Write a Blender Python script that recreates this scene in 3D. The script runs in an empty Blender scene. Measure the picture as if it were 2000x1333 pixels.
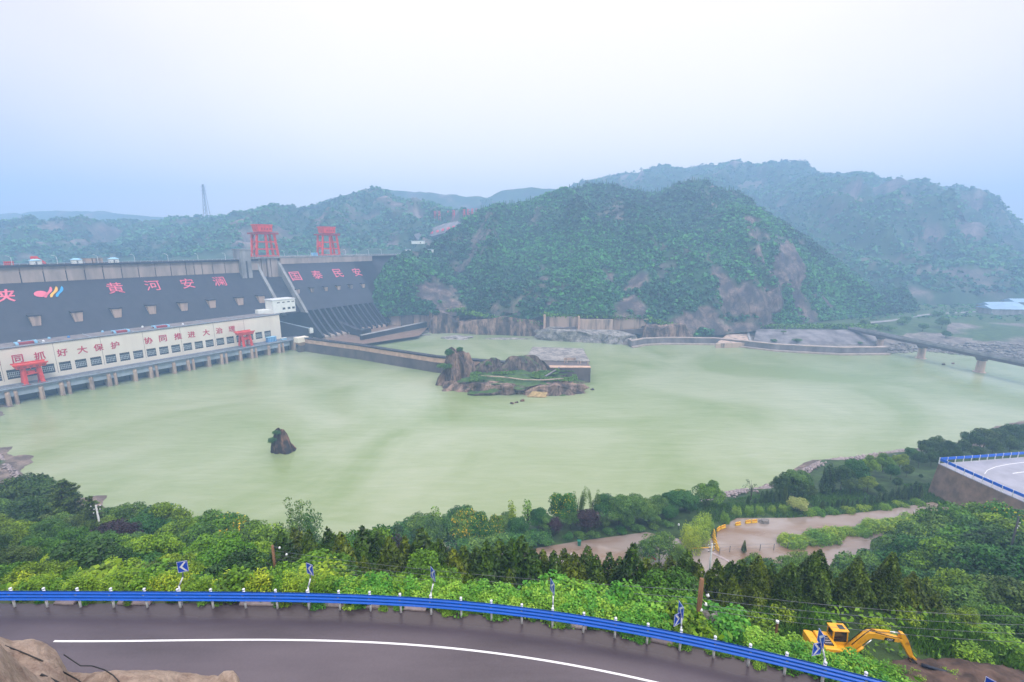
import bpy, math, random
import numpy as np
from mathutils import Vector
R = math.radians
rng = np.random.default_rng(7)
random.seed(7)
S = bpy.context.scene
COL = S.collection

# ------------------------------------------------------------------ camera
F, PITCH, H = 889.0, R(11.94), 100.0          # focal length in photo pixels (2000 wide), pitch down, eye height over the river
CP, SP = math.cos(PITCH), math.sin(PITCH)
cam = bpy.data.cameras.new("camera"); cam.lens = 36.0 * F / 2000.0; cam.sensor_width = 36.0
cam.clip_start = 0.1; cam.clip_end = 20000
cam_o = bpy.data.objects.new("camera", cam); COL.objects.link(cam_o)
cam_o.location = (0, 0, H); cam_o.rotation_euler = (R(90) - PITCH, 0, 0)
S.camera = cam_o

# ------------------------------------------------------------------ world: overcast sky
w = bpy.data.worlds.new("World"); S.world = w; w.use_nodes = True
nt = w.node_tree; nt.nodes.clear()
def N(tree, kind, **kw):
    n = tree.nodes.new(kind)
    for k, v in kw.items():
        if k.startswith("i_"):
            n.inputs[k[2:].replace("_", " ")].default_value = v
        else: setattr(n, k, v)
    return n
SUN_EL, SUN_AZ = 52.0, 152.0
sky = N(nt, "ShaderNodeTexSky", sky_type='NISHITA', sun_disc=False, sun_elevation=R(SUN_EL), sun_rotation=R(SUN_AZ), air_density=1.0, dust_density=3.0)
b1 = N(nt, "ShaderNodeBackground"); b1.inputs["Strength"].default_value = 0.10
nt.links.new(sky.outputs[0], b1.inputs["Color"])
tc = N(nt, "ShaderNodeTexCoord")
dot = N(nt, "ShaderNodeVectorMath", operation='DOT_PRODUCT')
nrm = N(nt, "ShaderNodeVectorMath", operation='NORMALIZE')
nt.links.new(tc.outputs["Generated"], nrm.inputs[0]); nt.links.new(nrm.outputs[0], dot.inputs[0])
az, el = R(5), R(27)
dot.inputs[1].default_value = (math.sin(az)*math.cos(el), math.cos(az)*math.cos(el), math.sin(el))
cn = N(nt, "ShaderNodeTexNoise"); cn.inputs["Scale"].default_value = 2.2; cn.inputs["Detail"].default_value = 5; cn.inputs["Roughness"].default_value = .5
mp = N(nt, "ShaderNodeMapping"); mp.inputs["Scale"].default_value = (1, 1, 2.2)
nt.links.new(nrm.outputs[0], mp.inputs[0]); nt.links.new(mp.outputs[0], cn.inputs["Vector"])
ma = N(nt, "ShaderNodeMath", operation='MULTIPLY_ADD'); ma.inputs[1].default_value = 0.20; 
nt.links.new(cn.outputs["Fac"], ma.inputs[0]); nt.links.new(dot.outputs["Value"], ma.inputs[2])
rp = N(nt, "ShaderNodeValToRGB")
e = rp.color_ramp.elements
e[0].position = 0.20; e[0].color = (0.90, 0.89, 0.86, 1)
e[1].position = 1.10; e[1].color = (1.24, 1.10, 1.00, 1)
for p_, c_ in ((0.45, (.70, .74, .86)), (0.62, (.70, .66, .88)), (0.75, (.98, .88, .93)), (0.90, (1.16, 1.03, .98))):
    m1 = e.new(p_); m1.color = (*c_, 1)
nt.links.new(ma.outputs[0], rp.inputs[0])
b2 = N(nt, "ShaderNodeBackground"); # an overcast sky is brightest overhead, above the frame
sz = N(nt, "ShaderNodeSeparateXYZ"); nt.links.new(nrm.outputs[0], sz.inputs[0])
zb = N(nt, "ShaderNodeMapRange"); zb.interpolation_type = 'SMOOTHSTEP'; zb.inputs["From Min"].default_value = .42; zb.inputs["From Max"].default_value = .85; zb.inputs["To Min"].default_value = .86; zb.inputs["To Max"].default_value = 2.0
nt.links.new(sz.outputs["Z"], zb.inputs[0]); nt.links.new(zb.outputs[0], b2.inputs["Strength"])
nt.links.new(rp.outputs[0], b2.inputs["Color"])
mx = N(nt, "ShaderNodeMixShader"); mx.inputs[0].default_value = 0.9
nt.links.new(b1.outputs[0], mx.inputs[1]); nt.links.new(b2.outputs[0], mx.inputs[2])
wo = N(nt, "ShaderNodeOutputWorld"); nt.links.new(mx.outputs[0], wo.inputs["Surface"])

# ------------------------------------------------------------------ sun behind cloud
sl = bpy.data.lights.new("sun", 'SUN'); sl.energy = 1.5; sl.angle = R(14); sl.color = (1.0, 0.96, 0.9)
so = bpy.data.objects.new("sun", sl); COL.objects.link(so)
so.rotation_euler = (R(90 - SUN_EL), 0, R(180 - SUN_AZ) + R(180) - R(0))
d = Vector((math.sin(R(SUN_AZ))*math.cos(R(SUN_EL)), math.cos(R(SUN_AZ))*math.cos(R(SUN_EL)), math.sin(R(SUN_EL))))
so.rotation_euler = d.to_track_quat('Z', 'Y').to_euler()
S.view_settings.view_transform = 'Standard'; S.view_settings.look = 'None'
S.view_settings.exposure = 0.47; S.view_settings.gamma = 1.0
S.cycles.max_bounces = 6; S.cycles.diffuse_bounces = 1; S.cycles.glossy_bounces = 2
S.cycles.transmission_bounces = 3; S.cycles.volume_bounces = 3; S.cycles.transparent_max_bounces = 6
S.cycles.use_denoising = True

# ------------------------------------------------------------------ survey helpers (turn a photo pixel into a place on a known surface)
def ray(px, py):
    v = py - 666.5
    return np.array((px - 1000.0, F*CP - v*SP, -(F*SP + v*CP)))
def atz(px, py, z):
    r = ray(px, py); return r * ((z - H) / r[2]) + (0, 0, H)
def aty(px, py, Y):
    r = ray(px, py); return r * (Y / r[1]) + (0, 0, H)
def proj(p):
    p = np.asarray(p, float); z = p[..., 2] - H
    f = p[..., 1]*CP - z*SP; dn = -(p[..., 1]*SP + z*CP)
    return 1000 + F*p[..., 0]/f, 666.5 + F*dn/f
# dam frame: s along the dam, t towards the river below it, z up
O = np.array((-320.9, 270.5, 0.0)); U = np.array((0.57066, 0.82119, 0.0)); NN = np.array((0.82119, -0.57066, 0.0)); Z = np.array((0, 0, 1.0))
def D(s, t, z): return O + U*s + NN*t + Z*z
def face_t(z): return -71 - 0.86*(z - 73)

# ------------------------------------------------------------------ noise
def _hash(ix, iy, iz, seed):
    n = (ix*374761393 + iy*668265263 + iz*1274126177 + seed*974634721).astype(np.int64) & 0x7fffffff
    n = ((n ^ (n >> 13)) * 1274126177) & 0x7fffffff
    n = n ^ (n >> 16)
    return (n & 0xffff) / 65535.0
def vnoise(p, seed=0):
    p = np.asarray(p, float); i = np.floor(p).astype(np.int64); f = p - i; f = f*f*(3-2*f)
    r = 0
    for dx in (0, 1):
        for dy in (0, 1):
            for dz in (0, 1):
                wgt = (f[..., 0] if dx else 1-f[..., 0])*(f[..., 1] if dy else 1-f[..., 1])*(f[..., 2] if dz else 1-f[..., 2])
                r = r + wgt*_hash(i[..., 0]+dx, i[..., 1]+dy, i[..., 2]+dz, seed)
    return r*2 - 1
def fbm(p, seed=0, oct=4, gain=.5):
    a, r, p = 1.0, 0, np.asarray(p, float)
    for k in range(oct):
        r = r + a*vnoise(p, seed + k); p = p*2.03; a *= gain
    return r

# ------------------------------------------------------------------ materials
MATS = {}
def _new(name):
    m = bpy.data.materials.new(name); m.use_nodes = True; t = m.node_tree; t.nodes.clear()
    out = N(t, "ShaderNodeOutputMaterial"); b = N(t, "ShaderNodeBsdfPrincipled"); t.links.new(b.outputs[0], out.inputs[0])
    MATS[name] = m
    return m, t, b, out
def simple(name, col, rough=.7, var=.18, scale=1.5, metal=0., bump=0., stretch=(1, 1, 1), col2=None, thr=(.35, .65), spec=.5):
    """plain surface with noise in its colour: two tones blended by a (stretchable) noise in object space"""
    m, t, b, out = _new(name)
    tcn = N(t, "ShaderNodeTexCoord"); mpn = N(t, "ShaderNodeMapping"); mpn.inputs["Scale"].default_value = stretch
    nz = N(t, "ShaderNodeTexNoise"); nz.inputs["Scale"].default_value = scale; nz.inputs["Detail"].default_value = 6; nz.inputs["Roughness"].default_value = .6
    t.links.new(tcn.outputs["Object"], mpn.inputs[0]); t.links.new(mpn.outputs[0], nz.inputs["Vector"])
    r = N(t, "ShaderNodeValToRGB"); el_ = r.color_ramp.elements
    c2 = col2 or tuple(c*(1-var*1.6) for c in col)
    c1 = col if col2 else tuple(min(1, c*(1+var)) for c in col)
    el_[0].position = thr[0]; el_[0].color = (*c2, 1); el_[1].position = thr[1]; el_[1].color = (*c1, 1)
    t.links.new(nz.outputs["Fac"], r.inputs[0]); t.links.new(r.outputs[0], b.inputs["Base Color"])
    b.inputs["Roughness"].default_value = rough; b.inputs["Metallic"].default_value = metal
    b.inputs["Specular IOR Level"].default_value = spec
    if bump:
        bp = N(t, "ShaderNodeBump"); bp.inputs["Strength"].default_value = bump; bp.inputs["Distance"].default_value = .3
        t.links.new(nz.outputs["Fac"], bp.inputs["Height"]); t.links.new(bp.outputs[0], b.inputs["Normal"])
    return m
def foliage(name, cols, transl=.2, hue=.03, accent=None):
    """leaf material: colour by a per-leaf tint and a per-tree random value"""
    m, t, b, out = _new(name)
    at = N(t, "ShaderNodeAttribute"); at.attribute_name = "tint"
    r = N(t, "ShaderNodeValToRGB"); el_ = r.color_ramp.elements
    el_[0].position = 0; el_[0].color = (*cols[0], 1); el_[1].position = .93 if accent else 1; el_[1].color = (*cols[-1], 1)
    for k, c in enumerate(cols[1:-1]):
        q = el_.new((k+1)/(len(cols)-1)); q.color = (*c, 1)
    if accent:
        q = el_.new(.95); q.color = (*accent, 1)
    oi = N(t, "ShaderNodeObjectInfo")
    hs = N(t, "ShaderNodeHueSaturation")
    mr = N(t, "ShaderNodeMapRange"); mr.inputs["To Min"].default_value = .5 - hue; mr.inputs["To Max"].default_value = .5 + hue
    mv = N(t, "ShaderNodeMapRange"); mv.inputs["To Min"].default_value = 1.25; mv.inputs["To Max"].default_value = .75
    t.links.new(at.outputs["Fac"], r.inputs[0]); t.links.new(oi.outputs["Random"], mr.inputs[0]); t.links.new(oi.outputs["Random"], mv.inputs[0])
    t.links.new(mr.outputs[0], hs.inputs["Hue"]); t.links.new(mv.outputs[0], hs.inputs["Value"]); t.links.new(r.outputs[0], hs.inputs["Color"])
    t.links.new(hs.outputs[0], b.inputs["Base Color"]); b.inputs["Roughness"].default_value = .5; b.inputs["Specular IOR Level"].default_value = .35
    tr = N(t, "ShaderNodeBsdfTranslucent"); t.links.new(hs.outputs[0], tr.inputs[0])
    mxs = N(t, "ShaderNodeMixShader"); mxs.inputs[0].default_value = transl
    t.links.new(b.outputs[0], mxs.inputs[1]); t.links.new(tr.outputs[0], mxs.inputs[2]); t.links.new(mxs.outputs[0], out.inputs[0])
    return m
def rocky(name, c_dark, c_light, scale=.12, streak=3.0, thr=(.42, .62), green=None, attr=None, bump=.6, rough=.85, crack=.55):
    """rock: dark and light tones in vertical streaks, with cracks; with attr, that attribute decides where rock shows through green ground"""
    m, t, b, out = _new(name)
    g = N(t, "ShaderNodeNewGeometry"); mpn = N(t, "ShaderNodeMapping"); mpn.inputs["Scale"].default_value = (1, 1, 1/streak)
    t.links.new(g.outputs["Position"], mpn.inputs[0])
    nz = N(t, "ShaderNodeTexNoise"); nz.inputs["Scale"].default_value = scale; nz.inputs["Detail"].default_value = 8; nz.inputs["Roughness"].default_value = .68
    t.links.new(mpn.outputs[0], nz.inputs["Vector"])
    r = N(t, "ShaderNodeValToRGB"); el_ = r.color_ramp.elements
    el_[0].position = thr[0]; el_[0].color = (*c_dark, 1); el_[1].position = thr[1]; el_[1].color = (*c_light, 1)
    t.links.new(nz.outputs["Fac"], r.inputs[0])
    vo = N(t, "ShaderNodeTexVoronoi", feature='DISTANCE_TO_EDGE'); vo.inputs["Scale"].default_value = scale*2.2
    t.links.new(mpn.outputs[0], vo.inputs["Vector"])
    cr = N(t, "ShaderNodeMapRange"); cr.inputs["From Max"].default_value = .06; cr.inputs["To Min"].default_value = crack
    t.links.new(vo.outputs["Distance"], cr.inputs[0])
    mm = N(t, "ShaderNodeMix", data_type='RGBA', blend_type='MULTIPLY'); mm.inputs[0].default_value = 1
    t.links.new(r.outputs[0], mm.inputs[6]); t.links.new(cr.outputs[0], mm.inputs[7])
    col = mm.outputs[2]
    if green:
        nz2 = N(t, "ShaderNodeTexNoise"); nz2.inputs["Scale"].default_value = scale*1.7; nz2.inputs["Detail"].default_value = 7
        t.links.new(g.outputs["Position"], nz2.inputs["Vector"])
        gr = N(t, "ShaderNodeValToRGB"); ge = gr.color_ramp.elements
        ge[0].position = .35; ge[0].color = (*green[0], 1); ge[1].position = .68; ge[1].color = (*green[1], 1)
        t.links.new(nz2.outputs["Fac"], gr.inputs[0])
        fac = N(t, "ShaderNodeMath", operation='ADD', use_clamp=True)
        if attr:
            at = N(t, "ShaderNodeAttribute"); at.attribute_name = attr
            ms = N(t, "ShaderNodeMapRange"); ms.inputs["From Min"].default_value = .35; ms.inputs["From Max"].default_value = .6
            t.links.new(at.outputs["Fac"], ms.inputs[0]); t.links.new(ms.outputs[0], fac.inputs[0])
        else:      # green on level ledges, rock on steep faces
            sx = N(t, "ShaderNodeSeparateXYZ"); t.links.new(g.outputs["Normal"], sx.inputs[0])
            ms = N(t, "ShaderNodeMapRange"); ms.inputs["From Min"].default_value = .85; ms.inputs["From Max"].default_value = .6
            t.links.new(sx.outputs["Z"], ms.inputs[0]); t.links.new(ms.outputs[0], fac.inputs[0])
        fac.inputs[1].default_value = 0
        mg = N(t, "ShaderNodeMix", data_type='RGBA')
        t.links.new(fac.outputs[0], mg.inputs[0]); t.links.new(gr.outputs[0], mg.inputs[6]); t.links.new(col, mg.inputs[7])
        col = mg.outputs[2]
    t.links.new(col, b.inputs["Base Color"]); b.inputs["Roughness"].default_value = rough
    bp = N(t, "ShaderNodeBump"); bp.inputs["Strength"].default_value = bump; bp.inputs["Distance"].default_value = 1.0
    t.links.new(nz.outputs["Fac"], bp.inputs["Height"]); t.links.new(bp.outputs[0], b.inputs["Normal"])
    return m

simple("dam_face", (.040, .043, .060), .7, .3, .16, stretch=(1, 1, .10), col2=(.024, .027, .040), thr=(.3, .7), bump=.1)
simple("dam_dark", (.032, .034, .046), .8, .25, .1)
simple("beige_concrete", (.46, .36, .31), .85, .2, .12, stretch=(1, 1, .25), col2=(.30, .245, .22), thr=(.36, .60), bump=.15)
simple("grey_concrete", (.30, .29, .29), .85, .22, .15, stretch=(1, 1, .4), bump=.1)
simple("revetment_grey", (.20, .18, .19), .9, .3, .10, stretch=(1, 1, .3), bump=.2)
simple("stained_concrete", (.52, .37, .29), .85, .2, .16, stretch=(1, 1, .12), col2=(.16, .13, .12), thr=(.38, .52), bump=.15)
simple("dark_wall", (.155, .125, .12), .9, .3, .12, stretch=(1, 1, .5), col2=(.085, .072, .075), bump=.2)
simple("pink_coping", (.58, .38, .28), .85, .15, .2, bump=.1)
simple("cream_paint", (.90, .80, .66), .6, .05, .08, stretch=(1, 1, .25), col2=(.80, .69, .57), thr=(.3, .6))
simple("white_paint", (.80, .80, .80), .45, .06, 1.0)
simple("white_wall", (.90, .88, .82), .6, .06, .3)
simple("roof_grey", (.22, .19, .19), .8, .2, .2)
simple("deck_grey", (.17, .175, .20), .8, .25, .3)
simple("beam_blue", (.34, .39, .46), .7, .15, .15, stretch=(1, 1, .3))
simple("pier_beige", (.56, .40, .31), .85, .2, .3, stretch=(1, 1, .2), col2=(.27, .2, .18), thr=(.33, .5))
simple("window_dark", (.035, .04, .05), .15, .2, .3)
simple("lattice", (.55, .60, .62), .5, .08, 1.)
simple("letter_pink", (.88, .15, .23), .5, .06, .3)
simple("letter_red", (.62, .02, .06), .5, .06, .3)
simple("crane_red", (.80, .055, .035), .4, .12, .4)
simple("crane_dark", (.35, .03, .04), .5, .12, .4)
simple("logo_yellow", (.9, .48, .05), .5, .05, 1.)
simple("logo_blue", (.02, .35, .75), .5, .05, 1.)
simple("blue_paint", (.05, .25, .62), .45, .1, .6)
simple("pale_blue_paint", (.32, .60, .80), .45, .1, .6)
simple("asphalt", (.095, .074, .088), .36, .26, .35, stretch=(.25, 1, 1), bump=.05, spec=.45)
simple("asphalt_wet", (.062, .048, .055), .26, .28, .5, bump=.05)
simple("asphalt_light", (.34, .33, .38), .45, .10, .25, bump=.05)
simple("line_white", (.82, .80, .80), .5, .05, 2.)
simple("rail_blue", (.0, .13, .74), .28, .06, .8)
simple("post_white", (.80, .80, .82), .4, .06, 2.)
simple("sign_blue", (.01, .07, .55), .3, .04, 2.)
simple("bare_metal", (.45, .52, .55), .35, .1, 3., metal=.6)
simple("dark_metal", (.03, .03, .035), .5, .2, 3.)
simple("rubber_black", (.012, .012, .014), .5, .2, 3.)
simple("pipe_black", (.015, .022, .045), .35, .2, 3.)
simple("excavator_yellow", (.84, .40, .012), .42, .14, 1.6, col2=(.46, .19, .012), thr=(.30, .46))
simple("glass_dark", (.02, .024, .03), .08, .1, 1.)
simple("steel_bright", (.7, .7, .72), .25, .05, 2., metal=.8)
simple("pole_brown", (.22, .11, .055), .8, .3, 1.2, stretch=(4, 4, .5))
simple("pole_grey", (.62, .62, .60), .7, .15, 1.)
simple("bark", (.075, .055, .04), .9, .3, 3., stretch=(3, 3, .6))
simple("barrier_yellow", (.88, .50, .02), .4, .1, 1.)
simple("slab_grey", (.40, .32, .31), .8, .2, 1.2, bump=.2)
simple("stone_wall", (.30, .20, .14), .9, .25, .35, stretch=(1, 1, .8), col2=(.16, .115, .085), bump=.3)
simple("soil", (.10, .060, .045), .95, .35, .8, bump=.5)
simple("wet_mud", (.26, .165, .12), .35, .2, .4)
simple("foam", (.62, .60, .55), .7, .1, .5)
simple("shed_blue", (.30, .45, .62), .5, .15, .06)
simple("sign_far_red", (.85, .05, .10), .5, .05, .5)
simple("ochre", (.42, .29, .13), .9, .25, .5)
simple("bin_green", (.01, .18, .12), .5, .1, 2.)
simple("insulator", (.85, .85, .85), .3, .05, 2.)
rocky("hill_near", (.050, .042, .044), (.26, .18, .152), scale=.085, streak=5, thr=(.44, .68), green=((.012, .055, .025), (.035, .12, .035)), attr="rock", bump=1., crack=.35)
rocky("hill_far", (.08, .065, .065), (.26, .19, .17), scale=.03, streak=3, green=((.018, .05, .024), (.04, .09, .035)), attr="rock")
rocky("rock_brown", (.055, .040, .038), (.42, .27, .20), scale=.16, streak=4, thr=(.42, .64), bump=.9)
rocky("rock_islet", (.040, .032, .033), (.36, .18, .11), scale=.22, streak=2.5, thr=(.46, .68), bump=.8)
rocky("rock_island", (.060, .045, .045), (.30, .21, .165), scale=.2, streak=3, thr=(.45, .68), green=((.035, .075, .012), (.07, .14, .02)), bump=.8)
rocky("rock_pale", (.16, .145, .14), (.40, .36, .33), scale=.2, streak=1, thr=(.4, .62), bump=.8)
rocky("rock_sand", (.34, .23, .175), (.56, .42, .325), scale=2.4, streak=1.2, thr=(.34, .60), bump=.7, crack=.82)
rocky("ground", (.12, .09, .075), (.27, .20, .16), scale=.2, streak=1, green=((.018, .042, .008), (.05, .10, .015)), attr="rock")
rocky("bank", (.12, .105, .10), (.27, .225, .20), scale=.12, streak=1, thr=(.4, .62), green=((.03, .07, .025), (.07, .12, .03)), attr="rock", bump=.5)
foliage("leaf_mid", [(0.020, 0.051, 0.003), (0.114, 0.237, 0.007), (0.270, 0.448, 0.014)])
foliage("leaf_teal", [(0.011, 0.044, 0.007), (0.054, 0.160, 0.018), (0.142, 0.294, 0.036)])
foliage("leaf_dark", [(0.010, 0.031, 0.005), (0.043, 0.102, 0.013), (0.106, 0.192, 0.022)])
foliage("leaf_bright", [(.035, .085, .004), (.15, .30, .008), (.31, .48, .016)])
foliage("leaf_lime", [(.07, .13, .004), (.22, .36, .010), (.40, .55, .02)])
foliage("leaf_vine", [(.028, .10, .008), (.13, .36, .022), (.30, .56, .06)])
foliage("leaf_cypress", [(0.014, 0.031, 0.002), (0.078, 0.134, 0.005), (0.199, 0.282, 0.011)], transl=.15)
foliage("leaf_plum", [(.016, .008, .012), (.035, .015, .022), (.06, .028, .034)])
foliage("leaf_gold", [(0.038, 0.104, 0.007), (0.097, 0.233, 0.013), (0.182, 0.364, 0.020)], accent=(.75, .55, .01))
foliage("leaf_pale", [(.16, .24, .04), (.34, .40, .10), (.55, .55, .22)])
foliage("leaf_olive", [(0.043, 0.096, 0.009), (0.128, 0.230, 0.016), (0.241, 0.358, 0.027)])
foliage("forest_near", [(0.006, 0.045, 0.024), (0.032, 0.173, 0.054), (0.150, 0.410, 0.081)], transl=.15) #(.016, .061, .024), (.041, .115, .035), (.081, .189, .049)], transl=.15)
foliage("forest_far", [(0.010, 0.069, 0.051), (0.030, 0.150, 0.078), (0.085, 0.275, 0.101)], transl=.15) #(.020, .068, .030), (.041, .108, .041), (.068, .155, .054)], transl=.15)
foliage("grass_leaf", [(.04, .10, .010), (.09, .20, .015), (.16, .30, .03)])

def water_mat():
    m, t, b, out = _new("river_water")
    g = N(t, "ShaderNodeNewGeometry")
    nz = N(t, "ShaderNodeTexNoise"); nz.inputs["Scale"].default_value = .010; nz.inputs["Detail"].default_value = 6; nz.inputs["Distortion"].default_value = 1.2
    t.links.new(g.outputs["Position"], nz.inputs["Vector"])
    r = N(t, "ShaderNodeValToRGB"); q = r.color_ramp.elements
    q[0].position = .35; q[0].color = (.235, .295, .125, 1); q[1].position = .68; q[1].color = (.37, .40, .255, 1)
    mp2 = N(t, "ShaderNodeMapping"); mp2.inputs["Scale"].default_value = (.022, .13, 1); mp2.inputs["Rotation"].default_value = (0, 0, R(18))
    t.links.new(g.outputs["Position"], mp2.inputs[0])
    n3 = N(t, "ShaderNodeTexNoise"); n3.inputs["Scale"].default_value = 1.; n3.inputs["Detail"].default_value = 9; n3.inputs["Roughness"].default_value = .7; n3.inputs["Distortion"].default_value = 1.5
    t.links.new(mp2.outputs[0], n3.inputs["Vector"])
    ad = N(t, "ShaderNodeMath", operation='MULTIPLY_ADD'); ad.inputs[1].default_value = .36; t.links.new(n3.outputs["Fac"], ad.inputs[0])
    sb = N(t, "ShaderNodeMath", operation='SUBTRACT'); sb.inputs[1].default_value = .18; t.links.new(nz.outputs["Fac"], sb.inputs[0]); t.links.new(sb.outputs[0], ad.inputs[2])
    t.links.new(ad.outputs[0], r.inputs[0]); t.links.new(r.outputs[0], b.inputs["Base Color"])
    b.inputs["Roughness"].default_value = .12; b.inputs["IOR"].default_value = 1.33
    mpn = N(t, "ShaderNodeMapping"); mpn.inputs["Scale"].default_value = (.12, .35, 1); mpn.inputs["Rotation"].default_value = (0, 0, R(12))
    t.links.new(g.outputs["Position"], mpn.inputs[0])
    wv = N(t, "ShaderNodeTexNoise"); wv.inputs["Scale"].default_value = 1.0; wv.inputs["Detail"].default_value = 7; wv.inputs["Roughness"].default_value = .6; wv.inputs["Distortion"].default_value = .6
    t.links.new(mpn.outputs[0], wv.inputs["Vector"])
    bp = N(t, "ShaderNodeBump"); bp.inputs["Strength"].default_value = .20; bp.inputs["Distance"].default_value = 1.2
    t.links.new(wv.outputs["Fac"], bp.inputs["Height"]); t.links.new(bp.outputs[0], b.inputs["Normal"])
    return m
water_mat()
def puddle_mat():
    m, t, b, out = _new("wet_pavement")
    g = N(t, "ShaderNodeNewGeometry")
    mpn = N(t, "ShaderNodeMapping"); mpn.inputs["Scale"].default_value = (.045, .10, 1); mpn.inputs["Rotation"].default_value = (0, 0, R(-12))
    t.links.new(g.outputs["Position"], mpn.inputs[0])
    nz = N(t, "ShaderNodeTexNoise"); nz.inputs["Scale"].default_value = 1; nz.inputs["Detail"].default_value = 7; nz.inputs["Distortion"].default_value = .5
    t.links.new(mpn.outputs[0], nz.inputs["Vector"])
    r = N(t, "ShaderNodeValToRGB"); q = r.color_ramp.elements
    q[0].position = .36; q[0].color = (.20, .115, .062, 1); q[1].position = .62; q[1].color = (.31, .25, .215, 1)
    t.links.new(nz.outputs["Fac"], r.inputs[0]); t.links.new(r.outputs[0], b.inputs["Base Color"])
    rr = N(t, "ShaderNodeMapRange"); rr.inputs["From Min"].default_value = .4; rr.inputs["From Max"].default_value = .6; rr.inputs["To Min"].default_value = .32; rr.inputs["To Max"].default_value = .05
    t.links.new(nz.outputs["Fac"], rr.inputs[0]); t.links.new(rr.outputs[0], b.inputs["Roughness"])
    b.inputs["Specular IOR Level"].default_value = .8
    return m
puddle_mat()

def road_mat():
    m, t, b, out = _new("road_asphalt")
    g = N(t, "ShaderNodeNewGeometry"); n1 = N(t, "ShaderNodeTexNoise"); n1.inputs["Scale"].default_value = .30; n1.inputs["Detail"].default_value = 6
    mpn = N(t, "ShaderNodeMapping"); mpn.inputs["Scale"].default_value = (.35, 1.6, 1); t.links.new(g.outputs["Position"], mpn.inputs[0]); t.links.new(mpn.outputs[0], n1.inputs["Vector"])
    n2 = N(t, "ShaderNodeTexNoise"); n2.inputs["Scale"].default_value = 9.; n2.inputs["Detail"].default_value = 8; n2.inputs["Roughness"].default_value = .8; t.links.new(g.outputs["Position"], n2.inputs["Vector"])
    ad = N(t, "ShaderNodeMath", operation='MULTIPLY_ADD'); ad.inputs[1].default_value = .45; t.links.new(n2.outputs["Fac"], ad.inputs[0]); t.links.new(n1.outputs["Fac"], ad.inputs[2])
    r = N(t, "ShaderNodeValToRGB"); q = r.color_ramp.elements; q[0].position = .50; q[0].color = (.060, .046, .056, 1); q[1].position = .95; q[1].color = (.120, .096, .113, 1); t.links.new(ad.outputs[0], r.inputs[0])
    at = N(t, "ShaderNodeAttribute"); at.attribute_name = "wet"
    wv = N(t, "ShaderNodeMath", operation='MULTIPLY_ADD', use_clamp=True); wv.inputs[1].default_value = .8; wv.inputs[2].default_value = -.4; t.links.new(n1.outputs["Fac"], wv.inputs[0])
    w2 = N(t, "ShaderNodeMath", operation='ADD', use_clamp=True); t.links.new(at.outputs["Fac"], w2.inputs[0]); t.links.new(wv.outputs[0], w2.inputs[1])
    mg = N(t, "ShaderNodeMix", data_type='RGBA', blend_type='MULTIPLY'); mg.inputs[7].default_value = (.50, .46, .46, 1); t.links.new(w2.outputs[0], mg.inputs[0]); t.links.new(r.outputs[0], mg.inputs[6]); t.links.new(mg.outputs[2], b.inputs["Base Color"])
    rr = N(t, "ShaderNodeMapRange"); rr.inputs["To Min"].default_value = .42; rr.inputs["To Max"].default_value = .24; t.links.new(w2.outputs[0], rr.inputs[0]); t.links.new(rr.outputs[0], b.inputs["Roughness"])
    bp = N(t, "ShaderNodeBump"); bp.inputs["Strength"].default_value = .25; bp.inputs["Distance"].default_value = .02; t.links.new(n2.outputs["Fac"], bp.inputs["Height"]); t.links.new(bp.outputs[0], b.inputs["Normal"])
road_mat()

# ------------------------------------------------------------------ object helpers
LOC = {}
def thing(name, label, cat, loc=(0, 0, 0), group=None, rotz=0):
    o = bpy.data.objects.new(name, None); o.empty_display_size = .3; COL.objects.link(o); o.location = tuple(loc); o.rotation_euler = (0, 0, rotz)
    o["label"] = label; o["category"] = cat
    if group: o["group"] = group
    LOC[o.name] = np.array(loc, float)
    return o
def finish(o, parent=None, label=None, cat=None, group=None, kind=None):
    COL.objects.link(o)
    if parent is not None:
        o.parent = parent; LOC[o.name] = LOC.get(parent.name, np.zeros(3))
    if label: o["label"] = label
    if cat: o["category"] = cat
    if group: o["group"] = group
    if kind: o["kind"] = kind
    return o
def np_mesh(name, V, Fq, mat, smooth=False, attrs=None):
    """fast mesh from arrays: V (n,3), Fq (m,k) all faces with k corners"""
    me = bpy.data.meshes.new(name); V = np.ascontiguousarray(V, np.float32); Fq = np.ascontiguousarray(Fq, np.int32); k = Fq.shape[1]
    me.vertices.add(len(V)); me.vertices.foreach_set("co", V.ravel())
    me.loops.add(Fq.size); me.loops.foreach_set("vertex_index", Fq.ravel())
    me.polygons.add(len(Fq)); me.polygons.foreach_set("loop_start", np.arange(0, Fq.size, k, dtype=np.int32))
    me.polygons.foreach_set("loop_total", np.full(len(Fq), k, np.int32))
    if smooth: me.polygons.foreach_set("use_smooth", np.ones(len(Fq), bool))
    for an, av in (attrs or {}).items():
        a = me.attributes.new(an, 'FLOAT', 'POINT'); a.data.foreach_set("value", np.ascontiguousarray(av, np.float32))
    me.update(calc_edges=True)
    me.materials.append(MATS[mat] if isinstance(mat, str) else mat)
    return me
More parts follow.
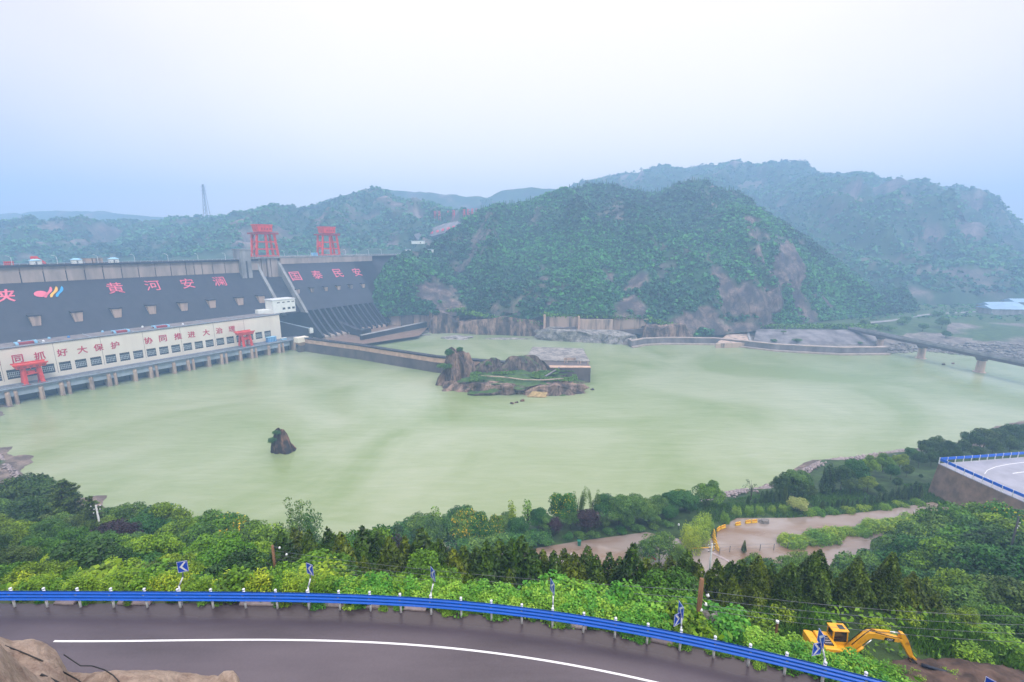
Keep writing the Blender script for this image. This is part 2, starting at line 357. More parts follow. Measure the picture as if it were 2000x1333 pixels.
class MB:
    """collects shapes; build() links them as ONE mesh object. Coordinates are world coordinates unless local=True"""
    def __init__(self): self.v, self.f, self.m = [], [], []; self.mi = 0
    def add(self, vs, fs):
        b = len(self.v); self.v += [tuple(map(float, p)) for p in vs]; self.f += [tuple(i+b for i in f) for f in fs]; self.m += [self.mi]*len(fs)
        return self
    def hexa(self, p):      # 8 points: bottom loop 0-3, top loop 4-7
        return self.add(p, [(3, 2, 1, 0), (4, 5, 6, 7), (0, 1, 5, 4), (1, 2, 6, 5), (2, 3, 7, 6), (3, 0, 4, 7)])
    def box(self, c, s, ax=None):
        c = np.array(c, float); X, Y, Zz = ax if ax is not None else (np.array((1, 0, 0)), np.array((0, 1, 0)), Z)
        X, Y, Zz = np.array(X)*s[0]/2, np.array(Y)*s[1]/2, np.array(Zz)*s[2]/2
        return self.hexa([c-X-Y-Zz, c+X-Y-Zz, c+X+Y-Zz, c-X+Y-Zz, c-X-Y+Zz, c+X-Y+Zz, c+X+Y+Zz, c-X+Y+Zz])
    def stz(self, s0, s1, t0, t1, z0, z1):
        return self.hexa([D(s0, t0, z0), D(s0, t1, z0), D(s1, t1, z0), D(s1, t0, z0), D(s0, t0, z1), D(s0, t1, z1), D(s1, t1, z1), D(s1, t0, z1)])
    def prism(self, poly, vec):     # poly: list of 3D points, extruded by vec
        poly = [np.array(p, float) for p in poly]; n = len(poly); vec = np.array(vec, float)
        return self.add(poly + [p+vec for p in poly], [tuple(range(n))[::-1], tuple(range(n, 2*n))] + [(i, (i+1) % n, (i+1) % n+n, i+n) for i in range(n)])
    def prof(self, tz, s0, s1):     # a (t, z) profile extruded along the dam
        return self.prism([D(s0, t, z) for t, z in tz], U*(s1-s0))
    def tube(self, pts, r, n=8, cap=True):
        pts = [np.array(p, float) for p in pts]; rr = r if hasattr(r, '__len__') else [r]*len(pts)
        vs, fs = [], []
        for i, p in enumerate(pts):
            tg = pts[min(i+1, len(pts)-1)] - pts[max(i-1, 0)]; tg = tg/(np.linalg.norm(tg)+1e-9)
            a = np.cross(tg, Z if abs(tg[2]) < .9 else np.array((1., 0, 0))); a /= np.linalg.norm(a); b = np.cross(tg, a)
            vs += [p + rr[i]*(a*math.cos(2*math.pi*k/n) + b*math.sin(2*math.pi*k/n)) for k in range(n)]
        for i in range(len(pts)-1):
            fs += [(i*n+k, i*n+(k+1) % n, (i+1)*n+(k+1) % n, (i+1)*n+k) for k in range(n)]
        if cap: fs += [tuple(range(n))[::-1], tuple((len(pts)-1)*n+k for k in range(n))]
        return self.add(vs, fs)
    def bar(self, p, q, wd, ht=None):       # rectangular bar from p to q
        p, q = np.array(p, float), np.array(q, float); tg = (q-p)/np.linalg.norm(q-p)
        a = np.cross(tg, Z if abs(tg[2]) < .95 else np.array((1., 0, 0))); a /= np.linalg.norm(a); b = np.cross(a, tg)
        ht = ht or wd; a = a*wd/2; b = b*ht/2
        return self.hexa([p-a-b, p+a-b, p+a+b, p-a+b, q-a-b, q+a-b, q+a+b, q-a+b])
    def sweep(self, path, prof, closed=False):   # path: list of (pos, side, up); prof: list of (a, b)
        vs, fs = [], []; n = len(prof)
        for p, a, b in path: vs += [np.array(p) + np.array(a)*q[0] + np.array(b)*q[1] for q in prof]
        for i in range(len(path)-1):
            for k in range(n if closed else n-1):
                fs.append((i*n+k, i*n+(k+1) % n, (i+1)*n+(k+1) % n, (i+1)*n+k))
        if closed: fs += [tuple(range(n))[::-1], tuple((len(path)-1)*n+k for k in range(n))]
        return self.add(vs, fs)
    def build(self, name, mat, parent=None, label=None, cat=None, group=None, kind=None, local=False, smooth=False, bevel=0):
        me = bpy.data.meshes.new(name); off = np.zeros(3) if (parent is None or local) else LOC[parent.name]
        V = np.array(self.v) - off
        me.from_pydata(V.tolist(), [], self.f)
        mats = mat if isinstance(mat, (list, tuple)) else [mat]
        for q in mats: me.materials.append(MATS[q])
        me.polygons.foreach_set("material_index", self.m)
        if smooth: me.polygons.foreach_set("use_smooth", [True]*len(self.f))
        import bmesh
        bm = bmesh.new(); bm.from_mesh(me); bmesh.ops.recalc_face_normals(bm, faces=bm.faces)
        if bevel: bmesh.ops.bevel(bm, geom=bm.edges[:], offset=bevel, segments=1, affect='EDGES', clamp_overlap=True)
        bm.to_mesh(me); bm.free()
        return finish(bpy.data.objects.new(name, me), parent, label, cat, group, kind)
def dup(root, loc=None, rotz=None, scale=None, label=None, group=None):
    r = root.copy(); COL.objects.link(r)
    if loc is not None: r.location = tuple(loc)
    if rotz is not None: r.rotation_euler = (0, 0, rotz)
    if scale is not None: r.scale = scale
    if label: r["label"] = label
    if group: r["group"] = group
    for ch in list(root.children):
        c = ch.copy(); COL.objects.link(c); c.parent = r
        for g in ch.children:
            d_ = g.copy(); COL.objects.link(d_); d_.parent = c
    return r
# lettering: the built-in font's outlines as solid mesh
_glyph = {}
def glyph(ch, bold):
    if (ch, bold) in _glyph: return _glyph[(ch, bold)]
    cu = bpy.data.curves.new("lettering", 'FONT'); cu.body = ch; cu.size = 1; cu.offset = bold; cu.extrude = .02; cu.resolution_u = 2
    ob = bpy.data.objects.new("lettering", cu); COL.objects.link(ob)
    dg = bpy.context.evaluated_depsgraph_get(); ev = ob.evaluated_get(dg); me = ev.to_mesh()
    V = np.array([v.co[:] for v in me.vertices]); P_ = [tuple(p.vertices) for p in me.polygons]
    ev.to_mesh_clear(); bpy.data.objects.remove(ob); bpy.data.curves.remove(cu)
    lo, hi = V[:, :2].min(0), V[:, :2].max(0); V[:, :2] = (V[:, :2] - (lo+hi)/2)/max(hi-lo)
    _glyph[(ch, bold)] = (V, P_); return V, P_
def write(mb, ch, c, X, Y, size, bold=0., depth=.3):
    V, P_ = glyph(ch, bold); X, Y = np.array(X), np.array(Y); Nn = np.cross(X, Y)
    mb.add([np.array(c) + X*v[0]*size + Y*v[1]*size + Nn*(v[2]/.02)*depth for v in V], P_)

def rock(mb_or_none, c, rx, ry, h, seed, taper=.75, rough=.22, nseg=40, nlev=14, rot=0, top_noise=.25, dome=.3, power=3.):
    """angular rock: a superellipse footprint lofted upward with vertical creases and an uneven top; returns (V, F)"""
    ang = np.linspace(0, 2*math.pi, nseg, endpoint=False); lev = np.linspace(0, 1, nlev)
    V = []
    for l in lev:
        ca, sa = np.cos(ang), np.sin(ang)
        rr = (np.abs(ca)**power + np.abs(sa)**power)**(-1/power)
        k = 1 - (1-taper)*l
        nz = fbm(np.stack([ca*2.2, sa*2.2, np.full_like(ca, l*1.2)], -1), seed, 4)
        nz2 = vnoise(np.stack([ca*6, sa*6, np.full_like(ca, l*3)], -1), seed+20)
        q = rr*k*(1 + rough*nz + rough*.45*nz2)
        x, y = q*rx*ca, q*ry*sa
        zz = h*l*(1 + top_noise*l*fbm(np.stack([ca*1.3, sa*1.3, np.zeros_like(ca)], -1), seed+9, 3))
        V.append(np.stack([x*math.cos(rot)-y*math.sin(rot), x*math.sin(rot)+y*math.cos(rot), zz], -1))
    rim = V[-1]
    cen = rim.mean(0)
    for q in (.8, .55, .28):
        p = cen + (rim-cen)*q; p[:, 2] += h*dome*(1-q)*.6 + h*.10*fbm(p*3/max(rx, ry), seed+3, 3); V.append(p)
    V = np.concatenate(V); n = len(V)//nseg
    Fq = [(i*nseg+k, i*nseg+(k+1) % nseg, (i+1)*nseg+(k+1) % nseg, (i+1)*nseg+k) for i in range(n-1) for k in range(nseg)]
    b = (n-1)*nseg; ctr = len(V); V = np.vstack([V, V[b:].mean(0)])
    V = V + np.array(c)
    return V, Fq, [(b+k, b+(k+1) % nseg, ctr) for k in range(nseg)]
def rock_obj(name, mat, c, *a, parent=None, label=None, cat=None, group=None, kind=None, **k):
    V, q, tr = rock(None, c, *a, **k); mb = MB(); mb.add(V, q + tr)
    return mb.build(name, mat, parent, label, cat, group, kind)

# ================================================================== SETTING
def struct(o): o["kind"] = "structure"; return o
# riverbed sheet to the horizon, river surface
MB().add([(-2690, -290, -7), (2690, -290, -7), (2690, 2240, -7), (-2690, 2240, -7)], [(0, 1, 2, 3)]).build("ground", "soil", kind="structure")
MB().add([(-1500, 40, 0), (1500, 40, 0), (1500, 640, 0), (-1500, 640, 0)], [(0, 1, 2, 3)]).build("river_water", "river_water", kind="structure")

# near hillside: road shelf, wooded slope, terrace, river bank
ROADZ = 75.5
POSTPX = [(-95, 1187), (-30, 1186), (33, 1186), (82, 1186), (158, 1186), (226, 1186.5), (290, 1187), (354, 1187), (420, 1187), (478, 1187), (541, 1188), (603, 1189.5), (664, 1192), (723, 1194.5), (782, 1197.5), (845, 1201), (901, 1205), (960, 1210.5), (1018, 1217), (1080, 1225.5), (1139, 1235), (1201, 1246), (1263, 1257.5), (1327, 1271), (1394, 1285.5), (1461, 1301), (1530, 1318), (1604, 1336), (1685, 1357), (1770, 1381), (1860, 1408)]
POSTS = [atz(x, y, ROADZ) for x, y in POSTPX]
px_, py_ = np.array([p[0] for p in POSTS]), np.array([p[1] for p in POSTS])
cf = np.polyfit(px_, py_, 4)
def yr(x):                      # outer road edge
    x = np.asarray(x, float); xc = np.clip(x, -40, 26)
    s26 = np.polyval(np.polyder(cf), 26.0)
    return np.polyval(cf, xc) + np.where(x > 26, (x-26)*s26 - (np.minimum(x, 80)-26)**2*.01, 0)
PROFX = [-420, -260, -190, -100, -30, 20, 60, 100, 150, 220, 300, 420]
PROFS = [[(60, 60), (150, 38), (240, 18), (300, 3), (330, 0), (350, -4)],
 [(60, 58), (110, 34), (160, 14), (200, 2.5), (212, 0), (232, -4)],
 [(45, 63), (60, 56), (80, 44), (100, 32.5), (120, 20.5), (140, 9), (160, 2), (169, 0), (188, -4)],
 [(45, 62), (65, 49.5), (90, 33), (115, 16), (132, 4), (142, 0), (160, -4)],
 [(40, 62), (55, 49), (75, 33), (95, 18), (108, 12), (122, 9), (131, 1.5), (136, 0), (150, -4)],
 [(36, 63), (52, 49), (72, 33), (92, 18), (104, 12), (133, 12), (146, 4), (154, 0), (170, -4)],
 [(24, 66), (36, 59), (52, 46), (72, 31), (90, 18), (102, 12), (140, 12), (152, 6), (161, 0), (175, -4)],
 [(15, 70), (22, 63.9), (34, 63.9), (44, 52), (62, 40), (80, 29), (97, 17), (107, 12), (145, 12), (163, 5), (173, 0), (190, -4)],
 [(8, 68), (30, 57), (60, 46), (90, 33), (108, 22), (120, 13.5), (127, 12), (160, 12), (184, 7), (200, 0), (215, -4)],
 [(0, 64), (40, 54), (80, 38), (110, 22), (160, 12.5), (190, 9), (213, 0), (230, -4)],
 [(0, 60), (60, 35), (110, 18), (200, 12), (230, 6), (246, 0), (262, -4)],
 [(0, 60), (60, 35), (110, 18), (220, 12), (280, 6), (305, 0), (320, -4)]]
def ground_z(x, y):
    x, y = np.broadcast_arrays(np.asarray(x, float), np.asarray(y, float)); e = yr(x)
    zs = []
    for pr in PROFS:
        Y = np.array([q[0] for q in pr], float); Zq = np.array([q[1] for q in pr], float)
        zs.append(np.interp(y, Y, Zq))
    zs = np.stack(zs, -1); i = np.clip(np.searchsorted(PROFX, x) - 1, 0, len(PROFX)-2)
    xa = np.array(PROFX, float); f = np.clip((x - xa[i])/(xa[i+1]-xa[i]), 0, 1); f = f*f*(3-2*f)
    z = np.take_along_axis(zs, i[..., None], -1)[..., 0]*(1-f) + np.take_along_axis(zs, (i+1)[..., None], -1)[..., 0]*f
    # bench the excavator stands on
    bx = np.hypot((x-33)/11, (y-35)/6.5); z = np.where(bx < 1.6, z + (63.6 - z)*np.clip((1.6-bx)/.6, 0, 1), z)
    d = y - e
    first = np.interp(d, [0, 1.2, 1.9, 6.0, 12], [ROADZ-.06, ROADZ-.12, ROADZ-.5, ROADZ-4.2, ROADZ-9])
    wgt = np.clip((d - 4)/8, 0, 1); z = np.where(d < 12, first*(1-wgt) + np.minimum(z, ROADZ-4)*wgt, z)
    z = np.where((d <= 1.0) & (d > -8.2), ROADZ-.06, z)
    up = np.interp(-d, [8.2, 9.0, 17.5, 25, 27, 60], [ROADZ-.06, ROADZ+1, 86, 96, 98.2, 99]); z = np.where(d <= -8.2, np.minimum(up, 98.3), z)
    return z
def grid(xs, ys): return np.meshgrid(xs, ys)
xs = np.concatenate([np.linspace(-420, -90, 84), np.linspace(-87, 135, 112)[:-1], np.linspace(135, 420, 73)])
ys = np.concatenate([np.linspace(-40, 60, 101), np.linspace(61.5, 350, 150)])
gx, gy = grid(xs, ys); gz = ground_z(gx, gy)
dd = gy - yr(gx); flat = ((gz < 13) & (gz > 10.5)) | ((dd < 1.5) & (dd > -9))
nz_ = fbm(np.stack([gx*.09, gy*.09, gx*0], -1), 3, 4)*.9
gz = gz + np.where(flat, 0, nz_*np.clip((dd-1.5)/4, 0, 1)) + np.where(dd < -9, nz_*.6, 0)
gz = np.where((gz < 13) & (gz > 10.5), gz-.05, gz)
nX, nY = len(xs), len(ys)
idx = np.arange(nX*nY).reshape(nY, nX)
Fq = np.stack([idx[:-1, :-1], idx[:-1, 1:], idx[1:, 1:], idx[1:, :-1]], -1).reshape(-1, 4)
V = np.stack([gx, gy, gz], -1).reshape(-1, 3)
finish(bpy.data.objects.new("hillside_terrain", np_mesh("hillside_terrain", V, Fq, "ground", True, {"rock": np.clip((3.2-V[:, 2])/2, 0, 1) + np.where(V[:, 2] < 70, .12*nz_.ravel(), .4)})), kind="structure")

# road surface, white line
def road_pt(i_d, dz=0., off=0.):    # point on the road at curve parameter x with offset towards the hill
    x = i_d; s = float(np.polyval(np.polyder(cf), min(max(x, -40), 26))); n = np.array((s, -1, 0))/math.hypot(s, 1)
    return np.array((x, float(yr(x)), ROADZ+dz)) + n*off
rxs = np.linspace(-75, 62, 140)
def strip(o0, o1, dz, name, mat, x0=-75, x1=62, n=140, wob=0.):
    q = np.linspace(x0, x1, n); a = [road_pt(x, dz, o0 + wob*random.uniform(-1, 1)) for x in q]; b = [road_pt(x, dz, o1 + wob*random.uniform(-1, 1)) for x in q]
    mb = MB(); mb.add(a+b, [(i, i+1, n+i+1, n+i) for i in range(n-1)]); return mb.build(name, mat, kind="structure")
q = np.linspace(-75, 62, 200); offs = [-.35, .5, 1.1, 1.9, 3.0, 8.0]; wt = [.9, .85, .6, .2, 0, 0]
Vr = np.array([[road_pt(x, 0, o + .25*float(vnoise(np.array((x*.3, o, 0.)), 8))*(0 < k < 5)) for x in q] for k, o in enumerate(offs)]); idx = np.arange(1200).reshape(6, 200)
finish(bpy.data.objects.new("road", np_mesh("road", Vr.reshape(-1, 3), np.stack([idx[:-1, :-1], idx[:-1, 1:], idx[1:, 1:], idx[1:, :-1]], -1).reshape(-1, 4), "road_asphalt", True, {"wet": np.repeat(wt, 200)})), kind="structure")
lp = [atz(x, y, ROADZ) for x, y in ((105, 1253), (300, 1251), (500, 1251), (700, 1254), (850, 1263), (1000, 1280), (1130, 1303), (1280, 1333), (1420, 1368))]
lc = np.polyfit([p[0] for p in lp], [p[1] for p in lp], 4)
lx = np.linspace(lp[0][0], lp[-1][0], 90)
ly = np.polyval(lc, lx); sl_ = np.polyval(np.polyder(lc), lx)
nv = np.stack([-sl_, np.ones_like(sl_)], -1)/np.hypot(sl_, 1)[:, None]*.068
mb = MB(); mb.add([(x-a[0], y-a[1], ROADZ+.006) for x, y, a in zip(lx, ly, nv)] + [(x+a[0], y+a[1], ROADZ+.006) for x, y, a in zip(lx, ly, nv)], [(i, i+1, 91+i, 90+i) for i in range(89)])
mb.build("road_marking", "line_white", kind="structure")

# terrace pavement with puddles
tp = [(-2, 111), (9, 108.5), (40, 108), (54, 107.5), (88, 109), (118, 116.5), (146, 126), (152, 136), (147, 144), (128, 139.5), (112, 136.8), (92, 134.6), (74, 134.5), (64.5, 128), (63, 124.5), (54, 122.5), (42, 127), (20, 122.5), (6, 119), (-4, 117)]
MB().add([(x, y, 12.03) for x, y in tp], [tuple(range(len(tp)))]).build("pavement", "wet_pavement", kind="structure")
0 and MB().add([(100, 141.5, 12.02), (122, 143.5, 12.02), (132, 148, 12.02), (128, 150, 12.02), (98, 146.5, 12.02)], [(0, 1, 2, 3, 4)])
mb = MB()
for a, b in zip([(54, 122.7), (57.5, 118.2), (61.5, 113.8)], [(57.5, 118.2), (61.5, 113.8), (65, 109.8)]): mb.box(((a[0]+b[0])/2, (a[1]+b[1])/2, 12.05), (.9, math.hypot(b[0]-a[0], b[1]-a[1]), .10), ((0.75, .66, 0), (-.66, .75, 0), (0, 0, 1)))
mb.build("kerb", "slab_grey", kind="structure")
MB().add([(*atz(x, y, 12.045)[:2], 12.045) for x, y in ((1062, 1093), (1100, 1085), (1118, 1080), (1122, 1093), (1110, 1108), (1065, 1116))], [(0, 1, 2, 3, 4, 5)]).build("pavement_patch", "slab_grey", kind="structure")

# ------------------------------------------------------------------ hills
def lerp_tab(tab, q):
    k = np.array(tab, float); return [np.interp(q, k[:, 0], k[:, j]) for j in range(1, k.shape[1])]
HILLS = {}
def hill(name, p0, p1, step, foot, ridge, rows, mat, seed, amp=10, prof=1.0, back=8, patches=(), rscale=.012, rthr=.62, backdist=400, latamp=8, cliff=(), ridgeamp=1.2):
    """a hill as terrain: for each bearing a foot (distance, height) and a crest found from its outline, joined by a noisy slope and a back slope"""
    px = np.arange(p0, p1+step, step, dtype=float)
    fY, fz = lerp_tab(foot, px); rpy, rY = lerp_tab(ridge, px)
    rpy = rpy + 2.2*vnoise(np.stack([px*.045, px*0, px*0+seed], -1), seed) + 1.0*vnoise(np.stack([px*.16, px*0, px*0], -1), seed+1)
    ks = np.concatenate([np.linspace(0, 1, rows), 1 + np.linspace(0, 1, back+1)[1:]])
    RP = np.array([aty(a, b, c) for a, b, c in zip(px, rpy, rY)])
    # bearing direction (x per unit Y) of the ridge point
    bx = RP[:, 0]/RP[:, 1]
    K = ks[:, None]; kk = np.clip(K, 0, 1)
    Y = fY + (rY - fY)*kk + np.clip(K-1, 0, 1)*backdist
    X = bx*Y
    zz = fz + (RP[:, 2]-fz)*(kk**prof) - np.clip(K-1, 0, 1)**1.3*(RP[:, 2]*.75+20)
    P = np.stack([X, Y, zz], -1)
    env = np.sin(np.pi*np.clip(kk, 0, 1))**.7
    q = P.copy(); q[..., 2] *= .5
    n1 = fbm(q*.012, seed, 5); n2 = 1-2*np.abs(vnoise(np.stack([X*.016, Y*.006, zz*0], -1), seed+5))
    P[..., 2] += env*(n1*amp + n2*amp*.85) + (1-env)*ridgeamp*vnoise(q*.08, seed+8)*(K > .5)
    P[..., 1] += env*latamp*fbm(q*.03, seed+11, 4)
    pp, qq = proj(P)
    rock_ = .29 + .34*fbm(np.stack([X*rscale*2.2, Y*rscale*2.2, zz*rscale*.8], -1), seed+30, 5)
    for (cx, cy, wx, wy, st) in patches:
        rock_ = np.maximum(rock_, (st*np.exp(-(((pp-cx)/wx)**2 + ((qq-cy)/wy)**2)) + .42*fbm(np.stack([X*.05, Y*.05, zz*.018], -1), seed+31, 5)))
    for (cx, cy, wx, wy, push) in cliff:      # a bluff that steps out from the slope
        P[..., 1] -= push*np.exp(-(((pp-cx)/wx)**2 + ((qq-cy)/wy)**2))*(1 + .5*vnoise(np.stack([X*.08, zz*.02, Y*0], -1), seed+40))
    cr_ = np.clip((rock_-.40)/.3, 0, 1)*env; rg_ = 1-2*np.abs(vnoise(np.stack([X*.085, Y*.02, zz*.018], -1), seed+50)); P[..., 1] -= cr_*(rg_*5.0 + 3.0*fbm(np.stack([X*.16, Y*.1, zz*.07], -1), seed+51, 3)); P[..., 2] += cr_*1.8*vnoise(np.stack([X*.12, Y*.1, zz*.12], -1), seed+52)
    nc, nr = len(px), len(ks); idx = np.arange(nc*nr).reshape(nr, nc)
    Fq = np.stack([idx[:-1, :-1], idx[:-1, 1:], idx[1:, 1:], idx[1:, :-1]], -1).reshape(-1, 4)
    o = finish(bpy.data.objects.new(name, np_mesh(name, P.reshape(-1, 3), Fq, mat, True, {"rock": rock_.ravel()})), kind="structure")
    HILLS[o.name] = (P, rock_, rows); o["hill"] = 1
    return P, rock_, rows
def on_hill(h, px, py):
    P, _, rows = h; a, b = proj(P[:rows]); dq = (a-px)**2 + (b-py)**2; i = np.unravel_index(np.argmin(dq), dq.shape); return P[i].copy()
# main hill on the far bank, right of the dam
hA = hill("hill", 716, 1790, 4,
  foot=[(716, 560, 20), (735, 548, 13), (760, 540, 16), (800, 536, 19), (840, 524, 21), (900, 520, 20), (960, 512, 17), (1000, 508, 15), (1060, 502, 22), (1130, 488, 27), (1270, 476, 24), (1300, 474, 5), (1400, 475, 5), (1480, 482, 9), (1600, 520, 12), (1700, 560, 13), (1790, 600, 13)],
  ridge=[(716, 584, 575), (735, 562, 580), (748, 536, 590), (760, 519, 600), (780, 503, 618), (800, 493, 640), (830, 487, 660), (860, 462, 690), (900, 437, 720), (925, 420, 740), (945, 410, 750), (1000, 402, 770), (1050, 397, 790), (1075, 384, 800), (1100, 375, 805), (1150, 363, 815), (1190, 364, 815), (1230, 373, 810), (1290, 378, 800), (1320, 362, 800), (1350, 350, 800), (1380, 352, 790), (1410, 372, 770), (1440, 378, 760), (1470, 396, 740), (1500, 420, 720), (1540, 446, 700), (1600, 482, 680), (1650, 520, 670), (1700, 562, 660), (1750, 600, 655), (1790, 618, 650)],
  rows=120, mat="hill_near", seed=11, amp=22, prof=.92, latamp=10,
  patches=[(1515, 520, 40, 62, 1.15), (1470, 470, 36, 54, .85), (1450, 590, 56, 50, 1.05), (1410, 565, 40, 40, .7), (1380, 610, 60, 35, .8), (845, 575, 34, 30, .85), (880, 605, 30, 22, .9), (820, 560, 20, 18, .6), (1090, 590, 50, 20, .5), (1240, 600, 60, 22, .65), (1230, 560, 50, 40, .45), (1330, 640, 70, 26, .95), (930, 618, 14, 8, .8), (985, 610, 18, 10, .8), (1010, 610, 14, 8, .7), (1300, 480, 40, 60, .36), (1180, 540, 40, 30, .4), (1400, 430, 20, 60, .3), (1440, 640, 60, 24, .9), (1480, 625, 30, 30, .8)],
  cliff=[(1480, 540, 75, 75, 26), (1380, 600, 90, 45, 14), (860, 590, 45, 30, 10)])
# hills behind the dam on the left
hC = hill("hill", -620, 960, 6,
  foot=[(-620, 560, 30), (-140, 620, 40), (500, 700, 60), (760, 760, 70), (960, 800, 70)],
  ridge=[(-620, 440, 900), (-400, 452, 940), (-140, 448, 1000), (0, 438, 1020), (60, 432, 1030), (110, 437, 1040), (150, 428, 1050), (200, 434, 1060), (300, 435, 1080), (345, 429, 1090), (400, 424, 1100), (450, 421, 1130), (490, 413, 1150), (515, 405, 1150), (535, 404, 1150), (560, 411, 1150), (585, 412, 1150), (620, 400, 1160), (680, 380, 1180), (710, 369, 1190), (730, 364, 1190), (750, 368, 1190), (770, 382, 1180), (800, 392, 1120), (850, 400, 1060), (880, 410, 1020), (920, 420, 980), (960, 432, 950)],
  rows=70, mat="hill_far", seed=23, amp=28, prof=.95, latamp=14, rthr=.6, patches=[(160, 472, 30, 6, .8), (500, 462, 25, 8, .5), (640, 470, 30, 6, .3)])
# higher ridge behind on the right
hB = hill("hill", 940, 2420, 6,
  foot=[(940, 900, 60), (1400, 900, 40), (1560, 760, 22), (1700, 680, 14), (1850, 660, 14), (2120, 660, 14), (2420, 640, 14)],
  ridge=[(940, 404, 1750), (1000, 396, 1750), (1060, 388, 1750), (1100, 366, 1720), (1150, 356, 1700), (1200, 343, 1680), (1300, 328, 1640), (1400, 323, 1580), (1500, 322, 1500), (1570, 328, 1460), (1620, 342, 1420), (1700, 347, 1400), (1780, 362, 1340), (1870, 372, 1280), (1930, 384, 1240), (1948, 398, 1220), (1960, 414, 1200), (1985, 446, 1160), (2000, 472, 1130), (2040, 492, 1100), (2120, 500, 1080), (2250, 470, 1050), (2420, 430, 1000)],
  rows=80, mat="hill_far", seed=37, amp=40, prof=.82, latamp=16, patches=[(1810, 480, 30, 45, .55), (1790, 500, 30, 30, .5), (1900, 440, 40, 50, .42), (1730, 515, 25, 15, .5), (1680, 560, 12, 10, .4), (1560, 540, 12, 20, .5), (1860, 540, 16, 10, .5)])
# faint ridges beyond
hD = hill("hill", 560, 1300, 10, foot=[(560, 1400, 60), (1300, 1450, 60)],
  ridge=[(560, 412, 1640), (700, 376, 1640), (760, 371, 1640), (800, 376, 1660), (860, 379, 1680), (900, 383, 1680), (950, 386, 1680), (985, 372, 1660), (1040, 367, 1640), (1080, 368, 1640), (1120, 376, 1640), (1300, 380, 1640)], rows=24, mat="hill_far", seed=41, amp=20, latamp=20)
hE = hill("hill", -640, 520, 10, foot=[(-160, 1450, 60), (520, 1450, 60)],
  ridge=[(-640, 405, 1780), (-160, 420, 1780), (0, 417, 1780), (100, 413, 1780), (200, 412, 1780), (260, 418, 1780), (330, 426, 1780), (520, 440, 1780)], rows=20, mat="hill_far", seed=43, amp=18, latamp=20)
hG = hill("hill", 1900, 2500, 8, foot=[(1900, 1300, 40), (2160, 1300, 40)], ridge=[(1900, 460, 1550), (1980, 455, 1550), (2160, 452, 1550), (2500, 440, 1550)], rows=16, mat="hill_far", seed=47, amp=14, latamp=14)

# right bank flat with its rocky shore
px = np.arange(1216, 2480, 6.); ks = np.linspace(0, 1, 60)
shY, = lerp_tab([(1216, 452), (1300, 457), (1400, 459), (1500, 440), (1600, 425), (1650, 418), (1720, 416), (1760, 420), (1800, 430), (1900, 410), (2000, 389), (2160, 360), (2480, 330)], px)
b_ = (px-1000)/(F*CP); K = ks[:, None]
Y = shY - 6 + K*(760-shY); X = b_*Y*1.0
dsh = Y - shY
zr = np.interp(dsh, [-6, 0, 6, 45, 80, 130, 400], [-3, 0, 1.2, 6.5, 12, 13.5, 15])
zq = np.interp(dsh, [-6, 0, 4, 6, 30, 60, 400], [-3, -1, 1, 2, 3.5, 11, 15])
wq = np.clip((1740-px)/40, 0, 1); zb = zr*(1-wq) + zq*wq
P = np.stack([X, Y, zb], -1)
rough = np.where((zb > .2) & (zb < 8) & (px > 1700), 1.0, .25)
P[..., 2] += rough*fbm(P*.16, 51, 4)*1.1
rk = np.where(zb < 7.5, .9, .05) + .4*fbm(P*.03, 52, 4)
rk = np.where((px > 1840) & (zb < 13) & (zb > 6), .4 + .5*fbm(P*.03, 53, 3), rk)
nc, nr = len(px), len(ks); idx = np.arange(nc*nr).reshape(nr, nc)
Fq = np.stack([idx[:-1, :-1], idx[:-1, 1:], idx[1:, 1:], idx[1:, :-1]], -1).reshape(-1, 4)
hBank = (P, rk, nr)
finish(bpy.data.objects.new("shore", np_mesh("shore", P.reshape(-1, 3), Fq, "bank", True, {"rock": rk.ravel()})), kind="structure")
def bank_pt(px, py): return on_hill(hBank, px, py)
# dirt road over the flat
mb = MB()
rp_ = [bank_pt(x, y) + (0, 0, .35) for x, y in ((1690, 632), (1745, 626), (1790, 619), (1830, 613), (1880, 611), (1930, 607))]
mb.sweep([(p, (0.15, 1, 0), Z) for p in rp_], [(-3.5, 0), (3.5, .3)]); mb.build("path", "grey_concrete", kind="structure")

# ================================================================== DAM
dam = thing("dam", "huge dark gravity dam with pink characters and a beige band under its crest", "dam", D(200, -60, 0))
ZC0, ZC1 = 85.3, 87.6
mb = MB(); mb.prof([(face_t(28), 28), (face_t(73), 73), (-71.3, 84), (-90, 84), (-90, 28)], -140, 203); mb.build("wall_face", "dam_face", dam)
mb = MB(); mb.prof([(face_t(31.5), 31.5), (face_t(79.8), 79.8), (face_t(79.8)-.3, 85.8), (-92, 85.8), (-92, 8), (-49, 8), (-49, 31.5)], 230, 352); mb.build("wall_face", "dam_face", dam, label="dark spillway section of the dam face")
mb = MB(); mb.prof([(face_t(8), 8), (face_t(84), 84), (-92, 84), (-92, 8)], 322, 470); mb.prof([(face_t(84), 84), (face_t(84), 87.6), (-92, 87.6), (-92, 84)], 352, 470); mb.build("abutment", "dam_dark", dam)
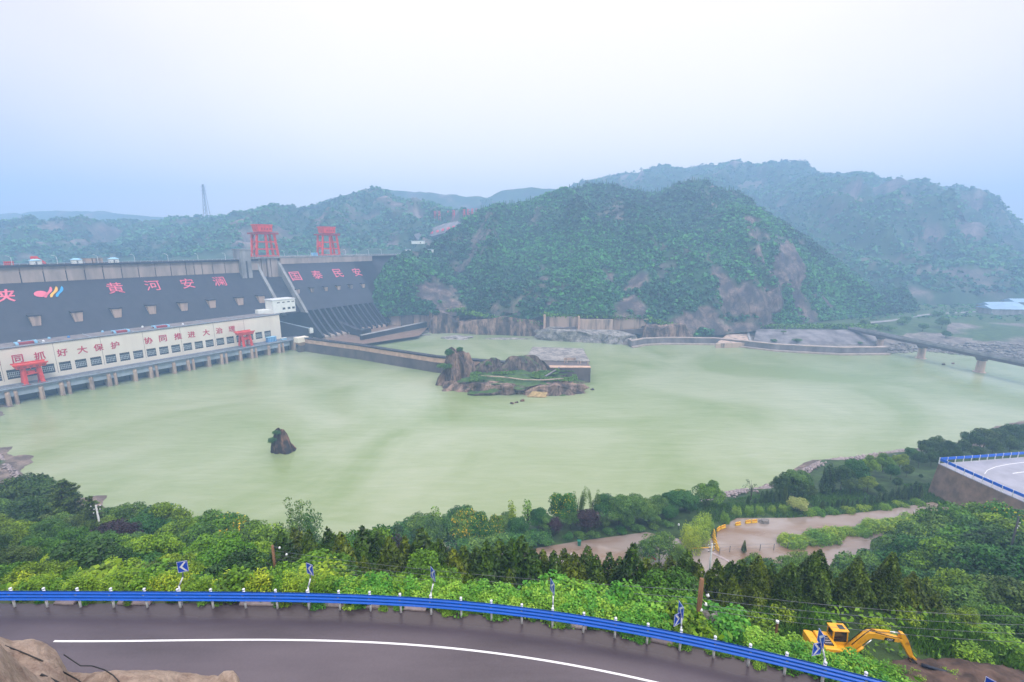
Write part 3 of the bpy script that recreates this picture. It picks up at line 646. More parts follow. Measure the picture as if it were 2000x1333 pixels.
# beige bands with dark joints
mb = MB(); mb.stz(-140, 183.9, -71.9, -71.2, 72.7, 83.8); js = [-140, -62, -40, -16, 8, 31.6, 43.8, 56.4, 67.3, 78.6, 90.6, 102.1, 114.1, 125.8, 137.7, 144.3, 150.9, 160, 171, 184]
for a, b in zip(js[:-1], js[1:]): mb.stz(a+.35, b-.35, -72, -70.4, 72.6, 83.9)
mb.build("parapet_band", "beige_concrete", dam)
mb = MB(); mb.stz(194, 202.5, -72, -70.4, 74.5, 83.9); mb.build("parapet_band", "beige_concrete", dam)
mb = MB(); js = [229.6, 262, 294, 330, 352]
for a, b in zip(js[:-1], js[1:]): mb.stz(a+.2, b-.2, -78.2, -75.6, 79.3, 85.7)
mb.build("parapet_band", "beige_concrete", dam)
mb = MB(); mb.stz(-140, 203, -92, -68.6, 84, 85.5); mb.build("crest_slab", "dam_dark", dam)
mb = MB(); mb.stz(203, 470, -94, -75.2, 85.9, 87.5); mb.build("crest_slab", "grey_concrete", dam)
mb = MB()
for s in np.arange(-100, 203, 4.0): mb.stz(s, s+.3, -69.2, -68.9, 85.5, 86.6)
mb.stz(-140, 203, -69.15, -68.95, 86.5, 86.75)
for s in np.arange(203, 420, 4.0): mb.stz(s, s+.3, -75.8, -75.5, 87.5, 88.6)
mb.stz(203, 420, -75.75, -75.55, 88.5, 88.75); mb.build("railing", "beam_blue", dam)
# square tower straddling the face
mb = MB(); mb.stz(184, 194, -80, -65.2, 67, 95); mb.build("pylon", "grey_concrete", dam)
mb = MB(); mb.stz(188.5, 190, -65.5, -65.05, 67, 84); mb.build("slot", "dam_dark", dam)
mb = MB(); mb.stz(183.4, 194.6, -80.6, -64.6, 95, 96); mb.build("cap", "grey_concrete", dam)
# chute with gates
mb = MB(); mb.prof([(face_t(30)-7, 30), (face_t(66)-7, 66), (-90, 66), (-90, 30)], 206, 227.5); mb.build("chute_floor", "dam_dark", dam)
mb = MB(); mb.prof([(face_t(30)+3, 30), (face_t(86)+1.5, 86), (-92, 86), (-92, 30)], 203, 206); mb.prof([(face_t(30)+3, 30), (face_t(86)+1.5, 86), (-92, 86), (-92, 30)], 227.2, 230); mb.build("chute_wall", "grey_concrete", dam)
mb = MB()
for a, b, q in ((206, 210.2, 67), (211.3, 215.5, 67), (216.3, 219, 64), (220, 226.8, 62)): mb.stz(a, b, -84, -79 + (2 if q < 66 else 0), q, 86)
mb.build("gate_pier", "beige_concrete", dam)
mb = MB(); mb.stz(206, 227, -88, -82, 62, 84); mb.build("gate", "beam_blue", dam)
mb = MB(); mb.stz(207.5, 213, -79, -73, 61, 66); mb.build("gate_box", "grey_concrete", dam)
# corbel blocks on the face
for k, s in enumerate([-38.6, -15.5, 7.6, 30.7, 53.3, 76.7, 99.7, 122.9, 145.6, 170, 190.3]):
    wd = 3.0; zb0, zt = 43.2, 50.2; tf = face_t(zb0)+.4
    mb = MB(); mb.hexa([D(s-wd*.75, tf, zb0), D(s-wd*.75, tf-8, zb0), D(s+wd*.75, tf-8, zb0), D(s+wd*.75, tf, zb0), D(s-wd, tf, zt), D(s-wd, tf-8, zt), D(s+wd, tf-8, zt), D(s+wd, tf, zt)])
    mb.build("corbel", "stained_concrete", dam)
    mb = MB(); mb.stz(s-wd-.5, s+wd+.5, face_t(51)-.2, tf+.5, 50.2, 51.0); mb.build("corbel_cap", "dam_dark", dam)
for s in [231.5, 248.4, 265.2, 281.7, 298.1, 316.1]:
    wd = 2.1; zb0, zt = 48.6, 53.2; tf = face_t(zb0)+.4
    mb = MB(); mb.hexa([D(s-wd*.7, tf, zb0), D(s-wd*.7, tf-6, zb0), D(s+wd*.7, tf-6, zb0), D(s+wd*.7, tf, zb0), D(s-wd, tf, zt), D(s-wd, tf-6, zt), D(s+wd, tf-6, zt), D(s+wd, tf, zt)])
    mb.build("corbel", "stained_concrete", dam)
    mb = MB(); mb.stz(s-wd-.4, s+wd+.4, face_t(54)-.2, tf+.4, 53.2, 54.0); mb.build("corbel_cap", "dam_dark", dam)
# spillway: piers between dark outlets, light toes
NR = 13
for k in range(NR):
    s = 230.5 + k*7.15
    th = 1.7 if k % 2 else 2.4
    mb = MB(); mb.prof([(face_t(31.5)-.02, 31.48), (face_t(20)+1.5, 20), (face_t(12)+5, 11.5), (-10.5 + 3*(k < 6), 7.2), (-12, 4), (-48.8, 4), (-48.8, 31.48)], s-th/2, s+th/2); mb.build("spillway_pier", "dam_face", dam)
    if k < NR-1:
        mb = MB(); mb.stz(s+th/2+.05, s+7.15-1.2, -48.6, -44, 9, 31.3); mb.build("outlet", "dam_dark", dam)
        mb = MB(); mb.prof([(-44, 12.5), (-30, 9.5), (-12 + 5*(k < 6), 6.3), (-12 + 5*(k < 6), 3), (-44, 3)], s+th/2+.05, s+7.15-1.25); mb.build("toe_slab", "stained_concrete" if k > 6 else "beige_concrete", dam)
# lettering on the face
fY_ = np.array(-NN*.86 + Z); fY_ = fY_/np.linalg.norm(fY_)
mb = MB()
for ch, s, z in (("黄", 83.0, 65.2), ("河", 108.6, 65.4), ("安", 135.0, 65.4), ("澜", 161.8, 65.6)): mb = MB(); write(mb, ch, D(s, face_t(z)+.15, z), U, fY_, 10.8, -.004); mb.build("character", "letter_pink", dam, label="pink character " + ch)
mb = MB()
for ch, s, z in (("国", 239.1, 66.2), ("泰", 265.1, 66.5), ("民", 292.7, 66.8), ("安", 319.5, 66.8)): mb = MB(); write(mb, ch, D(s, face_t(z)+.15, z), U, fY_, 12.0, -.004); mb.build("character", "letter_pink", dam, label="pink character " + ch)
mb = MB()
for ch, s in (("三", -22), ("门", 0.5), ("峡", 19.4)): mb = MB(); write(mb, ch, D(s, face_t(64.5)+.15, 64.5), U, fY_*.82 + U*.12, 13.5, .01); mb.build("character", "letter_pink", dam, label="large pink character " + ch)
# emblem: red ball and three S stripes
FN = np.cross(U, fY_)
def fpt(s, a): return D(s, face_t(64.6), 64.6) + fY_*a + FN*.2
mb = MB(); n_ = 36
mb.prism([fpt(38.9, -.8) + U*(3.6*math.cos(2*math.pi*k/n_)) + fY_*(2.8*math.sin(2*math.pi*k/n_)) for k in range(n_)], FN*.3)
mb.build("emblem_ball", "letter_pink", dam)
for q, mt in ((0, "letter_pink"), (1, "logo_yellow"), (2, "logo_blue")):
    L = []
    for k in range(15):
        a = k/14; y_ = -4.4 + 9.6*a; x_ = 42.6 + q*3.1 + 2.0*math.tanh((a-.42)*4.2) + .9*a; wdt = .18 + .85*math.sin(math.pi*min(1, a*.93+.07))**.6
        L.append((x_, y_, wdt))
    mb = MB(); mb.prism([fpt(x-wd, y) for x, y, wd in L] + [fpt(x+wd, y) for x, y, wd in L[::-1]], FN*.3); mb.build("emblem_stripe", mt, dam)

# things on the crest
def add_lamp(loc, label, proto=[None]):
    if proto[0] is None:
        t = thing("street_lamp", label, "street lamp", loc, "lamps along the dam crest"); proto[0] = t
        mb = MB(); mb.tube([(0, 0, 0), (0, 0, 5.2), (-.2*U[0]*3, -.2*U[1]*3, 6.0), (-1.6*U[0], -1.6*U[1], 6.6)], [.16, .12, .10, .08], 6); mb.build("pole", "white_paint", t, local=True)
        mb = MB(); mb.box((-2.0*U[0], -2.0*U[1], 6.65), (1.2, .45, .25), (U, NN, Z)); mb.build("lamp_head", "white_paint", t, local=True); return t
    return dup(proto[0], loc, label=label)
names = ["behind the red box at the left end", "between the first two white huts", "beside the beige block", "right of the third white hut", "above the character 河", "above the character 安", "left of the grey pylon", "right of the grey pylon", "just right of the nearer red gantry", "second right of the nearer red gantry", "just left of the farther red gantry", "right of the farther red gantry", "second right of the farther red gantry", "above the end of the beige band", "near the wooded hill"]
for s, nm in zip((28.8, 52.9, 76.8, 100.9, 125.1, 148.9, 172.7, 199, 236.1, 251.8, 267.2, 314.3, 329.9, 348.8, 369.3), names):
    lo = s < 203; add_lamp(D(s, -71 if lo else -78, 85.5 if lo else 87.5), "slender white lamp post on the dam crest, " + nm)
def hut(s0, s1, label, proto=[None]):
    c = D((s0+s1)/2, -74, 85.5)
    if proto[0] is None:
        t = thing("crest_hut", label, "hut", c, "white huts on the dam crest"); proto[0] = t
        hw = (s1-s0)/2
        mb = MB(); mb.box((0, 0, 1.5), (2*hw, 4, 3.0), (U, NN, Z)); mb.build("wall", "white_wall", t, local=True)
        a = [np.array(U)*x + NN*y for x, y in ((-hw-.5, 2.6), (hw+.5, 2.6), (hw+.5, -2.6), (-hw-.5, -2.6))]
        mb = MB(); mb.hexa([p+Z*3.0 for p in a] + [p*.35+Z*4.1 for p in a]); mb.build("roof", "pale_blue_paint", t, local=True)
        mb = MB(); mb.box(NN*2.02 + Z*1.1, (1, .1, 2), (U, NN, Z)); mb.build("door", "deck_grey", t, local=True); return t
    return dup(proto[0], c, label=label)
hut(38.5, 44.7, "white hut on the dam crest in front of the red crane boom"); hut(61.6, 67.6, "white hut on the dam crest just left of the beige block"); hut(84.4, 90.6, "white hut on the dam crest just right of the beige block")
t = thing("mobile_crane", "red crane cab and angled boom behind a white hut on the dam crest", "crane", D(44, -84, 85.5))
mb = MB(); mb.stz(41, 44.5, -86, -82, 86, 91.4); mb.build("cab", "crane_red", t)
mb = MB(); mb.bar(D(44, -84, 90.5), D(48.5, -84, 85.7), 1.6); mb.build("boom", "crane_red", t)
mb = MB(); mb.stz(40, 47, -86.5, -81.5, 85.5, 86); mb.build("chassis", "crane_dark", t)
t = thing("container", "low red steel box with ribs at the left end of the dam crest", "container", D(27.6, -74, 85.5))
mb = MB(); mb.stz(25.2, 30, -75.5, -72.5, 85.6, 88.2); mb.build("body", "crane_red", t)
mb = MB(); [mb.stz(25.4+k*.9, 25.7+k*.9, -72.5, -72.3, 85.6, 88.2) for k in range(5)]; mb.build("rib", "crane_dark", t)
t = thing("concrete_block", "low beige concrete blocks between two white huts on the crest", "block", D(76, -84, 85.5))
mb = MB(); mb.stz(70.1, 75.6, -87, -82, 85.5, 89); mb.stz(76.4, 82.6, -87, -82, 85.5, 88.9); mb.build("body", "stained_concrete", t); mb = MB(); mb.stz(70, 82.8, -87.2, -81.8, 89, 89.3); mb.build("cap", "grey_concrete", t)
t = thing("container", "blue site container on the crest left of the farther red gantry", "container", D(277, -84, 87.5))
mb = MB(); mb.stz(273, 279, -86, -82, 87.5, 91); mb.build("body", "pale_blue_paint", t); mb = MB(); [mb.stz(273.3+k*1.1, 273.6+k*1.1, -82, -81.8, 87.5, 91) for k in range(5)]; mb.build("rib", "blue_paint", t)
# red gantry hoists
def gantry(s, label, ladder):
    t = thing("gantry_crane", label, "gantry crane", D(s, -80, 87.5), "red gantry hoists on the dam crest")
    hw0, hw1, t0, t1 = 11.5, 9.8, -88, -78
    for a in (-1, 1):
        for q in (t0, t1):
            mb = MB(); mb.bar(D(s+a*hw0, q, 87.6), D(s+a*hw1*.93, q, 111), 1.9, 1.9); mb.build("leg", "crane_red", t)
    mb = MB(); mb.bar(D(s, t1, 87.6), D(s, t1, 111), 2.6, 1.6); mb.build("mast", "crane_red", t)
    mb = MB()
    for z, k in ((88.4, hw0), (95.5, 10.9), (103, 10.3)):
        for q in (t0, t1): mb.bar(D(s-k, q, z), D(s+k, q, z), 1.1, 1.2)
        for a in (-1, 1): mb.bar(D(s+a*k, t0, z), D(s+a*k, t1, z), .9, 1.)
    mb.build("cross_beam", "crane_red", t)
    mb = MB(); mb.stz(s-13, s+13, -90, -76, 110.8, 112.6); mb.build("platform", "crane_dark", t)
    mb = MB()
    for x in np.arange(s-12.8, s+12.9, 2.13): mb.stz(x, x+.15, -76.3, -76.15, 112.6, 113.7)
    mb.stz(s-12.8, s+12.9, -76.3, -76.15, 113.6, 113.8); mb.build("railing", "crane_red", t)
    mb = MB(); mb.hexa([D(s-7, -77, 113.5), D(s-7, -89, 113.5), D(s+7, -89, 113.5), D(s+7, -77, 113.5), D(s-8.3, -77, 120), D(s-8.3, -89, 120), D(s+7.6, -89, 120), D(s+7.6, -77, 120)]); h_ = mb.build("machine_house", "crane_red", t)
    for k in range(4):
        mb = MB(); mb.stz(s-4.4+k*2.9, s-3.2+k*2.9, -77.2, -76.7, 115.4, 117.4); mb.build("window", "crane_dark", h_)
    mb = MB(); mb.stz(s-8.8, s+8.1, -89.5, -76.5, 120, 121); mb.build("roof", "crane_red", h_)
    mb = MB(); mb.stz(s-5, s+5, -86, -79, 112.6, 113.5); mb.build("trolley", "crane_dark", t)
    mb = MB()
    if ladder:
        for k in range(3): mb.bar(D(s-12.5, -77, 89+k*7.3), D(s-10.5, -84, 92.6+k*7.3), .8, .5); mb.bar(D(s-10.5, -84, 92.6+k*7.3), D(s-12, -77, 96.2+k*7.3), .8, .5)
    else: mb.stz(s-14.5, s-11.5, -83, -79, 97, 103); mb.stz(s-14.2, s-11.8, -82.5, -79.5, 103, 104)
    mb.build("stair" if ladder else "cab", "crane_dark" if ladder else "crane_red", t)
gantry(218, "taller red gantry hoist on the dam crest, above the gated chute", True)
gantry(294, "red gantry hoist on the dam crest above 泰 and 民, with a side cab", False)

# ------------------------------------------------------------------ power station
ps = thing("power_station", "long cream power station at the dam foot with a red slogan", "power station", D(80, -15, 0))
TW, ZR, ZD = -15.0, 34.6, 10.6
mb = MB(); mb.stz(-60, 190, -37, TW-.6, 4, 33.7); mb.build("core", "window_dark", ps)
WS = [7.7 + 25*k + q for k in range(-3, 7) for q in (0, 8.25, 16.5)]
mb = MB(); mb.stz(-60, 190, TW-.6, TW, 20.05, 33.9); mb.stz(-60, 190, TW-.6, TW, ZD-.3, 13.7)
edges = [-60] + sum([[a, a+6.1] for a in WS if a > -58], []) + [190]
for a, b in zip(edges[0::2], edges[1::2]): mb.stz(a, b, TW-.6, TW, 13.7, 20.05)
mb.stz(189.4, 190, -37, TW-.62, ZD-.3, 33.9)
mb.build("wall", "cream_paint", ps)
mb = MB(); [mb.stz(a-.12, a+.12, TW, TW+.06, 13.0, 33.8) for a in (-18.5, 6, 31.6, 56.6, 81.8, 106.8, 131.8, 156.8)]; mb.build("joint", "beige_concrete", ps)
mb = MB(); mb.stz(-60, 190.5, -37.6, TW+.4, 33.9, 34.6); mb.build("roof", "roof_grey", ps)
mb = MB(); mb.stz(-60, 190.6, TW+.05, TW+.5, 34.6, 35.0); mb.stz(190.1, 190.6, -37.6, TW+.05, 34.6, 35.0); [mb.stz(a, a+.4, -37, TW+.05, 34.6, 34.95) for a in (27, 52, 77, 102, 127, 152, 177)]; mb.build("parapet", "beam_blue", ps)
for a in WS:
    if a < -10: continue
    mb = MB()
    for z in (15.2, 16.6, 18.0): mb.stz(a+.1, a+6.0, TW-.45, TW-.35, z, z+.22)
    for k in range(1, 7): mb.stz(a+k*.87-.1, a+k*.87+.1, TW-.46, TW-.34, 14.9 if k % 2 else 15.2, 18.2)
    f_ = mb.build("window", "lattice", ps)
    mb = MB(); mb.stz(a, a+6.1, TW-.58, TW-.52, 13.72, 20.0); mb.build("pane", "window_dark", f_)
mb = MB(); sl1 = [(3.5, "共"), (14.0, "同"), (24.3, "抓"), (35.5, "好"), (46.0, "大"), (54.9, "保"), (64.4, "护"), (84.9, "协"), (94.5, "同"), (104.9, "推"), (114.6, "进"), (125.7, "大"), (135.9, "治"), (146.2, "理")]
for s, ch in sl1: mb = MB(); [write(mb, ch, D(s+a_, TW+.05, 26.7+b_), U, Z, 5.2, .0, .12+c_) for a_, b_, c_ in ((-.09, -.07, 0), (.09, -.07, .01), (.09, .07, .02), (-.09, .07, .03))]; mb.build("character", "letter_red", ps, label="red character " + ch)
for k, (a, b) in enumerate(((15.7, 24.9), (66.7, 75.4), (92.0, 101.4))):
    mb = MB(); mb.stz(a, b, -25.5, -20.5, 34.6, 35.9); h_ = mb.build("roof_light", "crane_dark", ps, label="rusty brown roof light in a pale blue frame")
    mb = MB(); mb.stz(a-.6, b+.6, -26.2, -25.6, 35.3, 36.3); mb.stz(a-.6, a+.7, -25.5, -20.2, 35.9, 36.3); mb.stz(b-.7, b+.6, -25.5, -20.2, 35.9, 36.3); mb.stz(a-.6, a+.9, -20.4, -19.4, 34.7, 36); mb.stz(b-.9, b+.6, -20.4, -19.4, 34.7, 36); mb.build("frame", "pale_blue_paint", h_)
for s, tt, mt in ((42.5, -27, "blue_paint"), (33.5, -33, "pale_blue_paint"), (28.5, -21, "white_paint"), (19, -35, "white_paint"), (63, -34, "pale_blue_paint"), (112, -22, "white_paint"), (88, -34, "white_paint")):
    mb = MB(); mb.tube([D(s, tt, 34.6), D(s, tt, 35.6), D(s, tt, 36.0)], [.8, .8, .3], 10); mb.build("roof_vent", mt, ps)
# deck on piers
mb = MB(); mb.stz(-60, 205, TW, .2, 9.6, ZD); mb.build("deck", "deck_grey", ps)
mb = MB(); mb.stz(-60, 205, -.15, .35, ZD, ZD+.55)
mb.stz(-60, 205, -.02, .12, ZD+1.2, ZD+1.35)
for s in np.arange(-58, 205, 3.1): mb.stz(s, s+.15, -.02, .12, ZD+.5, ZD+1.3)
mb.stz(-60, 189, -13.2, -12.9, ZD, ZD+.35); mb.build("deck_railing", "beam_blue", ps)
mb = MB(); mb.stz(-60, 190, -2.2, -1.2, 5.4, 9.6); mb.build("deck_beam", "beam_blue", ps)
mb = MB(); mb.stz(-60, 205, -9.5, -9, -2, 9.5); mb.build("back_wall", "window_dark", ps)
PS_ = []
for k in range(-2, 8):
    PS_ += [(6.3+25*k-1.9, 2.3), (6.3+25*k+1.7, 1.7), (19.6+25*k, 2.3)]
for s, wd in PS_:
    mb = MB(); mb.prism([D(s-wd/2, -9, -3), D(s-wd/2, -.4, -3), D(s, .9, -3), D(s+wd/2, -.4, -3), D(s+wd/2, -9, -3)], Z*10.6)
    b0 = len(mb.v); mb.add([D(s-wd/2, -9, 7.6), D(s-wd/2, -.4, 7.6), D(s, .9, 7.6), D(s+wd/2, -.4, 7.6), D(s+wd/2, -9, 7.6), D(s-wd/2, -9, 9.6), D(s-wd/2, -1.2, 9.6), D(s, -.9, 9.6), D(s+wd/2, -1.2, 9.6), D(s+wd/2, -9, 9.6)], [(0, 1, 6, 5), (1, 2, 7, 6), (2, 3, 8, 7), (3, 4, 9, 8)])
    mb.build("pier", "pier_beige", ps)
mb = MB(); mb.stz(190.6, 205, -30, -9, -2, 9.4); mb.build("abutment", "dam_dark", ps)
# red deck cranes
def deck_crane(s, hw, label, hook):
    t = thing("deck_crane", label, "gantry crane", D(s, -6, ZD), "small red gantries on the power station deck")
    for a in (-1, 1):
        mb = MB(); mb.bar(D(s+a*hw*.52, -2.0, ZD+.6), D(s+a*hw*.46, -4.5, ZD+11.2), 1.7, 1.5); mb.build("leg", "crane_red", t)
        mb = MB(); mb.bar(D(s+a*hw*.52, -10.5, ZD+.6), D(s+a*hw*.46, -8, ZD+11.2), 1.5, 1.5); mb.build("leg", "crane_red", t)
        mb = MB(); mb.stz(s+a*hw*.52-1.9, s+a*hw*.52+1.9, -2.8, -1.3, ZD+.05, ZD+.75); mb.build("bogie", "crane_dark", t)
    mb = MB(); mb.hexa([D(s-hw*.9, -2.6, ZD+11.1), D(s-hw*.9, -9.8, ZD+11.1), D(s+hw*.9, -9.8, ZD+11.1), D(s+hw*.9, -2.6, ZD+11.1), D(s-hw, -2.2, ZD+13.2), D(s-hw, -10.2, ZD+13.2), D(s+hw, -10.2, ZD+13.2), D(s+hw, -2.2, ZD+13.2)]); g_ = mb.build("girder", "crane_red", t)
    mb = MB(); mb.stz(s-hw-.5, s+hw+.5, -1.9, -1.7, ZD+13.2, ZD+14.1); mb.stz(s-hw-.5, s+hw+.5, -10.6, -10.4, ZD+13.2, ZD+14.1); mb.build("railing", "crane_red", g_)
    for k in range(5 if hw > 7 else 0):
        x = s - hw*.75 + k*hw*.375; mb = MB(); mb.stz(x-.7, x+.7, -2.65, -2.2, ZD+11.7, ZD+12.5); mb.build("opening", "crane_dark", g_)
    mb = MB(); mb.stz(s-2, s+1.6, -7.5, -4.5, ZD+6.6, ZD+8.8); mb.tube([D(s, -6, ZD+8.8), D(s, -6, ZD+11.2)], .25, 6); mb.build("hoist", "crane_red", t)
    mb = MB(); mb.bar(D(s-hw*.5, -3.2, ZD+6.5), D(s+hw*.5, -3.2, ZD+7.6), .5); mb.bar(D(s-hw*.48, -8.8, ZD+6), D(s+hw*.48, -8.8, ZD+6), .9); mb.build("tie_beam", "crane_red", t)
    mb = MB(); mb.bar(D(s+hw*.2, -2.5, ZD+.3), D(s+hw*.42, -3.3, ZD+6.8), .45); mb.build("ladder", "crane_dark", t)
deck_crane(17.6, 7.6, "red travelling gantry on the power station deck under the character 抓, near the left edge", True)
deck_crane(152.5, 6.6, "red travelling gantry on the power station deck beside the blue box, right end", True)
t = thing("storage_box", "bright blue site box on the deck beside the right red gantry", "box", D(176, -7, ZD))
mb = MB(); mb.stz(172, 180, -9.5, -5.5, ZD+.1, ZD+4.6); mb.build("body", "blue_paint", t); mb = MB(); [mb.stz(172.6+k*1.5, 173.2+k*1.5, -5.5, -5.35, ZD+.5, ZD+4.2) for k in range(5)]; mb.build("rib", "pale_blue_paint", t); mb = MB(); mb.stz(171.7, 180.3, -9.8, -5.2, ZD+4.6, ZD+4.9); mb.build("lid", "pale_blue_paint", t)
t = thing("storage_box", "low pale blue cabinet on the deck right of the bright blue box", "box", D(187, -6, ZD))
mb = MB(); mb.stz(184.5, 189.5, -7.5, -4.8, ZD+.1, ZD+1.9); mb.build("body", "pale_blue_paint", t); mb = MB(); mb.stz(184.3, 189.7, -7.7, -4.6, ZD+1.9, ZD+2.2); mb.build("lid", "white_paint", t)
# white control house
t = thing("control_house", "white flat roofed control house above the right end of the power station", "building", D(199, -26, 34.6))
mb = MB(); mb.stz(187.5, 210, -34, -20, 36, 47.2); mb.hexa([D(178.5, -31, 34.7), D(178.5, -37, 34.7), D(187.4, -37, 34.7), D(187.4, -20.5, 34.7), D(178.5, -31, 38.2), D(178.5, -37, 38.2), D(187.4, -37, 38.2), D(187.4, -20.5, 38.2)]); mb.stz(187.5, 210, -31, -20.02, 34.7, 36); mb.build("wall", "white_wall", t)
mb = MB(); mb.stz(187, 210.5, -34.5, -19.6, 47.2, 48); mb.build("roof", "white_paint", t)
for k, s in enumerate((191.8, 196.8, 202, 206.5)):
    mb = MB(); mb.stz(s, s+2.6, -20.1, -19.9, 44.4, 45.3); mb.build("window", "window_dark", t)
    if k: 
        mb = MB(); mb.stz(s, s+2.6, -20.1, -19.9, 37.6, 39.6); mb.build("window", "window_dark", t)
# stair house and ramp right of the power station
mb = MB(); mb.prism([D(191, -33, 10), D(191, -12, 10), D(204, -6, 10), D(204, -33, 10)], Z*1.0); o_ = mb
t = thing("ramp_building", "grey sloping gallery roof with blue edge descending beside the cream station", "gallery", D(205, -26, 10))
mb = MB(); mb.hexa([D(192, -36, 4), D(192, -30, 4), D(226, -20, 4), D(228, -27, 4), D(192, -36, 27), D(192, -30, 27), D(226, -20, 13), D(228, -27, 13)]); mb.build("wall", "dam_face", t)
mb = MB(); mb.hexa([D(191.5, -36.4, 27.1), D(191.5, -29.4, 27.1), D(226.5, -19.4, 13.1), D(228.5, -27.4, 13.1), D(191.5, -36.4, 27.9), D(191.5, -29.4, 27.9), D(226.5, -19.4, 13.9), D(228.5, -27.4, 13.9)]); mb.build("roof", "beam_blue", t)
mb = MB(); mb.stz(222.5, 226, -22, -18.6, 10, 15.2); mb.build("stair_hut", "white_wall", t)

# ------------------------------------------------------------------ guide wall, end block, sill, training wall
def path_wall(name, mat, pts, z0, z1, th, parent):
    mb = MB(); path = []
    for i, p in enumerate(pts):
        a = np.array(pts[max(i-1, 0)]); b = np.array(pts[min(i+1, len(pts)-1)]); tg = b-a; tg = tg/np.linalg.norm(tg); path.append(((p[0], p[1], 0), (tg[1], -tg[0], 0), Z))
    zz0 = z0 if hasattr(z0, '__len__') else [z0]*len(pts); zz1 = z1 if hasattr(z1, '__len__') else [z1]*len(pts)
    vs, fs = [], []
    for (p, a, b), u0, u1 in zip(path, zz0, zz1):
        p, a = np.array(p), np.array(a); vs += [p + a*th[0] + Z*u0, p + a*th[0] + Z*u1, p + a*th[1] + Z*u1, p + a*th[1] + Z*u0]
    for i in range(len(pts)-1):
        for k in range(4): fs.append((i*4+k, i*4+(k+1) % 4, i*4+4+(k+1) % 4, i*4+4+k))
    fs += [(3, 2, 1, 0), tuple((len(pts)-1)*4+k for k in range(4))]
    mb.add(vs, fs); return mb.build(name, mat, parent)
gw = thing("guide_wall", "long dark guide wall with salmon coping running from the power station to the rock island", "wall", (-120, 385, 0))
gp = [(-206, 432), (-196, 424.5), (-170, 411.5), (-136, 395), (-100, 374), (-61, 352), (-30, 341.5), (0, 333), (20, 329)]
path_wall("wall", "dark_wall", gp, -3, 12.2, (-2.8, 1.2), gw)
path_wall("coping", "pink_coping", gp, 8.6, 12.3, (-2.6, 1.45), gw)
path_wall("walkway", "dam_dark", gp, 12.35, 13.4, (-3.2, 1.8), gw)
mb = MB(); [mb.box((np.interp(k, range(len(gp)), [p[0] for p in gp]), np.interp(k, range(len(gp)), [p[1] for p in gp])-1.7, 13.9), (.25, .25, 1.0)) for k in np.arange(0, 7.8, .12)]; mb.build("railing", "deck_grey", gw)
t = thing("wall_bastion", "cream hopper shaped balcony where the guide wall meets the deck", "balcony", (-200, 425, 0))
c = np.array((-200.5, 424.0, 0)); 
mb = MB(); mb.box(c+Z*12.0, (11, 7, 4.6), (U, NN, Z)); mb.build("parapet", "cream_paint", t)
mb = MB(); q = [np.array(U)*x+NN*y for x, y in ((-5.5, 3.5), (5.5, 3.5), (5.5, -3.5), (-5.5, -3.5))]; mb.hexa([c+p*.45+Z*6.2 for p in q]+[c+p+Z*9.7 for p in q]); mb.build("hopper", "pink_coping", t)
mb = MB(); mb.box(c+Z*1.8-NN*.5, (7, 4, 9), (U, NN, Z)); mb.build("shaft", "dark_wall", t)
eb = thing("pier_block", "massive brown concrete block ending the rock island, broken grey paving on top", "pier block", (44, 340, 0))
mb = MB(); mb.hexa([(28, 324, -3), (58, 324, -3), (60, 362, -3), (22, 362, -3), (28, 324, 11.2), (58, 324, 11.2), (60, 362, 11.4), (22, 362, 11.4)]); mb.build("body", "dark_wall", eb)
mb = MB(); mb.hexa([(10, 345, 11.45), (60.2, 340, 11.45), (62, 385, 11.45), (18, 392, 11.45), (10, 345, 12.0), (60, 340, 12.2), (61, 384, 12.3), (19, 391, 12.2)]); mb.build("paving", "rock_pale", eb)
mb = MB(); mb.hexa([(27.9, 323.9, 11.25), (58.1, 323.9, 11.25), (58.3, 328, 11.25), (27.9, 330, 11.25), (27.9, 323.9, 11.7), (58.1, 323.9, 11.7), (58.3, 328, 11.7), (27.9, 330, 11.7)]); mb.build("edge_beam", "pink_coping", eb)
mb = MB(); [mb.box((x, y, 12.9), (.5, .5, 2.2)) for x, y in ((40, 336), (42, 336.3), (50, 334), (52, 333.5), (57, 331), (48, 341))]; mb.box((45, 343, 12.9), (9, .6, 2.4)); mb.build("bollard", "stained_concrete", eb)
t = thing("sill_wall", "long low dark sill closing the stilling basin below the spillway", "wall", D(300, 15, 0))
a0, a1 = atz(705, 664, 4), atz(842, 634, 6)
mb = MB(); mb.bar(a0, a1, 3.5, 9); mb.build("wall", "dam_dark", t); mb = MB(); mb.bar(a0+Z*4.6, a1+Z*4.6, 4.2, .5); mb.build("coping", "grey_concrete", t)
MB().add([D(225, -25, 4.2), D(240, 45, 3.6), D(300, 60, 3.6), tuple(atz(842, 634, 4.2)), D(345, -8, 4.4), D(325, -25, 4.5)], [(0, 1, 2, 3, 4, 5)]).build("basin_water", "wet_mud", kind="structure")
t = thing("divider_wall", "dark stepped divider wall standing in the middle of the spillway apron", "wall", D(262, -8, 0))
mb = MB(); mb.hexa([D(261, -28, 3), D(261, 9, 3), D(265, 9, 3), D(265, -28, 3), D(261, -28, 17), D(261, 9, 10), D(265, 9, 10), D(265, -28, 17)]); mb.build("wall", "dam_face", t)
mb = MB(); mb.hexa([D(259.5, 9.1, 3), D(259.5, 16, 3), D(272, 16, 3), D(272, 9.1, 3), D(259.5, 9.1, 11.5), D(259.5, 16, 11.5), D(272, 16, 11.5), D(272, 9.1, 11.5)]); mb.build("end_block", "dam_dark", t)
tw = thing("training_wall", "stepped beige training wall between the spillway and the wooded hill", "wall", D(330, 0, 0))
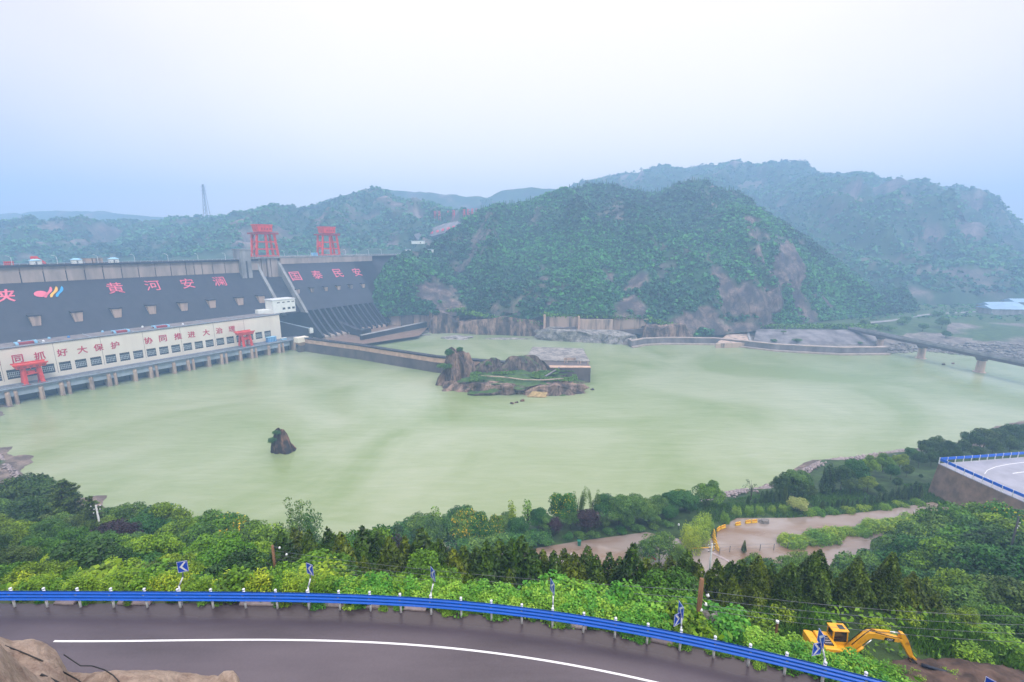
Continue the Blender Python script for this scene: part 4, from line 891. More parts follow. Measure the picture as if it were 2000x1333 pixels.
def seg(px0, py0, px1, py1, Y0, Y1, zb, mat, nm, th=3):
    p, q = aty(px0, py0, Y0), aty(px1, py1, Y1); mb = MB()
    mb.hexa([(p[0], p[1], zb), (q[0], q[1], zb), (q[0]+.5, q[1]+th, zb), (p[0]+.5, p[1]+th, zb), tuple(p), tuple(q), (q[0]+.5, q[1]+th, q[2]), (p[0]+.5, p[1]+th, p[2])]); return mb.build(nm, mat, tw)
seg(731, 583, 746, 608, 566, 556, 4, "stained_concrete", "wall"); seg(746, 607, 762, 612, 556, 548, 3, "beige_concrete", "wall"); seg(762, 610, 838, 618, 547, 533, 3, "stained_concrete", "wall")
seg(838, 612, 842, 613, 532.5, 532, 3, "dark_wall", "pilaster", 5); seg(782, 613, 806, 615, 540, 536, 2.5, "dark_wall", "stain_panel", 2)
# cliff band and rocks along the far shore
rock_obj("cliff", "rock_brown", aty(868, 655, 524)*(1, 1, 0)-Z*3, 18, 9, 24, 61, taper=.92, rough=.16, nseg=64, dome=.12, label="short grey brown cliff at the shore just right of the training wall", cat="cliff", rot=.1)
rock_obj("cliff", "rock_brown", aty(985, 655, 516)*(1, 1, 0)-Z*3, 56, 12, 18.5, 62, taper=.94, rough=.12, nseg=120, nlev=16, dome=.15, rot=-.16, label="long streaked beige and brown cliff along the far shore with a green top", cat="cliff")
rock_obj("rock_shelf", "rock_pale", aty(1130, 655, 480)*(1, 1, 0)-Z*2, 44, 14, 13, 63, taper=.9, rough=.2, nseg=90, dome=.1, rot=-.2, label="pale grey rock ledge at the water below the stained retaining walls", cat="rock")
rock_obj("rock_shelf", "rock_pale", aty(1205, 655, 466)*(1, 1, 0)-Z*2, 18, 10, 11, 64, taper=.8, rough=.3, nseg=60, dome=.2, label="broken grey boulders beside the start of the low quay", cat="rock")
rock_obj("cliff", "rock_brown", aty(1300, 655, 472)*(1, 1, 0)-Z*2, 26, 10, 17, 65, taper=.8, rough=.2, nseg=70, dome=.3, rot=.1, label="dark cracked rock face behind the low quay", cat="cliff")
for k, (x, y, rx, ry, h, lb) in enumerate(((805, 655, 18, 11, 2.2, "flat grey rock slabs in shallow water nearest the basin sill"), (852, 648, 16, 10, 2.0, "flat grey rock slabs below the training wall"), (893, 661, 15, 9, 2.4, "pale flat rock slabs standing out from the far shore"), (985, 662, 26, 5, 1.4, "thin strip of rubble at the foot of the streaked cliff"), (725, 668, 10, 5, 2.0, "small dark rocks between guide wall and sill"))):
    rock_obj("flat_rock", "rock_pale", atz(x, y, 0)-Z*1.0, rx, ry, h, 70+k, taper=.75, rough=.55, nseg=48, nlev=6, dome=.4, label=lb, cat="rock")
rw = thing("retaining_wall", "beige retaining walls streaked with black above the pale rock ledge", "wall", (70, 478, 10))
def rseg(x0, x1, yt0, yt1, Y0, Y1, zb, mat, nm):
    p, q = aty(x0, yt0, Y0), aty(x1, yt1, Y1); mb = MB(); mb.hexa([(p[0], p[1], zb), (q[0], q[1], zb), (q[0], q[1]+4, zb), (p[0], p[1]+4, zb), tuple(p), tuple(q), (q[0], q[1]+4, q[2]), (p[0], p[1]+4, p[2])]); return mb.build(nm, mat, rw)
rseg(1062, 1066, 616, 616, 486, 486, 9, "pink_coping", "pilaster"); rseg(1067, 1129, 619, 619, 492, 486, 9, "stained_concrete", "wall"); rseg(1129.5, 1133, 618, 619, 480, 480, 9, "pink_coping", "pilaster"); rseg(1133, 1198, 624, 625, 482, 476, 9, "stained_concrete", "wall"); rseg(1199, 1266, 618, 624, 484, 474, 9, "stained_concrete", "wall")
rseg(1067, 1126, 644, 639, 484, 480, 8, "dark_wall", "parapet"); rseg(1190, 1268, 647, 642, 474, 468, 8, "dark_wall", "parapet")
qy = thing("quay", "low curving concrete quay with a pale ledge along the far shore", "quay", (180, 455, 0))
def qpts(l): return [tuple(atz(x, y, 0)[:2]) for x, y in l]
qp = qpts([(1228, 676), (1236, 681), (1262, 676), (1300, 674), (1400, 675), (1460, 681), (1520, 688), (1590, 692), (1650, 695), (1740, 694)])
path_wall("ledge", "beige_concrete", qp, -2, 1.3, (-5.5, 0), qy)
qp2 = [(x-.4, y+4.0) for x, y in qp]
path_wall("wall", "revetment_grey", qp2, -1, 6.2, (-3.5, 0), qy)
path_wall("coping", "beige_concrete", qp2, 6.25, 6.9, (-3.9, .3), qy)
t = thing("boat_ramp", "pale beige concrete ramp sloping down to the quay", "ramp", (200, 462, 6))
p = [atz(1398, 674, 3.5), atz(1466, 672, 3.5), aty(1460, 652, 486), aty(1424, 652, 486)]
mb = MB(); mb.hexa([x-Z*6 for x in p]+[x+Z*1.2 for x in p]); mb.build("slab", "stained_concrete", t); mb = MB(); mb.bar(p[1]+Z*1.5, p[2]+Z*1.5, 2.2, 1.2); mb.build("kerb", "grey_concrete", t)
mb = MB(); p = [aty(1470, 672, 450), aty(1715, 674, 437), aty(1712, 645, 462), aty(1478, 643, 484)]
mb.add(p + [x-Z*8 for x in p], [(0, 1, 2, 3), (4, 5, 1, 0), (5, 6, 2, 1), (6, 7, 3, 2), (7, 4, 0, 3)]); mb.build("revetment", "revetment_grey", label="plain grey sloping revetment above the quay left of the bridge", cat="revetment")
# bridge
br = thing("bridge", "narrow road bridge on tall round piers crossing to the right bank", "bridge", (370, 380, 0))
b0, b1 = np.array((353.5, 468, 15.0)), np.array((402, 180, 15.0)); bd = (b1-b0)/np.linalg.norm(b1-b0); bs = np.array((bd[1], -bd[0], 0))
mb = MB(); mb.bar(b0, b1, 6.4, .9); mb.build("deck", "grey_concrete", br)
mb = MB()
for a in (-1, 1): mb.bar(b0+bs*a*2.2-Z*1.6, b1+bs*a*2.2-Z*1.6, .9, 2.2)
mb.build("girder", "dark_wall", br)
mb = MB()
for a in (-1, 1):
    mb.bar(b0+bs*a*3.05+Z*1.35, b1+bs*a*3.05+Z*1.35, .25, .3); mb.bar(b0+bs*a*3.05+Z*.8, b1+bs*a*3.05+Z*.8, .25, .6)
    for k in np.arange(0, 290, 4.0): mb.bar(b0+bs*a*3.05+bd*k+Z*.4, b0+bs*a*3.05+bd*k+Z*1.4, .25, .25)
mb.build("railing", "grey_concrete", br)
for k, (x, y) in enumerate(((361.5, 437), (368.3, 398.2), (375.4, 352.6), (382, 308))):
    c = np.array((x, y, 0)); mb = MB(); mb.tube([c-Z*4, c+Z*.4], 4.0, 16); mb.tube([c+Z*.4, c+Z*9.5], [2.9, 2.6], 16); pr = mb.build("pier", "pier_beige", br)
    mb = MB(); mb.hexa([c+p*1.0+Z*9.5 for p in (bs*-2.4-bd*2.2, bs*2.4-bd*2.2, bs*2.4+bd*2.2, bs*-2.4+bd*2.2)]+[c+p+Z*12.2 for p in (bs*-4-bd*2.4, bs*4-bd*2.4, bs*4+bd*2.4, bs*-4+bd*2.4)]); mb.build("pier_cap", "dark_wall", pr)
# sheds beyond the bridge
def shed(px, py, Y, L, Dp, h, lb, rot):
    c = bank_pt(px, py); X_ = np.array((math.cos(rot), math.sin(rot), 0)); Y_ = np.array((-math.sin(rot), math.cos(rot), 0))
    t = thing("shed", lb, "shed", c, "blue roofed sheds on the right bank")
    mb = MB(); mb.box(c+Z*(h/2-1), (L, Dp, h+2), (X_, Y_, Z)); mb.build("wall", "grey_concrete", t)
    e_ = [c+X_*a*(L/2+1)+Y_*b*(Dp/2+1)+Z*h for a, b in ((-1, -1), (1, -1), (1, 1), (-1, 1))]
    rg = [c-X_*(L/2+1)+Z*(h+4), c+X_*(L/2+1)+Z*(h+4)]
    mb = MB(); mb.add(e_+rg, [(0, 1, 5, 4), (2, 3, 4, 5), (0, 4, 3), (1, 2, 5), (3, 2, 1, 0)]); mb.build("roof", "shed_blue", t)
    mb = MB(); mb.box(c+X_*L*.15-Y_*(Dp/2+.05)+Z*2.2, (4, .3, 4.4), (X_, Y_, Z)); mb.build("door", "white_paint", t)
shed(1975, 614, 0, 62, 22, 7, "long low blue roofed shed nearest the river on the right bank", -.1); shed(1950, 607, 0, 46, 18, 8, "blue roofed shed at the left end behind the nearer shed", .1); shed(2010, 603, 0, 60, 20, 10, "tall blue roofed shed at the far right edge", -.05)

# rock island
isl = rock_obj("rock_island", "rock_island", (6, 318, -2), 46, 20, 9, 81, taper=.85, rough=.3, nseg=110, nlev=12, rot=-.03, dome=.25, top_noise=.3, power=4, label="low dark rocky island with grassy top at the end of the guide wall", cat="island")
LOC[isl.name] = np.zeros(3)
rock_obj("rock_pillar", "rock_brown", (-40.5, 323, -2), 11.5, 9, 24, 82, taper=.50, rough=.42, nseg=56, nlev=20, dome=.15, top_noise=.15, label="tall brown rock pillar with leafy top against the guide wall", cat="rock")
rock_obj("rock_mound", "rock_island", (7, 331, 2), 25, 12, 14.5, 83, taper=.42, rough=.42, nseg=56, dome=.4, label="grassy mound with bare beige rock faces on the island", cat="mound")
rock_obj("rock_mound", "rock_island", (-17, 329, 2), 15, 10, 13, 84, taper=.45, rough=.42, nseg=48, dome=.4, label="green mound against the guide wall right of the rock pillar", cat="mound")
rock_obj("rock_ledge", "rock_brown", (-34, 312, -2), 17, 11, 6, 85, taper=.6, rough=.45, nseg=56, nlev=8, dome=.4, label="jumbled dark ledge at the foot of the rock pillar", cat="rock")
rock_obj("rock_ledge", "rock_brown", (28, 301, -2), 22, 8, 8.5, 86, taper=.85, rough=.3, nseg=64, dome=.2, rot=.06, label="black ribbed cliff edge at the front right of the island", cat="rock")
rock_obj("rock_ledge", "rock_brown", (-12, 302, -2), 19, 7, 8.0, 87, taper=.85, rough=.3, nseg=64, dome=.2, rot=-.04, label="dark ribbed cliff edge at the front left of the island", cat="rock")
mb = MB(); pth = [(-22, 312, 8.6), (-8, 309, 8.9), (8, 303.5, 8.4), (22, 303, 8.3), (36, 306, 8.4)]
mb.sweep([(p_, (0, 1, 0), Z) for p_ in pth], [(-.5, -.2), (-.5, .3), (.5, .3), (.5, -.2)], closed=True); mb.build("footpath", "stained_concrete", label="thin pale footpath along the edge of the rock island", cat="path")
mb = MB(); mb.bar((20, 307, 7.6), (35, 324, 11.5), 1.2, .6); mb.build("stair", "revetment_grey", label="straight grey stair climbing from the island ledge to the pier block", cat="stair")
mb = MB(); mb.add([(10, 291, 0.5), (22, 289.5, .5), (24, 293, 2.6), (14, 295, 3)], [(0, 1, 2, 3)]); mb.prism([(10, 291, -1), (22, 289.5, -1), (24, 293, -1), (14, 295, -1)], Z*1.3); mb.build("sand_slab", "ochre", label="ochre slab leaning at the waterline in front of the island", cat="rock")
rock_obj("river_rock", "rock_islet", (-113.5, 209.5, -2), 6.3, 4.2, 11.2, 90, taper=.42, rough=.24, nseg=56, nlev=18, dome=.45, top_noise=.22, rot=.1, power=2.6, label="lone dark rock standing in the open water with a bush on its shoulder", cat="rock")
for k, (x, y, r_, lb) in enumerate(((1157, 762, 1.7, "small dark rock in the water right of the island"), (1000, 789, 1.6, "leftmost of three small black rocks in front of the island"), (1009, 787, 1.5, "middle one of three small black rocks in front of the island"), (1020, 784, 1.8, "rightmost of three small black rocks in front of the island"), (1843, 713, 1.7, "small rock in shallow water between the bridge piers"), (1861, 711, 1.5, "small rock left of the nearer bridge pier"), (1953, 706, 2.2, "small dark rock by the shore right of the nearer bridge pier"))):
    rock_obj("river_rock", "rock_islet", atz(x, y, 0)-Z*.6, r_, r_*.6, 1.5, 95+k, taper=.6, rough=.3, nseg=20, nlev=6, label=lb, cat="rock", group="small rocks in the river")

# far hill things: sign, slogan slab, pylon, buildings
sg = thing("hillside_sign", "row of tall red standing characters on the ridge behind the dam", "sign", on_hill(hC, 890, 418))
def strokes(mb, c, X_, Y_, w_, h_, seed):
    r_ = random.Random(seed)
    for k in range(4): mb.bar(c + X_*(-w_/2) + Y_*(h_*(-.4+.27*k)), c + X_*(w_/2*r_.uniform(.6, 1)) + Y_*(h_*(-.4+.27*k)), .9, h_*.10)
    for k in range(2): a = r_.uniform(-.4, .4); mb.bar(c + X_*w_*a - Y_*h_*.5, c + X_*w_*a*.8 + Y_*h_*.5, .9, w_*.14)
for k, (x, y) in enumerate(((842, 417), (850, 417), (858, 417), (866, 416.5), (876, 416.5), (886, 416), (899, 414.5), (907, 414.5), (915, 414), (923, 413.5), (931, 413))):
    q = on_hill(hC, x, y+6); mb = MB(); hh = 8.5 + .25*k; c = aty(x, y, q[1]-8)
    strokes(mb, c, np.array((1, 0, 0)), Z, 5.6, hh, k); mb.bar(c-Z*hh*.5-np.array((1.5, 0, 0)), c-Z*(hh*.5+9)-np.array((1.5, 0, 0)), .5); mb.bar(c-Z*hh*.5+np.array((1.5, 0, 0)), c-Z*(hh*.5+9)+np.array((1.5, 0, 0)), .5)
    mb.build("character", "sign_far_red", sg)
def on_hill_slab(pts, h, lift):
    return [on_hill(h, x, y) + np.array((0, -3, lift)) for x, y in pts]
q = [on_hill(hC, x, y) for x, y in ((806, 463), (815, 474), (895, 452), (908, 434), (870, 440))]
c = np.mean(q, 0); q = [p + np.array((0, -6, 3.)) for p in q]
t = thing("slope_panel", "pale concrete faced slope with faint red characters on the hill behind the dam", "slope panel", c)
mb = MB(); mb.add(q + [p + np.array((0, 14, -10)) for p in q], [(0, 1, 2, 3, 4), (9, 8, 7, 6, 5)] + [(i, (i+1) % 5, (i+1) % 5+5, i+5) for i in range(5)]); mb.build("facing", "revetment_grey", t)
mb = MB()
e1 = (q[2]-q[1])/np.linalg.norm(q[2]-q[1]); e2 = q[3]-q[2]; e2 = e2 - e1*e2.dot(e1); e2 = e2/np.linalg.norm(e2)
for k in range(6): strokes(mb, q[1]*(.78-.13*k) + q[2]*(.22+.13*k) + e2*9 + np.cross(e1, e2)*1.2, e1, e2, 5.5, 6.0, 60+k)
mb.build("lettering", "sign_far_red", t)
t = thing("power_pylon", "faint lattice transmission pylon on the skyline left of the red gantries", "pylon", aty(405, 424, 1110))
b = aty(405, 428, 1110); mb = MB(); hh = 78
for a, c2 in ((-1, -1), (1, -1), (1, 1), (-1, 1)): mb.bar(b+np.array((a*5.5, c2*5.5, -6)), b+np.array((a*1.1, c2*1.1, hh)), .8)
for k in range(9):
    z0, z1 = hh*k/9, hh*(k+1)/9; w0, w1 = 5.5-4.4*k/9, 5.5-4.4*(k+1)/9
    for sgn in (-1, 1): mb.bar(b+np.array((-w0*sgn, -w0, z0)), b+np.array((w1*sgn, -w1, z1)), .5)
mb.build("mast", "deck_grey", t); mb = MB(); [mb.bar(b+np.array((-7, 0, z)), b+np.array((7, 0, z)), .7) for z in (56, 64, 72)]; mb.build("cross_arm", "deck_grey", t)
for k, (x, y, L, h_, mt, lb) in enumerate(((838, 493, 14, 7, "white_wall", "small white building at the right end of the dam crest"), (797, 491, 6, 4, "white_wall", "tiny white hut beside the last lamp on the crest"), (817, 474, 22, 5, "white_wall", "low pale building on the slope behind the dam"))):
    q = aty(x, y, 665 if k < 2 else 800); 
    t = thing("building", lb, "building", q, None); mb = MB(); mb.box(q, (L, 8, h_)); mb.build("wall", mt, t); mb = MB(); mb.box(q+Z*(h_/2+.4), (L+1.4, 9, .8)); mb.build("roof", "beam_blue", t); mb = MB(); mb.box(q+np.array((L*.2, -4.05, -.5)), (1.4, .2, h_*.5)); mb.build("door", "window_dark", t)

# ================================================================== VEGETATION
def unit(v): return v/(np.linalg.norm(v, axis=-1, keepdims=True)+1e-9)
def leaves(c, nrm_, size, asp=.55, up=None, bend=.18):
    """kite-shaped leaves at c facing nrm_; size (n,) long axis"""
    n = len(c); r_ = rng.normal(size=(n, 3)) if up is None else up + rng.normal(size=(n, 3))*.45
    t_ = unit(r_ - nrm_*(r_*nrm_).sum(1, keepdims=True)); b_ = np.cross(nrm_, t_); s = size[:, None]
    V = np.stack([c - t_*s*.5, c + b_*s*asp*.5 - nrm_*s*bend*.3, c + t_*s*.5 - nrm_*s*bend, c - b_*s*asp*.5 - nrm_*s*bend*.3], 1)
    return V.reshape(-1, 3), np.arange(n*4).reshape(n, 4)
def sph(n): return unit(rng.normal(size=(n, 3)))
def lobes_crown(lob, per, leaf, asp=.6, upb=.35, shell=.72, jit=.55, flat=.8):
    """crown made of leafy lobes: lob rows (x,y,z,r)"""
    C, Nn, Sz, T = [], [], [], []
    for x, y, z, r in lob:
        n = max(8, int(per*(r**2))); dct = sph(n); dct[:, 2] = np.where((dct[:, 2] < -.35) & (rng.random(n) < .7), -dct[:, 2], dct[:, 2])
        rad = r*(shell + (1-shell)*rng.random(n))*(1 + .18*vnoise(dct*2.6 + x, 5))
        C.append(np.array((x, y, z)) + dct*rad[:, None]*(1, 1, flat)); Nn.append(unit(dct + rng.normal(size=(n, 3))*jit + (0, 0, upb)))
        Sz.append(leaf*(.7+.6*rng.random(n))); T.append(np.clip(rng.random(n)*.55 + rng.random()*.5, 0, 1))
    C, Nn, Sz, T = map(np.concatenate, (C, Nn, Sz, T)); V, Fq = leaves(C, Nn, Sz, asp); return V, Fq, np.repeat(T, 4)
def crown_mesh(name, dat, mat): return np_mesh(name, dat[0], dat[1], mat, False, {"tint": dat[2]})
def trunk_mesh(h, r, limbs, mat="bark", lean=0.):
    mb = MB(); q = [np.array((lean*h*k*k, .05*h*math.sin(k*3), h*k)) for k in np.linspace(0, 1, 6)]; q[0] = q[0]-Z*1.2
    mb.tube(q, [r*(1-.7*k) for k in np.linspace(0, 1, 6)], 7)
    for (z, ex, ey, ez) in limbs: mb.tube([np.array((lean*z*z/h, 0, z)), np.array((ex*.5, ey*.5, (z+ez)*.52)), np.array((ex, ey, ez))], [r*.45, r*.3, r*.12], 5)
    me = bpy.data.meshes.new("trunk"); me.from_pydata([tuple(v) for v in mb.v], [], mb.f); me.materials.append(MATS[mat]); return me
PROTO = {}
def proto(kind, crown, trunk, cname="crown", tname="trunk"): PROTO.setdefault(kind, []).append((crown, trunk, cname, tname))
def broad(mat, kind, seed, h=9., rx=4.3, nl=36, leaf=.34, per=145, zc=.52, rz=.44, lobe=(1.0, 1.7), acc=None):
    rg = np.random.default_rng(seed); lob = []
    for k in range(nl):
        d_ = unit(rg.normal(size=3)); d_[2] = abs(d_[2])*1.1 - .35; q = .55 + .45*rg.random(); lob.append((d_[0]*rx*q*.85, d_[1]*rx*q*.85, h*zc + d_[2]*h*rz*q, rg.uniform(*lobe)))
    lob += [(0, 0, h*zc, rx*.5), (rx*.3, .2, h*(zc-.12), rx*.42), (-rx*.3, -.3, h*(zc-.1), rx*.42)]
    dat = lobes_crown(lob, per, leaf)
    if acc:
        n = len(dat[1]); z = dat[0].reshape(n, 4, 3)[:, 0, 2]; on = (rng.random(n) < acc) & (z > h*.5); tt = dat[2].reshape(n, 4); tt[~on] *= .9; tt[on] = .98; dat = (dat[0], dat[1], tt.ravel())
    proto(kind, crown_mesh("crown", dat, mat), trunk_mesh(h*.62, .17, [(h*.28, l[0]*.8, l[1]*.8, l[2]) for l in lob[:6]]))
for sd in (1, 2, 3): broad("leaf_mid", "broad", sd)
for sd in (4, 5, 6): broad("leaf_teal", "teal", sd, nl=40, rx=4.6, leaf=.35)
for sd in (7, 8): broad("leaf_dark", "dark", sd, nl=34, rx=4.2)
for sd in (9, 10): broad("leaf_bright", "bright", sd, nl=42, rx=3.8, lobe=(.7, 1.3), leaf=.29, per=185)
for sd in (11, 12): broad("leaf_plum", "plum", sd, h=7, rx=2.2, nl=22, leaf=.30)
for sd in (13, 14): broad("leaf_gold", "gold", sd, nl=30, acc=.10)
for sd in (15, 16): broad("leaf_olive", "willow", sd, nl=60, rx=4.2, lobe=(.6, 1.1), leaf=.32, per=100, rz=.42)
for sd in (17,): broad("leaf_pale", "blossom", sd, h=4.5, rx=2.0, nl=20, leaf=.30, zc=.55, rz=.38)
for sd in (18, 19): broad("leaf_teal", "round_shrub", sd, h=3.0, rx=1.9, nl=14, leaf=.28, zc=.42, rz=.40, lobe=(.6, .95))
def cone_tree(mat, kind, seed, h=8., r=1.75, n=5200, leaf=.36, p=.8, base=.05):
    rg = np.random.default_rng(seed); a = rg.random(n)*2*math.pi; k = 1-np.sqrt(rg.random(n)*.98 + .0); k = np.clip(k*1.02, 0, 1)
    z = h*(base + (1-base)*k); prof = (1-k)**p*(.55+.45*np.minimum(1, k/.18+.3))
    q = np.stack([np.cos(a)*1.9, np.sin(a)*1.9, z*.55], -1); bump = 1 + .30*vnoise(q, seed) + .16*vnoise(q*2.7, seed+1)
    rr = r*prof*bump*(.70+.30*rg.random(n)) + .05
    C = np.stack([np.cos(a)*rr, np.sin(a)*rr, z + .25*rg.random(n)], -1); out = np.stack([np.cos(a), np.sin(a), a*0+.35], -1)
    Nn = unit(out + rg.normal(size=(n, 3))*.45); V, Fq = leaves(C, Nn, leaf*(.6+.7*rg.random(n)), .38, up=np.stack([np.cos(a)*.35, np.sin(a)*.35, a*0+1.2], -1), bend=-.12)
    T = np.clip(.35 + .45*vnoise(q*1.4, seed+3) + .35*(rg.random(n)-.3), 0, 1); proto(kind, crown_mesh("crown", (V, Fq, np.repeat(T, 4)), mat), trunk_mesh(h*.5, .13, []))
for sd in (21, 22, 23, 24): cone_tree("leaf_cypress", "cypress", sd)
cone_tree("leaf_cypress", "young_cypress", 25, h=3.6, r=1.35, n=2200, leaf=.30, p=.75)
for sd in (26, 27): cone_tree("leaf_dark", "column", sd, h=5., r=.8, n=2200, leaf=.32, p=.45)
def cedar(seed):
    rg = np.random.default_rng(seed); h = 11; C, Nn = [], []
    for k in np.linspace(.16, .97, 11):
        z = h*k; R_ = 4.6*(1-k)**.75+.4
        for b in range(rg.integers(6, 9)):
            a = rg.random()*6.28; L = R_*rg.uniform(.6, 1.1); n = int(75*L); q = rg.random(n)**.7; wd = .38*L*(1-q*.6)
            off = rg.normal(size=n)*wd*.6; C.append(np.stack([math.cos(a)*L*q - math.sin(a)*off, math.sin(a)*L*q + math.cos(a)*off, z + .25*q*L*.35 + rg.normal(size=n)*.09], -1)); Nn.append(unit(np.stack([rg.normal(size=n)*.3, rg.normal(size=n)*.3, np.ones(n)], -1)))
    C, Nn = np.concatenate(C), np.concatenate(Nn); V, Fq = leaves(C, Nn, .30+.25*rg.random(len(C)), .45)
    proto("cedar", crown_mesh("crown", (V, Fq, np.repeat(rg.random(len(C)), 4)), "leaf_dark"), trunk_mesh(h*.95, .22, []))
cedar(31); cedar(32)
def poplar(seed, mat="leaf_olive", nst=6, h=12, spread=2.6, kind="poplar"):
    rg = np.random.default_rng(seed); lob = []
    for s in range(nst):
        a, d_ = rg.random()*6.28, spread*rg.random()**.5; hh = h*rg.uniform(.72, 1.0)
        for k in np.linspace(.35, 1, 9): lob.append((math.cos(a)*d_*k*1.1, math.sin(a)*d_*k*1.1, hh*k, (.95-.5*abs(k-.6))*rg.uniform(.6, .9)*1.15))
    proto(kind, crown_mesh("crown", lobes_crown(lob, 95, .30, flat=1.25, upb=.2), mat), trunk_mesh(h*.7, .18, [(h*.25, l[0], l[1], l[2]) for l in lob[4::9]]))
poplar(41); poplar(42, nst=7, spread=3.2); poplar(43, "leaf_bright", 1, 9, .2, "spire"); poplar(44, "leaf_bright", 2, 9, .7, "spire")
def bare(seed):
    rg = np.random.default_rng(seed); mb = MB()
    for k in range(9):
        a = rg.random()*6.28; z0 = rg.uniform(1.5, 4); e_ = np.array((math.cos(a)*rg.uniform(.8, 2.0), math.sin(a)*rg.uniform(.8, 2.0), z0+rg.uniform(1.5, 3.2))); mb.tube([(0, 0, z0), e_*.55+(0, 0, z0*.45), e_], [.10, .07, .03], 5)
    lob = [(rg.normal()*1.1, rg.normal()*1.1, rg.uniform(3, 6.2), rg.uniform(.35, .6)) for _ in range(12)]
    tr = trunk_mesh(5.2, .17, [(2.5, 1.4, .6, 5.2), (2.2, -1.5, -.4, 5.4), (3, .3, 1.2, 6.2), (3, -.4, -1.3, 6.0), (3.4, .9, -.8, 6.6)]); proto("sparse", crown_mesh("crown", lobes_crown(lob, 70, .28), "leaf_dark"), tr)
bare(45)
def mound(mat, kind, seed, r=2.2, h=1.5, n=2300, leaf=.27, spiky=0., flat=.6, asp=.75, nl=9):
    rg = np.random.default_rng(seed); C, Nn, T = [], [], []
    for k in range(nl):
        a, d_ = rg.random()*6.28, r*.75*rg.random()**.5; rr = r*rg.uniform(.35, .6); n_ = n//nl; dct = sph(n_); dct[:, 2] = np.abs(dct[:, 2]); hz = h*rg.uniform(.65, 1.1)
        q = .75+.3*rg.random(n_); C.append(np.stack([math.cos(a)*d_ + dct[:, 0]*rr*q, math.sin(a)*d_ + dct[:, 1]*rr*q, dct[:, 2]*hz*q + spiky*rg.random(n_)*dct[:, 2]], -1)); Nn.append(unit(dct*.6 + rg.normal(size=(n_, 3))*.35 + (0, 0, flat))); T.append(np.clip(rg.random(n_)*.7+rg.random()*.35, 0, 1))
    C, Nn, T = map(np.concatenate, (C, Nn, T)); V, Fq = leaves(C, Nn, leaf*(.6+.7*rg.random(len(C))), asp, up=(np.array((0, 0, 1.)) if spiky else None)); proto(kind, crown_mesh("foliage", (V, Fq, np.repeat(T, 4)), mat), None, "foliage")
for sd in (51, 52, 53): mound("leaf_vine", "vine", sd)
for sd in (54, 55): mound("leaf_lime", "lime_shrub", sd, r=1.5, h=1.6, n=1500, leaf=.24, spiky=.7, asp=.5)
for sd in (56, 57): mound("leaf_bright", "bright_shrub", sd, r=1.6, h=1.7, n=1700, leaf=.24, spiky=.4)
for sd in (58, 59): mound("leaf_lime", "lime_hedge", sd, r=2.4, h=2.6, n=2300, leaf=.30, spiky=1.0, asp=.45)
for sd in (60, 61): mound("leaf_mid", "shrub", sd, r=1.7, h=1.5, n=1500, leaf=.26)
for sd in (62,): mound("leaf_teal", "hedge", sd, r=2.2, h=1.9, n=2000, leaf=.28)

PROTO_H = dict(broad=9, teal=9, dark=9, bright=9, plum=7, gold=9, willow=9, blossom=4.5, round_shrub=3, cypress=8, young_cypress=3.6, column=5, cedar=11, poplar=12, spire=9, sparse=6.6, vine=1.7, lime_shrub=2.1, bright_shrub=1.9, lime_hedge=3.2, shrub=1.6, hedge=2)
NAME = dict(broad="broadleaf_tree", teal="broadleaf_tree", dark="broadleaf_tree", bright="young_tree", plum="plum_tree", gold="flowering_tree", willow="willow_tree", blossom="flowering_shrub", round_shrub="round_shrub", cypress="cypress_tree", young_cypress="cypress_tree", column="columnar_cypress", cedar="cedar_tree", poplar="poplar_tree", spire="poplar_tree", sparse="bare_tree", vine="vine_mound", lime_shrub="shrub", bright_shrub="shrub", lime_hedge="shrub", shrub="shrub", hedge="hedge")
ROOT = {}
PLANTS = []        # (object, kind, zone, px, py)
def plant(kind, x, y, h=None, wide=1., zone="", label=None, z=None, group=None, var=None):
    """one plant: the first of a kind is built, the rest are copies of it and of its parts"""
    vs = PROTO[kind]; i = random.randrange(len(vs)) if var is None else var % len(vs); key = (kind, i)
    zz = float(ground_z(x, y)) if z is None else z
    s = (h or PROTO_H[kind])/PROTO_H[kind]; cat = "shrub" if kind in ("vine", "lime_shrub", "bright_shrub", "lime_hedge", "shrub", "hedge", "round_shrub", "blossom") else "tree"
    if key not in ROOT:
        t = thing(NAME[kind], label or "plant", cat, (x, y, zz)); c, tr, cn_, tn_ = vs[i]
        o = bpy.data.objects.new(cn_, c); COL.objects.link(o); o.parent = t
        if tr: o = bpy.data.objects.new(tn_, tr); COL.objects.link(o); o.parent = t
        ROOT[key] = t; r = t
    else:
        r = dup(ROOT[key], (x, y, zz), label=label or "plant")
        if "group" in r: del r["group"]
    r.rotation_euler = (0, 0, random.uniform(0, 6.28)); k = random.uniform(.92, 1.1); r.scale = (s*wide*k, s*wide*k, s)
    if group: r["group"] = group
    a, b = proj(np.array((x, y, zz+(h or PROTO_H[kind])*.6))); PLANTS.append((r, kind, zone, float(a), float(b), label, (x, y)))
    return r
def plant_px(kind, px, ptop, Y, wide=1., zone="", label=None, hmin=2., hmax=16., **k):
    p = aty(px, ptop, Y); g = float(ground_z(p[0], Y)); h = min(max(p[2]-g, hmin), hmax); return plant(kind, float(p[0]), float(Y), h, wide, zone, label, **k)

